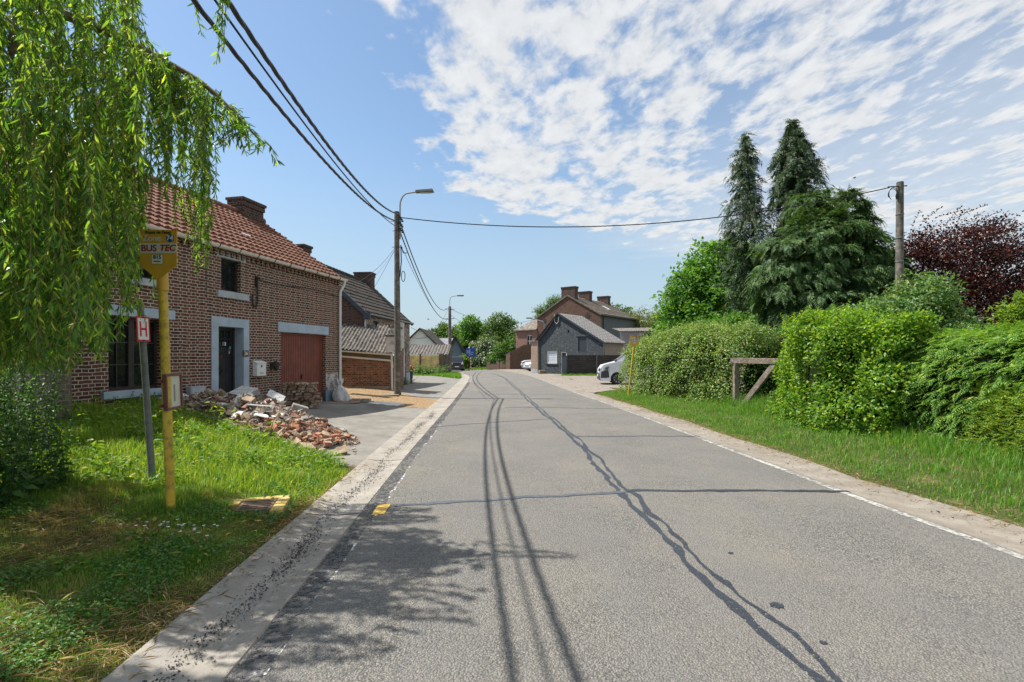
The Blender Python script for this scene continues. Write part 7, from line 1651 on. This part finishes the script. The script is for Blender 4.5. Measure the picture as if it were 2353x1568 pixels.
LL = ley('leylandii', 'broad bushy blue green conifer with drooping sprays in front of the tall cypress', [lob(1835, 600, 76, Yl), lob(1905, 592, 84, Yl), lob(1800, 690, 66, Yl, 85), lob(1890, 700, 105, Yl, 95), lob(1975, 690, 85, Yl, 110), lob(2015, 660, 55, Yl, 90, 1), lob(1860, 505, 36, Yl, 55, 1), lob(1945, 510, 42, Yl, 60, 1), lob(1905, 484, 20, Yl, 46, .8), lob(1856, 490, 17, Yl, 44, .7), lob(1948, 492, 18, Yl, 46, .7), lob(1880, 520, 20, Yl, 50, .7), lob(1985, 600, 50, Yl, 70), lob(1850, 750, 80, Yl, 60), lob(2030, 720, 50, Yl, 60, 1)], 16000, G_LEY, .42, (12.6, 20.4), 3, [(1853, 452, 1.3), (1872, 478, 1.0), (1905, 446, 1.2), (1948, 458, 1.4), (1975, 505, 1.0), (1830, 500, 1.0), (2003, 545, .9), (2030, 575, .8), (1925, 480, 1.0), (1805, 560, .9)])
q = at(1873, 530, 19.2); g = MB(); g.tube([(q.x, 19.6, q.z - .6), (q.x, 19.3, q.z)], .10, 8); g.tube([(q.x, 19.4, q.z - .55), (q.x - .5, 19.1, q.z - .45), (q.x - .9, 19.0, q.z - .65)], .035, 6); g.build('sawn_stub', simple('pale_cut_wood', (.28, .2, .13), .9), LL)
cypress('conifer', 'small thin conifer with a nodding tip beside the right pole', 21.5, [(466, 1986, 1992), (490, 1972, 2010), (530, 1965, 2035), (600, 1955, 2055), (680, 1950, 2060)], (14.9, 21.5, .1), (15.25, 21.5, 7.9), 70, G_LEY, .42, .07, seed=9, fpb=9)
# ------------------------------------------------------------------ broadleaf trees
def tree(name, lab, lobes, n, nc, rc, L, W, mat, base, r0=.2, seed=1, cat='tree', trunk=True, **k):
    R = thing(name, (base[0], base[1], base[2] if len(base) > 2 else 0), lab, cat)
    if trunk: limbs(R, base if len(base) > 2 else (base[0], base[1], 0), [l[0] for l in lobes[:6]], r0, seed=seed)
    tri_mesh('crown' if cat == 'tree' else 'foliage', clump_crown(lobes, n, nc, rc, L, W, **k), mat, R); return R
Ym = 32
tree('maple', 'large bright green maple left of the dark cypresses', [lob(1640, 650, 70, Ym, 85), lob(1590, 690, 58, Ym, 75), lob(1560, 730, 40, Ym, 50), lob(1680, 640, 60, Ym, 80, 1), lob(1650, 720, 80, Ym, 60, -1), lob(1600, 760, 70, Ym, 40, -1), lob(1720, 700, 60, Ym, 80, 1), lob(1560, 775, 50, Ym, 35, -1)], 26000, 420, .62, .21, .17, G_MAPLE, (13.2, 32.5, .1), .26, 4)
tree('copper_beech', 'dark purple copper beech with ragged shoots at the right edge', [lob(2190, 610, 105, 20, 90), lob(2290, 620, 100, 20, 90), lob(2130, 590, 60, 20.5, 60), lob(2370, 640, 90, 20, 90), lob(2240, 560, 70, 20.5, 55), lob(2150, 690, 90, 20, 80), lob(2280, 700, 110, 19.5, 80), lob(2230, 740, 120, 19.5, 60)], 38000, 700, .42, .10, .068, G_COP, (18.5, 20.5, .1), .25, 5, inner=.25)
def shoots(parent, starts, mat, L, W):
    for p, d, ln in starts:
        p = Vector(p); d = Vector(d).normalized(); m = max(6, int(ln / .055)); tt = np.linspace(0, 1, m); cv = np.array(d)[None] * (tt * ln)[:, None]; sag = np.stack([np.zeros(m), np.zeros(m), -.12 * ln * tt ** 2], 1); P_ = np.array(p)[None] + cv + sag
        a = np.arange(m) * 2.5; D_ = unit(np.array(d)[None] * .6 + np.stack([np.cos(a), np.sin(a) * .6, np.sin(a * 1.7) * .5], 1)); o_ = tri_mesh('shoot', [diamond(P_, D_, NR.normal(size=(m, 3)) + np.array([0, -.3, .6]), L * NR.uniform(.7, 1.2, m), W)], mat, parent)
        g = MB(); g.tube([tuple(q) for q in P_[::3]] + [tuple(P_[-1])], .006, 3, False); g.build('twig', M_BARK, o_, uv=False)
cb = [o for o in bpy.data.objects if o.name == 'copper_beech'][0]; sh = []
for x, y, dx, dy, ln in ((2120, 510, 60, -55, 1.1), (2150, 500, 70, -25, 1.4), (2190, 505, 60, -35, 1.5), (2230, 520, 70, -45, 1.4), (2275, 540, 60, -20, 1.2), (2095, 520, 10, -30, .7), (2170, 520, 30, -50, 1.0), (2310, 560, 40, -10, .8), (2250, 545, 50, -50, 1.0), (2340, 590, 30, -40, .9), (2140, 530, -20, -40, .8)):
    p = at(x, y, 20.2); sh.append((p, (dx, random.uniform(-10, 10), -dy), ln))
shoots(cb, sh, G_COP, .10, .065)
Ys = 13.2
DW = tree('dogwood_shrub', 'tall light green shrub with upright shoots below the right pole', [lob(2080, 715, 70, Ys, 55), lob(2130, 690, 50, Ys, 60), lob(2010, 730, 55, Ys, 40), lob(2060, 760, 90, Ys, 40), lob(2180, 740, 45, Ys, 50), lob(2150, 770, 80, Ys, 40)], 15000, 260, .26, .085, .05, G_SHR, (10.4, 13.6, .15), .06, 6, 'shrub')
shoots(DW, [(at(x, y, Ys), (random.gauss(0, .15), random.gauss(0, .1), 1), l_) for x, y, l_ in ((2075, 690, .7), (2095, 680, .65), (2125, 660, .45), (2150, 670, .5), (2045, 700, .45), (2175, 700, .5), (2105, 670, .7), (2010, 715, .35), (1985, 720, .3), (2060, 680, .6), (2140, 660, .5), (2085, 665, .55))], G_SHR, .085, .05)
tree('lime_green_bush', 'yellow green feathery bush against the copper beech at the right edge', [lob(2330, 735, 22, 12, 28), lob(2355, 750, 32, 12, 36), lob(2310, 765, 22, 12, 18), lob(2350, 700, 16, 12, 20)], 2400, 70, .2, .12, .05, G_LIME, (12.1, 12.2, .15), .05, 7, 'bush')
tree('laurel_bush', 'low dark green bush between the hornbeam hedge and the blue green conifer', [lob(1960, 765, 60, 13.5, 30), lob(1880, 772, 50, 14, 22), lob(2230, 775, 60, 12, 25)], 4200, 80, .25, .09, .05, G_DEEP, (9.3, 13.5, .15), .05, 8, 'bush')
tree('green_shrub', 'bright green leafy shrub standing behind the mixed hedge', [lob(1700, 752, 55, 22, 30), lob(1640, 765, 50, 23, 25), lob(1755, 765, 40, 21, 25)], 6000, 110, .32, .12, .08, G_MAPLE, (10.3, 22.5, .1), .08, 9, 'shrub')
# far trees
pn = cypress('pine', 'dark open pine half hidden at the left side of the maple', 44, [(640, 1546, 1552), (665, 1530, 1560), (700, 1522, 1565), (740, 1512, 1570), (775, 1515, 1570)], (14.1, 44, 0), (14.3, 44, 8.4), 60, G_CYP, .7, .18, seed=12, fpb=6, sag=.0)
tree('far_willow', 'dull yellow green willow behind the clad shed', [lob(1480, 745, 42, 62, 34), lob(1445, 755, 28, 62, 28), lob(1520, 745, 35, 62, 32), lob(1500, 770, 55, 62, 25)], 9000, 260, .7, .34, .09, G_WILF, (16.6, 62.5, 0), .35, 13, droop=.9)
tree('ash_tree', 'bright green tree with upright twigs right of the big brick house', [lob(1415, 735, 22, 70, 28), lob(1440, 745, 26, 70, 24), lob(1405, 712, 8, 70, 14), lob(1436, 722, 9, 70, 16)], 4500, 130, .55, .3, .16, G_FAR, (15.6, 70.5, 0), .25, 14)
tree('weeping_willow', 'small willow crown rising behind the left slope of the big brick house', [lob(1270, 700, 18, 76, 17), lob(1283, 692, 12, 76, 12), lob(1240, 720, 9, 76, 14), lob(1262, 725, 22, 76, 22)], 4200, 120, .6, .36, .09, G_FAR, (6.6, 77, 0), .25, 15, droop=1.2)
tree('oak_tree', 'rounded green tree above the blue grey house', [lob(1040, 782, 42, 92, 34), lob(1000, 790, 34, 92, 28), lob(1070, 795, 36, 90, 34), lob(1020, 765, 22, 92, 18)], 9000, 220, .9, .42, .26, G_FAR, (-11.5, 92, -1), .4, 16)
tree('hazel_tree', 'tall leafy tree left of centre behind the blue direction sign', [lob(1084, 752, 22, 78, 26), lob(1080, 790, 26, 78, 34), lob(1098, 780, 24, 78, 34), lob(1090, 812, 26, 78, 26)], 11000, 300, .55, .3, .2, G_MAPLE, (-6.2, 78.5, 0), .3, 17)
tree('walnut_tree', 'feathery topped tree in the middle of the clump beyond the bend', [lob(1146, 742, 24, 76, 20), lob(1160, 765, 34, 76, 30), lob(1130, 765, 24, 76, 26), lob(1185, 785, 24, 74, 26), lob(1150, 800, 44, 75, 34), lob(1195, 800, 22, 73, 30)], 15000, 380, .6, .3, .17, G_FAR, (-1.6, 76.5, 0), .35, 18)
tree('elder_bush', 'arching bush dotted with white blossom beside the low brick wall', [lob(1110, 800, 26, 70, 24), lob(1128, 808, 26, 70, 28), lob(1100, 822, 20, 69, 20), lob(1143, 820, 22, 69, 24), lob(1122, 830, 34, 69, 16)], 9000, 220, .5, .26, .17, G_ELD, (-3.4, 70.5, 0), .12, 19, 'bush', droop=.8)
tree('laurel_shrub', 'dense dark shrub filling the gap between the blossom bush and the garden wall', [lob(1165, 815, 30, 66, 30), lob(1188, 815, 26, 65, 32), lob(1145, 832, 30, 66, 16), lob(1185, 838, 34, 65, 12), lob(1210, 815, 22, 64, 30)], 8000, 180, .55, .28, .18, G_DEEP, (.4, 66.5, 0), .12, 20, 'shrub')
tree('golden_bush', 'low yellow green bush next to the dark off-road car', [lob(1067, 830, 11, 72, 12), lob(1074, 836, 9, 72, 9)], 1800, 50, .3, .2, .14, G_LIME, (-6.6, 72.3, 0), .06, 21, 'bush')
tree('poplar_tree', 'distant green tree behind the white house gable', [lob(975, 780, 16, 100, 14), lob(990, 785, 16, 100, 14), lob(965, 790, 14, 100, 12)], 2600, 80, .8, .45, .3, G_FAR, (-17, 101, -1), .3, 22)
# far wood closing the view
g = []; lobes = []
for k in range(46):
    x = NR.uniform(930, 2400); Y = NR.uniform(120, 150); lobes.append(lob(x, 812 - NR.uniform(0, 10), NR.uniform(25, 45), Y, NR.uniform(12, 26)))
R_ = tri_mesh('far_wood', clump_crown(lobes, 12000, 600, 1.6, .9, .6), G_FAR); tag(R_, kind='stuff')
# ------------------------------------------------------------------ weeds on the left
def stems(name, lab, cat, spots, hr, L, W, mat, pairs=.055, flower=None, lean=.18):
    c0 = spots[0]; R = thing(name, (c0[0], c0[1], zt(*c0)), lab, cat); parts = []; g = MB(); fl = []
    for x, y in spots:
        H_ = random.uniform(*hr); m = int(H_ / pairs); le = Vector((random.gauss(0, lean), random.gauss(0, lean), 0)); z0 = zt(x, y); tt = np.linspace(.06, 1, m); P_ = np.stack([x + le.x * tt ** 1.6 * H_, y + le.y * tt ** 1.6 * H_, z0 + tt * H_ * .97], 1)
        for sg in (0, PI):
            a = np.arange(m) * PI / 2 + sg + random.random(); D_ = unit(np.stack([np.cos(a), np.sin(a), np.full(m, -.15)], 1) + NR.normal(size=(m, 3)) * .2); sz = (1.15 - .75 * tt) * NR.uniform(.7, 1.2, m); parts.append(diamond(P_, D_, np.tile([[0, 0, 1.0]], (m, 1)) + NR.normal(size=(m, 3)) * .3, L * sz, W * sz, .12, .3))
        g.tube([(x, y, z0 - .05)] + [tuple(q) for q in P_[::4]] + [tuple(P_[-1])], .004, 4, False)
        if flower and random.random() < .22: fl.append(P_[-1])
    tri_mesh('leaves', parts, mat, R); g.build('stems', simple('green_stem', (.07, .09, .03), .8), R, uv=False)
    if fl:
        P_ = np.concatenate([np.array(q) + NR.normal(size=(60, 3)) * np.array([.03, .03, .10]) for q in fl]); tri_mesh('flower_spikes', [diamond(P_, rdir(len(P_)), rdir(len(P_)), .018, .012)], flower, R)
    return R
G_NET = leaf('leaf_nettle', [(0, (0.022, 0.072, 0.019)), (.5, (0.051, 0.136, 0.032)), (.85, (0.096, 0.200, 0.048)), (1, (0.176, 0.272, 0.080))], .34)
G_CRE = leaf('leaf_creeper', [(0, (0.100, 0.200, 0.019)), (.6, (0.188, 0.312, 0.031)), (1, (0.300, 0.400, 0.062))], .5)
rng = random.Random(15)
stems('nettle_clump', 'dark tall clump of nettles at the left edge under the willow', 'weeds', [(rng.uniform(-5.7, -4.6), rng.uniform(4.25, 5.3)) for k in range(80)], (.6, 1.1), .105, .058, G_NET, .05, simple('pale_seed', (.34, .36, .26), .9))
stems('nettle_clump', 'taller flowering nettles between the left edge and the brick wall', 'weeds', [(rng.uniform(-7.0, -5.7), rng.uniform(5.4, 6.6)) for k in range(60)], (.95, 1.45), .10, .055, G_NET, .05, simple('pale_seed', (.34, .36, .26), .9))
stems('creeper', 'bright yellow green bramble shoots in the sun along the house foot', 'weeds', [(rng.uniform(-6.9, -5.1), rng.uniform(6.9, 8.4)) for k in range(42)], (.25, .5), .12, .09, G_CRE, .06, None, .8)
stems('wall_weeds', 'dark green weeds growing against the brick wall under the wide window', 'weeds', [(lerp(-7.15, -6.85, q) + rng.uniform(-.15, .2), lerp(9.0, 10.3, q)) for q in [rng.random() for k in range(40)]], (.15, .36), .10, .07, G_NET, .05, None, .3)
stems('maize_weed', 'broad grassy weed sticking up in front of the rubble heap', 'weeds', [(-4.95, 8.55), (-4.85, 8.6), (-4.0, 8.1), (-3.95, 8.05), (-5.1, 8.7)], (.35, .6), .26, .03, G_CRE, .07, None, .25)
stems('drive_weeds', 'green weeds at the foot of the white roller shutter', 'weeds', [(rng.uniform(-6.0, -5.55), rng.uniform(25.6, 28.6)) for k in range(26)], (.2, .45), .16, .06, G_NET, .06, None, .4)
stems('fence_weeds', 'tall green weeds along the foot of the woven fence', 'weeds', [(rng.uniform(-8.3, -5.3), rng.uniform(40.9, 41.8)) for k in range(170)], (.25, .95), .22, .09, G_SHR, .1, None, .25)
# ------------------------------------------------------------------ grass
def m_grass(name, stops, dry, lo, hi, sc):
    m = leaf(name, stops, .4, (1.9, 1.8, .6), rough=.5)
    t = m.node_tree; P_ = t.nodes['Principled BSDF']; lk = P_.inputs['Base Color'].links[0]; src = lk.from_socket
    q = NT.__new__(NT); q.m = m; q.t = t; q.n = t.nodes; q.p = P_; n = q.noise(q.geo(), sc, 4, .6); f = q.ramp(n.outputs['Fac'], [(lo, 0.0), (hi, .9)]); c = q.mix(f, src, dry); q.L(c, P_.inputs['Base Color'])
    for x in t.nodes:
        if x.type == 'MIX_RGB' and x.blend_type == 'MULTIPLY' and x.outputs[0].links and x.outputs[0].links[0].to_node.type == 'BSDF_TRANSLUCENT': q.L(c, x.inputs[1])
    return m
G_TALL = m_grass('grass_tall', [(0, (0.107, 0.212, 0.023)), (.5, (0.197, 0.326, 0.039)), (.9, (0.304, 0.407, 0.062)), (1, (0.570, 0.456, 0.186))], (.22, .2, .07), .62, .85, 1.2)
G_SHORT = m_grass('grass_short', [(0, (.075, .18, .02)), (.5, (.13, .26, .03)), (.88, (.2, .32, .05)), (1, (.44, .36, .15))], (.36, .28, .12), .49, .66, 1.5)
G_VERGE = m_grass('grass_verge', [(0, (.06, .17, .018)), (.5, (.11, .26, .028)), (.9, (.17, .32, .045)), (1, (.40, .36, .14))], (.26, .27, .07), .62, .9, .9)
def blades(P_, H_, W_, bend):
    n = len(P_); a = NR.uniform(0, 2 * PI, n); S = np.stack([np.cos(a), np.sin(a), np.zeros(n)], 1); B = np.stack([-np.sin(a), np.cos(a), np.zeros(n)], 1); le = (NR.normal(size=n) * bend)[:, None]; H_ = H_[:, None]; W_ = W_[:, None]; up = np.array([[0, 0, 1.0]])
    m1 = P_ + up * H_ * .55 + B * le * H_ * .3; tp = P_ + up * H_ * (1 - .25 * np.abs(le)) + B * le * H_
    V = np.stack([P_ - S * W_ * .5, P_ + S * W_ * .5, m1 + S * W_ * .42, m1 - S * W_ * .42, tp], 1).reshape(-1, 3); k = np.arange(n)[:, None] * 5
    return V, k + np.array([[0, 1, 2, 3]]), k + np.array([[3, 2, 4]])
def in_view(x, y, m=.35): return x / max(y, .3) > -1.04 - m / max(y, 1) and x / max(y, .3) < 1.04 + m
def grass(name, n, x0, x1, y0, y1, ok, hf_, wr, bend, mat, clump=.5):
    P_ = []; H_ = []
    while len(P_) < n:
        x = random.uniform(x0, x1); y = random.uniform(y0, y1)
        if not in_view(x, y): continue
        o_ = ok(x, y)
        if not o_ or random.random() > o_: continue
        d = .5 + .5 * mnoise.noise((x * 2.2, y * 2.2, 4)); 
        if random.random() > 1 - clump + clump * d * 1.4: continue
        P_.append((x, y, ztg(x, y) - .005)); H_.append(hf_(x, y) * random.uniform(.5, 1.25) * (.6 + .8 * d))
    P_ = np.array(P_); H_ = np.array(H_); V, Q_, T_ = blades(P_, H_, NR.uniform(wr[0], wr[1], len(P_)), bend); return tag(npmesh(name, V, [T_, Q_], mat), kind='stuff')
def on_left(x, y):
    e = LX(y) - GW - x + .03 + .08 * mnoise.noise((y * 3, 1, 7)) + .05 * mnoise.noise((y * 11, 4, 2))
    if e < 0: return 0
    if heap(x, y) > .06: return 0
    # the concrete forecourt begins where the grass ends
    lim = float(np.interp(x, [-7.2, -5.2, -3.6, -2.7, -2.15], [9.9, 9.1, 7.95, 7.35, 7.0])) + .15 * mnoise.noise((x * 3, 2, 2))
    if y > lim: return 0
    q = Matrix.Rotation(-.25, 3, 'Z') @ (Vector((x, y, 0)) - Vector((dc.x, dc.y, 0)))
    if abs(q.x) < .24 and abs(q.y) < .21: return 0
    bare = mnoise.noise((x * .9 + 3, y * .9, 2)) 
    if y < 5.2 and x < -2.7 and bare > .18: return .5
    return 1
def h_left(x, y):
    e = LX(y) - GW - x; t = sstep((y - 4.6 + .5 * mnoise.noise((x, y, 1))) / 1.3); base = .05 + .03 * mnoise.noise((x * 3, y * 3, 3)); return lerp(base, .20 + .08 * mnoise.noise((x * 2, y * 2, 5)), t) * (.35 + .65 * sstep(e / .7))
grass('lawn_grass', 78000, -6.2, -1.85, 1.4, 5.4, on_left, h_left, (.0025, .0055), .55, G_SHORT, .6)
grass('tall_grass', 52000, -8.2, -2.1, 4.7, 9.8, on_left, h_left, (.005, .011), .5, G_TALL, .5)
def on_right(x, y):
    e = x - RX(y) - .56 + .09 * mnoise.noise((y * 2.5, 1, 7)) + .05 * mnoise.noise((y * 9, 3, 3))
    if e < 0: return 0
    return 1 if e < 3.2 else 0
def h_right(x, y):
    e = x - RX(y) - .6; return (.09 + .05 * mnoise.noise((x * 1.5, y * 1.5, 3))) * (.3 + .7 * sstep(e / .4)) + (.16 * sstep((e - 1.5) / .8)) + (.14 if 12.2 < y < 14.6 and x > 6.0 else 0)
grass('verge_grass', 64000, 3.6, 8.2, 3.6, 21.2, on_right, h_right, (.005, .010), .5, G_VERGE, .4)
def on_wedge(x, y):
    if not 33.5 < y < 49: return 0
    e = LX(y) - GW - x - .03
    if e < 0 or x < -8.6: return 0
    return 1 if (y > 39.5 or e < (y - 34.0) * .45) else 0
grass('bank_grass', 15000, -8.6, -3.6, 33.5, 49, on_wedge, lambda x, y: .24 if y < 39.5 or x > -5.4 else .10, (.02, .04), .45, G_VERGE, .3)
def on_fg(x, y): return 1 if (38.6 < y < 39.4 and 3.9 < x < 9) else 0
grass('fence_grass', 2600, 3.6, 9, 38.4, 39.6, on_fg, lambda x, y: .16, (.02, .035), .5, G_VERGE, .3)
grass('far_verge_grass', 7000, -9, -1.5, 62, 75, lambda x, y: 1 if x > np.interp(y, [61, 66, 75], [-4.0, -5.6, -7.6]) else 0, lambda x, y: .3, (.05, .09), .4, G_VERGE, .2)
# clover and broad leaved ground cover near the camera
P_ = []; H_ = []
while len(P_) < 15000:
    x = random.uniform(-6.0, -1.95); y = random.uniform(1.5, 6.5)
    if not in_view(x, y) or on_left(x, y) < 1 or LX(y) - GW - x < .12: continue
    if mnoise.noise((x * 1.7, y * 1.7, 11)) < .06 + random.uniform(-.12, .12): continue
    P_.append((x, y, zt(x, y) + random.uniform(.01, .075)))
P_ = np.array(P_); n = len(P_); D_ = unit(np.stack([NR.normal(size=n), NR.normal(size=n), NR.uniform(-.1, .5, n)], 1)); V, T_ = diamond(P_, D_, np.array([[0, 0, 1.0]]) + NR.normal(size=(n, 3)) * .35, NR.uniform(.014, .034, n), NR.uniform(.012, .024, n)); tag(npmesh('clover_cover', V, [T_], leaf('leaf_clover', [(0, (0.040, 0.120, 0.019)), (.6, (0.080, 0.200, 0.032)), (1, (0.160, 0.272, 0.064))], .35)), kind='stuff')
P_ = []; S_ = []
while len(P_) < 5200:
    cx_ = random.uniform(-7.6, -2.4); cy_ = random.uniform(3.0, 9.3)
    if on_left(cx_, cy_) < 1 or not in_view(cx_, cy_) or mnoise.noise((cx_ * 1.1, cy_ * 1.1, 21)) < .0: continue
    h_ = h_left(cx_, cy_) * random.uniform(.5, 1.25); sz = random.uniform(.035, .085) * (1 if cy_ > 4.8 else .7)
    for q in range(9): P_.append((cx_ + random.gauss(0, .06), cy_ + random.gauss(0, .06), zt(cx_, cy_) + h_ * random.uniform(.4, 1.1))); S_.append(sz * random.uniform(.7, 1.3))
P_ = np.array(P_); S_ = np.array(S_); n = len(P_); D_ = unit(np.stack([NR.normal(size=n), NR.normal(size=n), NR.uniform(-.2, .8, n)], 1)); V, T_ = diamond(P_, D_, np.array([[0, 0, 1.0]]) + NR.normal(size=(n, 3)) * .4, S_, S_ * NR.uniform(.4, .7, n), .1, .25); tag(npmesh('broad_weeds', V, [T_], leaf('leaf_weeds', [(0, (.05, .14, .018)), (.5, (.11, .23, .03)), (.9, (.19, .31, .05)), (1, (.36, .36, .08))], .45)), kind='stuff')
# dry straw and fallen yellow leaves
P_ = []
while len(P_) < 5200:
    x = random.uniform(-6, -2.0); y = random.uniform(1.6, 5.6)
    if not in_view(x, y) or on_left(x, y) == 0: continue
    if mnoise.noise((x * .9 + 3, y * .9, 2)) < .02 + random.uniform(-.15, .1): continue
    P_.append((x, y, zt(x, y) + random.uniform(.005, .05)))
P_ = np.array(P_); n = len(P_); D_ = unit(np.stack([NR.normal(size=n), NR.normal(size=n), NR.normal(size=n) * .15], 1)); V, T_ = diamond(P_, D_, np.tile([[0, 0, 1.0]], (n, 1)), NR.uniform(.05, .16, n), NR.uniform(.003, .007, n)); tag(npmesh('dry_straw', V, [T_], leaf('straw', [(0, (.20, .14, .07)), (.6, (.36, .27, .14)), (1, (.48, .38, .22))], .15)), kind='stuff')
P_ = []
while len(P_) < 3600:
    if random.random() < .68: y = random.uniform(3.4, 20); x = RX(y) + .6 + random.gauss(.0, .11)
    else: y = random.uniform(1.5, 7.2); x = LX(y) - GW - random.gauss(.0, .07)
    if not in_view(x, y): continue
    P_.append((x, y, zt(x, y) + random.uniform(.008, .035)))
P_ = np.array(P_); n = len(P_); D_ = unit(np.stack([NR.normal(size=n), NR.normal(size=n), NR.normal(size=n) * .2], 1)); V, T_ = diamond(P_, D_, np.tile([[0, 0, 1.0]], (n, 1)), NR.uniform(.04, .13, n), NR.uniform(.003, .007, n)); tag(npmesh('dry_straw', V, [T_], MATS['straw']), kind='stuff')
M_FALL = leaf('fallen_leaf', [(0, (.36, .26, .03)), (.6, (.42, .33, .08)), (1, (.24, .30, .08))], .3)
for k in range(26):
    while True:
        x = random.uniform(-4.5, -1.7); y = random.uniform(1.7, 5)
        if in_view(x, y, 0) and on_left(x, y): break
    V, T_ = diamond(np.array([(x, y, zt(x, y) + .06)]), unit(np.array([[random.gauss(0, 1), random.gauss(0, 1), .1]])), np.array([[0, 0, 1.0]]), .09 * random.uniform(.7, 1.2), .02); o = npmesh('fallen_leaf', V, [T_], M_FALL); tag(o, 'yellow fallen willow leaf lying on the left verge', 'leaf', 'fallen leaves on the verge')
# daisies and buttercups
def flower(x, y, h, r, petal, name, lab, grp):
    g = MB(); z = zt(x, y) + h
    for k in range(8): a = 2 * PI * k / 8; g.add([(x, y, z), (x + r * math.cos(a - .3), y + r * math.sin(a - .3), z + .003), (x + r * 1.25 * math.cos(a), y + r * 1.25 * math.sin(a), z), (x + r * math.cos(a + .3), y + r * math.sin(a + .3), z + .003)], [(0, 1, 2, 3)])
    g.tube([(x, y, z - h), (x, y, z)], .0015, 3, False); o = g.build(name, petal, None, uv=False); tag(o, lab, 'flower', grp)
M_DAI = simple('daisy_white', (.82, .82, .78), .6); M_BUT = simple('buttercup_yellow', (.75, .50, .02), .4)
for k in range(30): x, y = -3.05 + random.gauss(0, .28), 4.45 + random.gauss(0, .12); flower(x, y, random.uniform(.03, .055), .012, M_DAI, 'daisy', 'small white daisy in the patch of grass behind the drain cover foreground', 'daisies on the verge')
for x, y in ((6.6, 7.4), (6.75, 7.5), (6.9, 7.45), (6.05, 8.2), (6.1, 8.1), (6.35, 6.1), (6.55, 5.9), (6.4, 7.9)): flower(x, y, random.uniform(.16, .22), .016, M_BUT, 'buttercup', 'small yellow buttercup in the right verge grass below the conifer hedge', 'buttercups in the right verge')
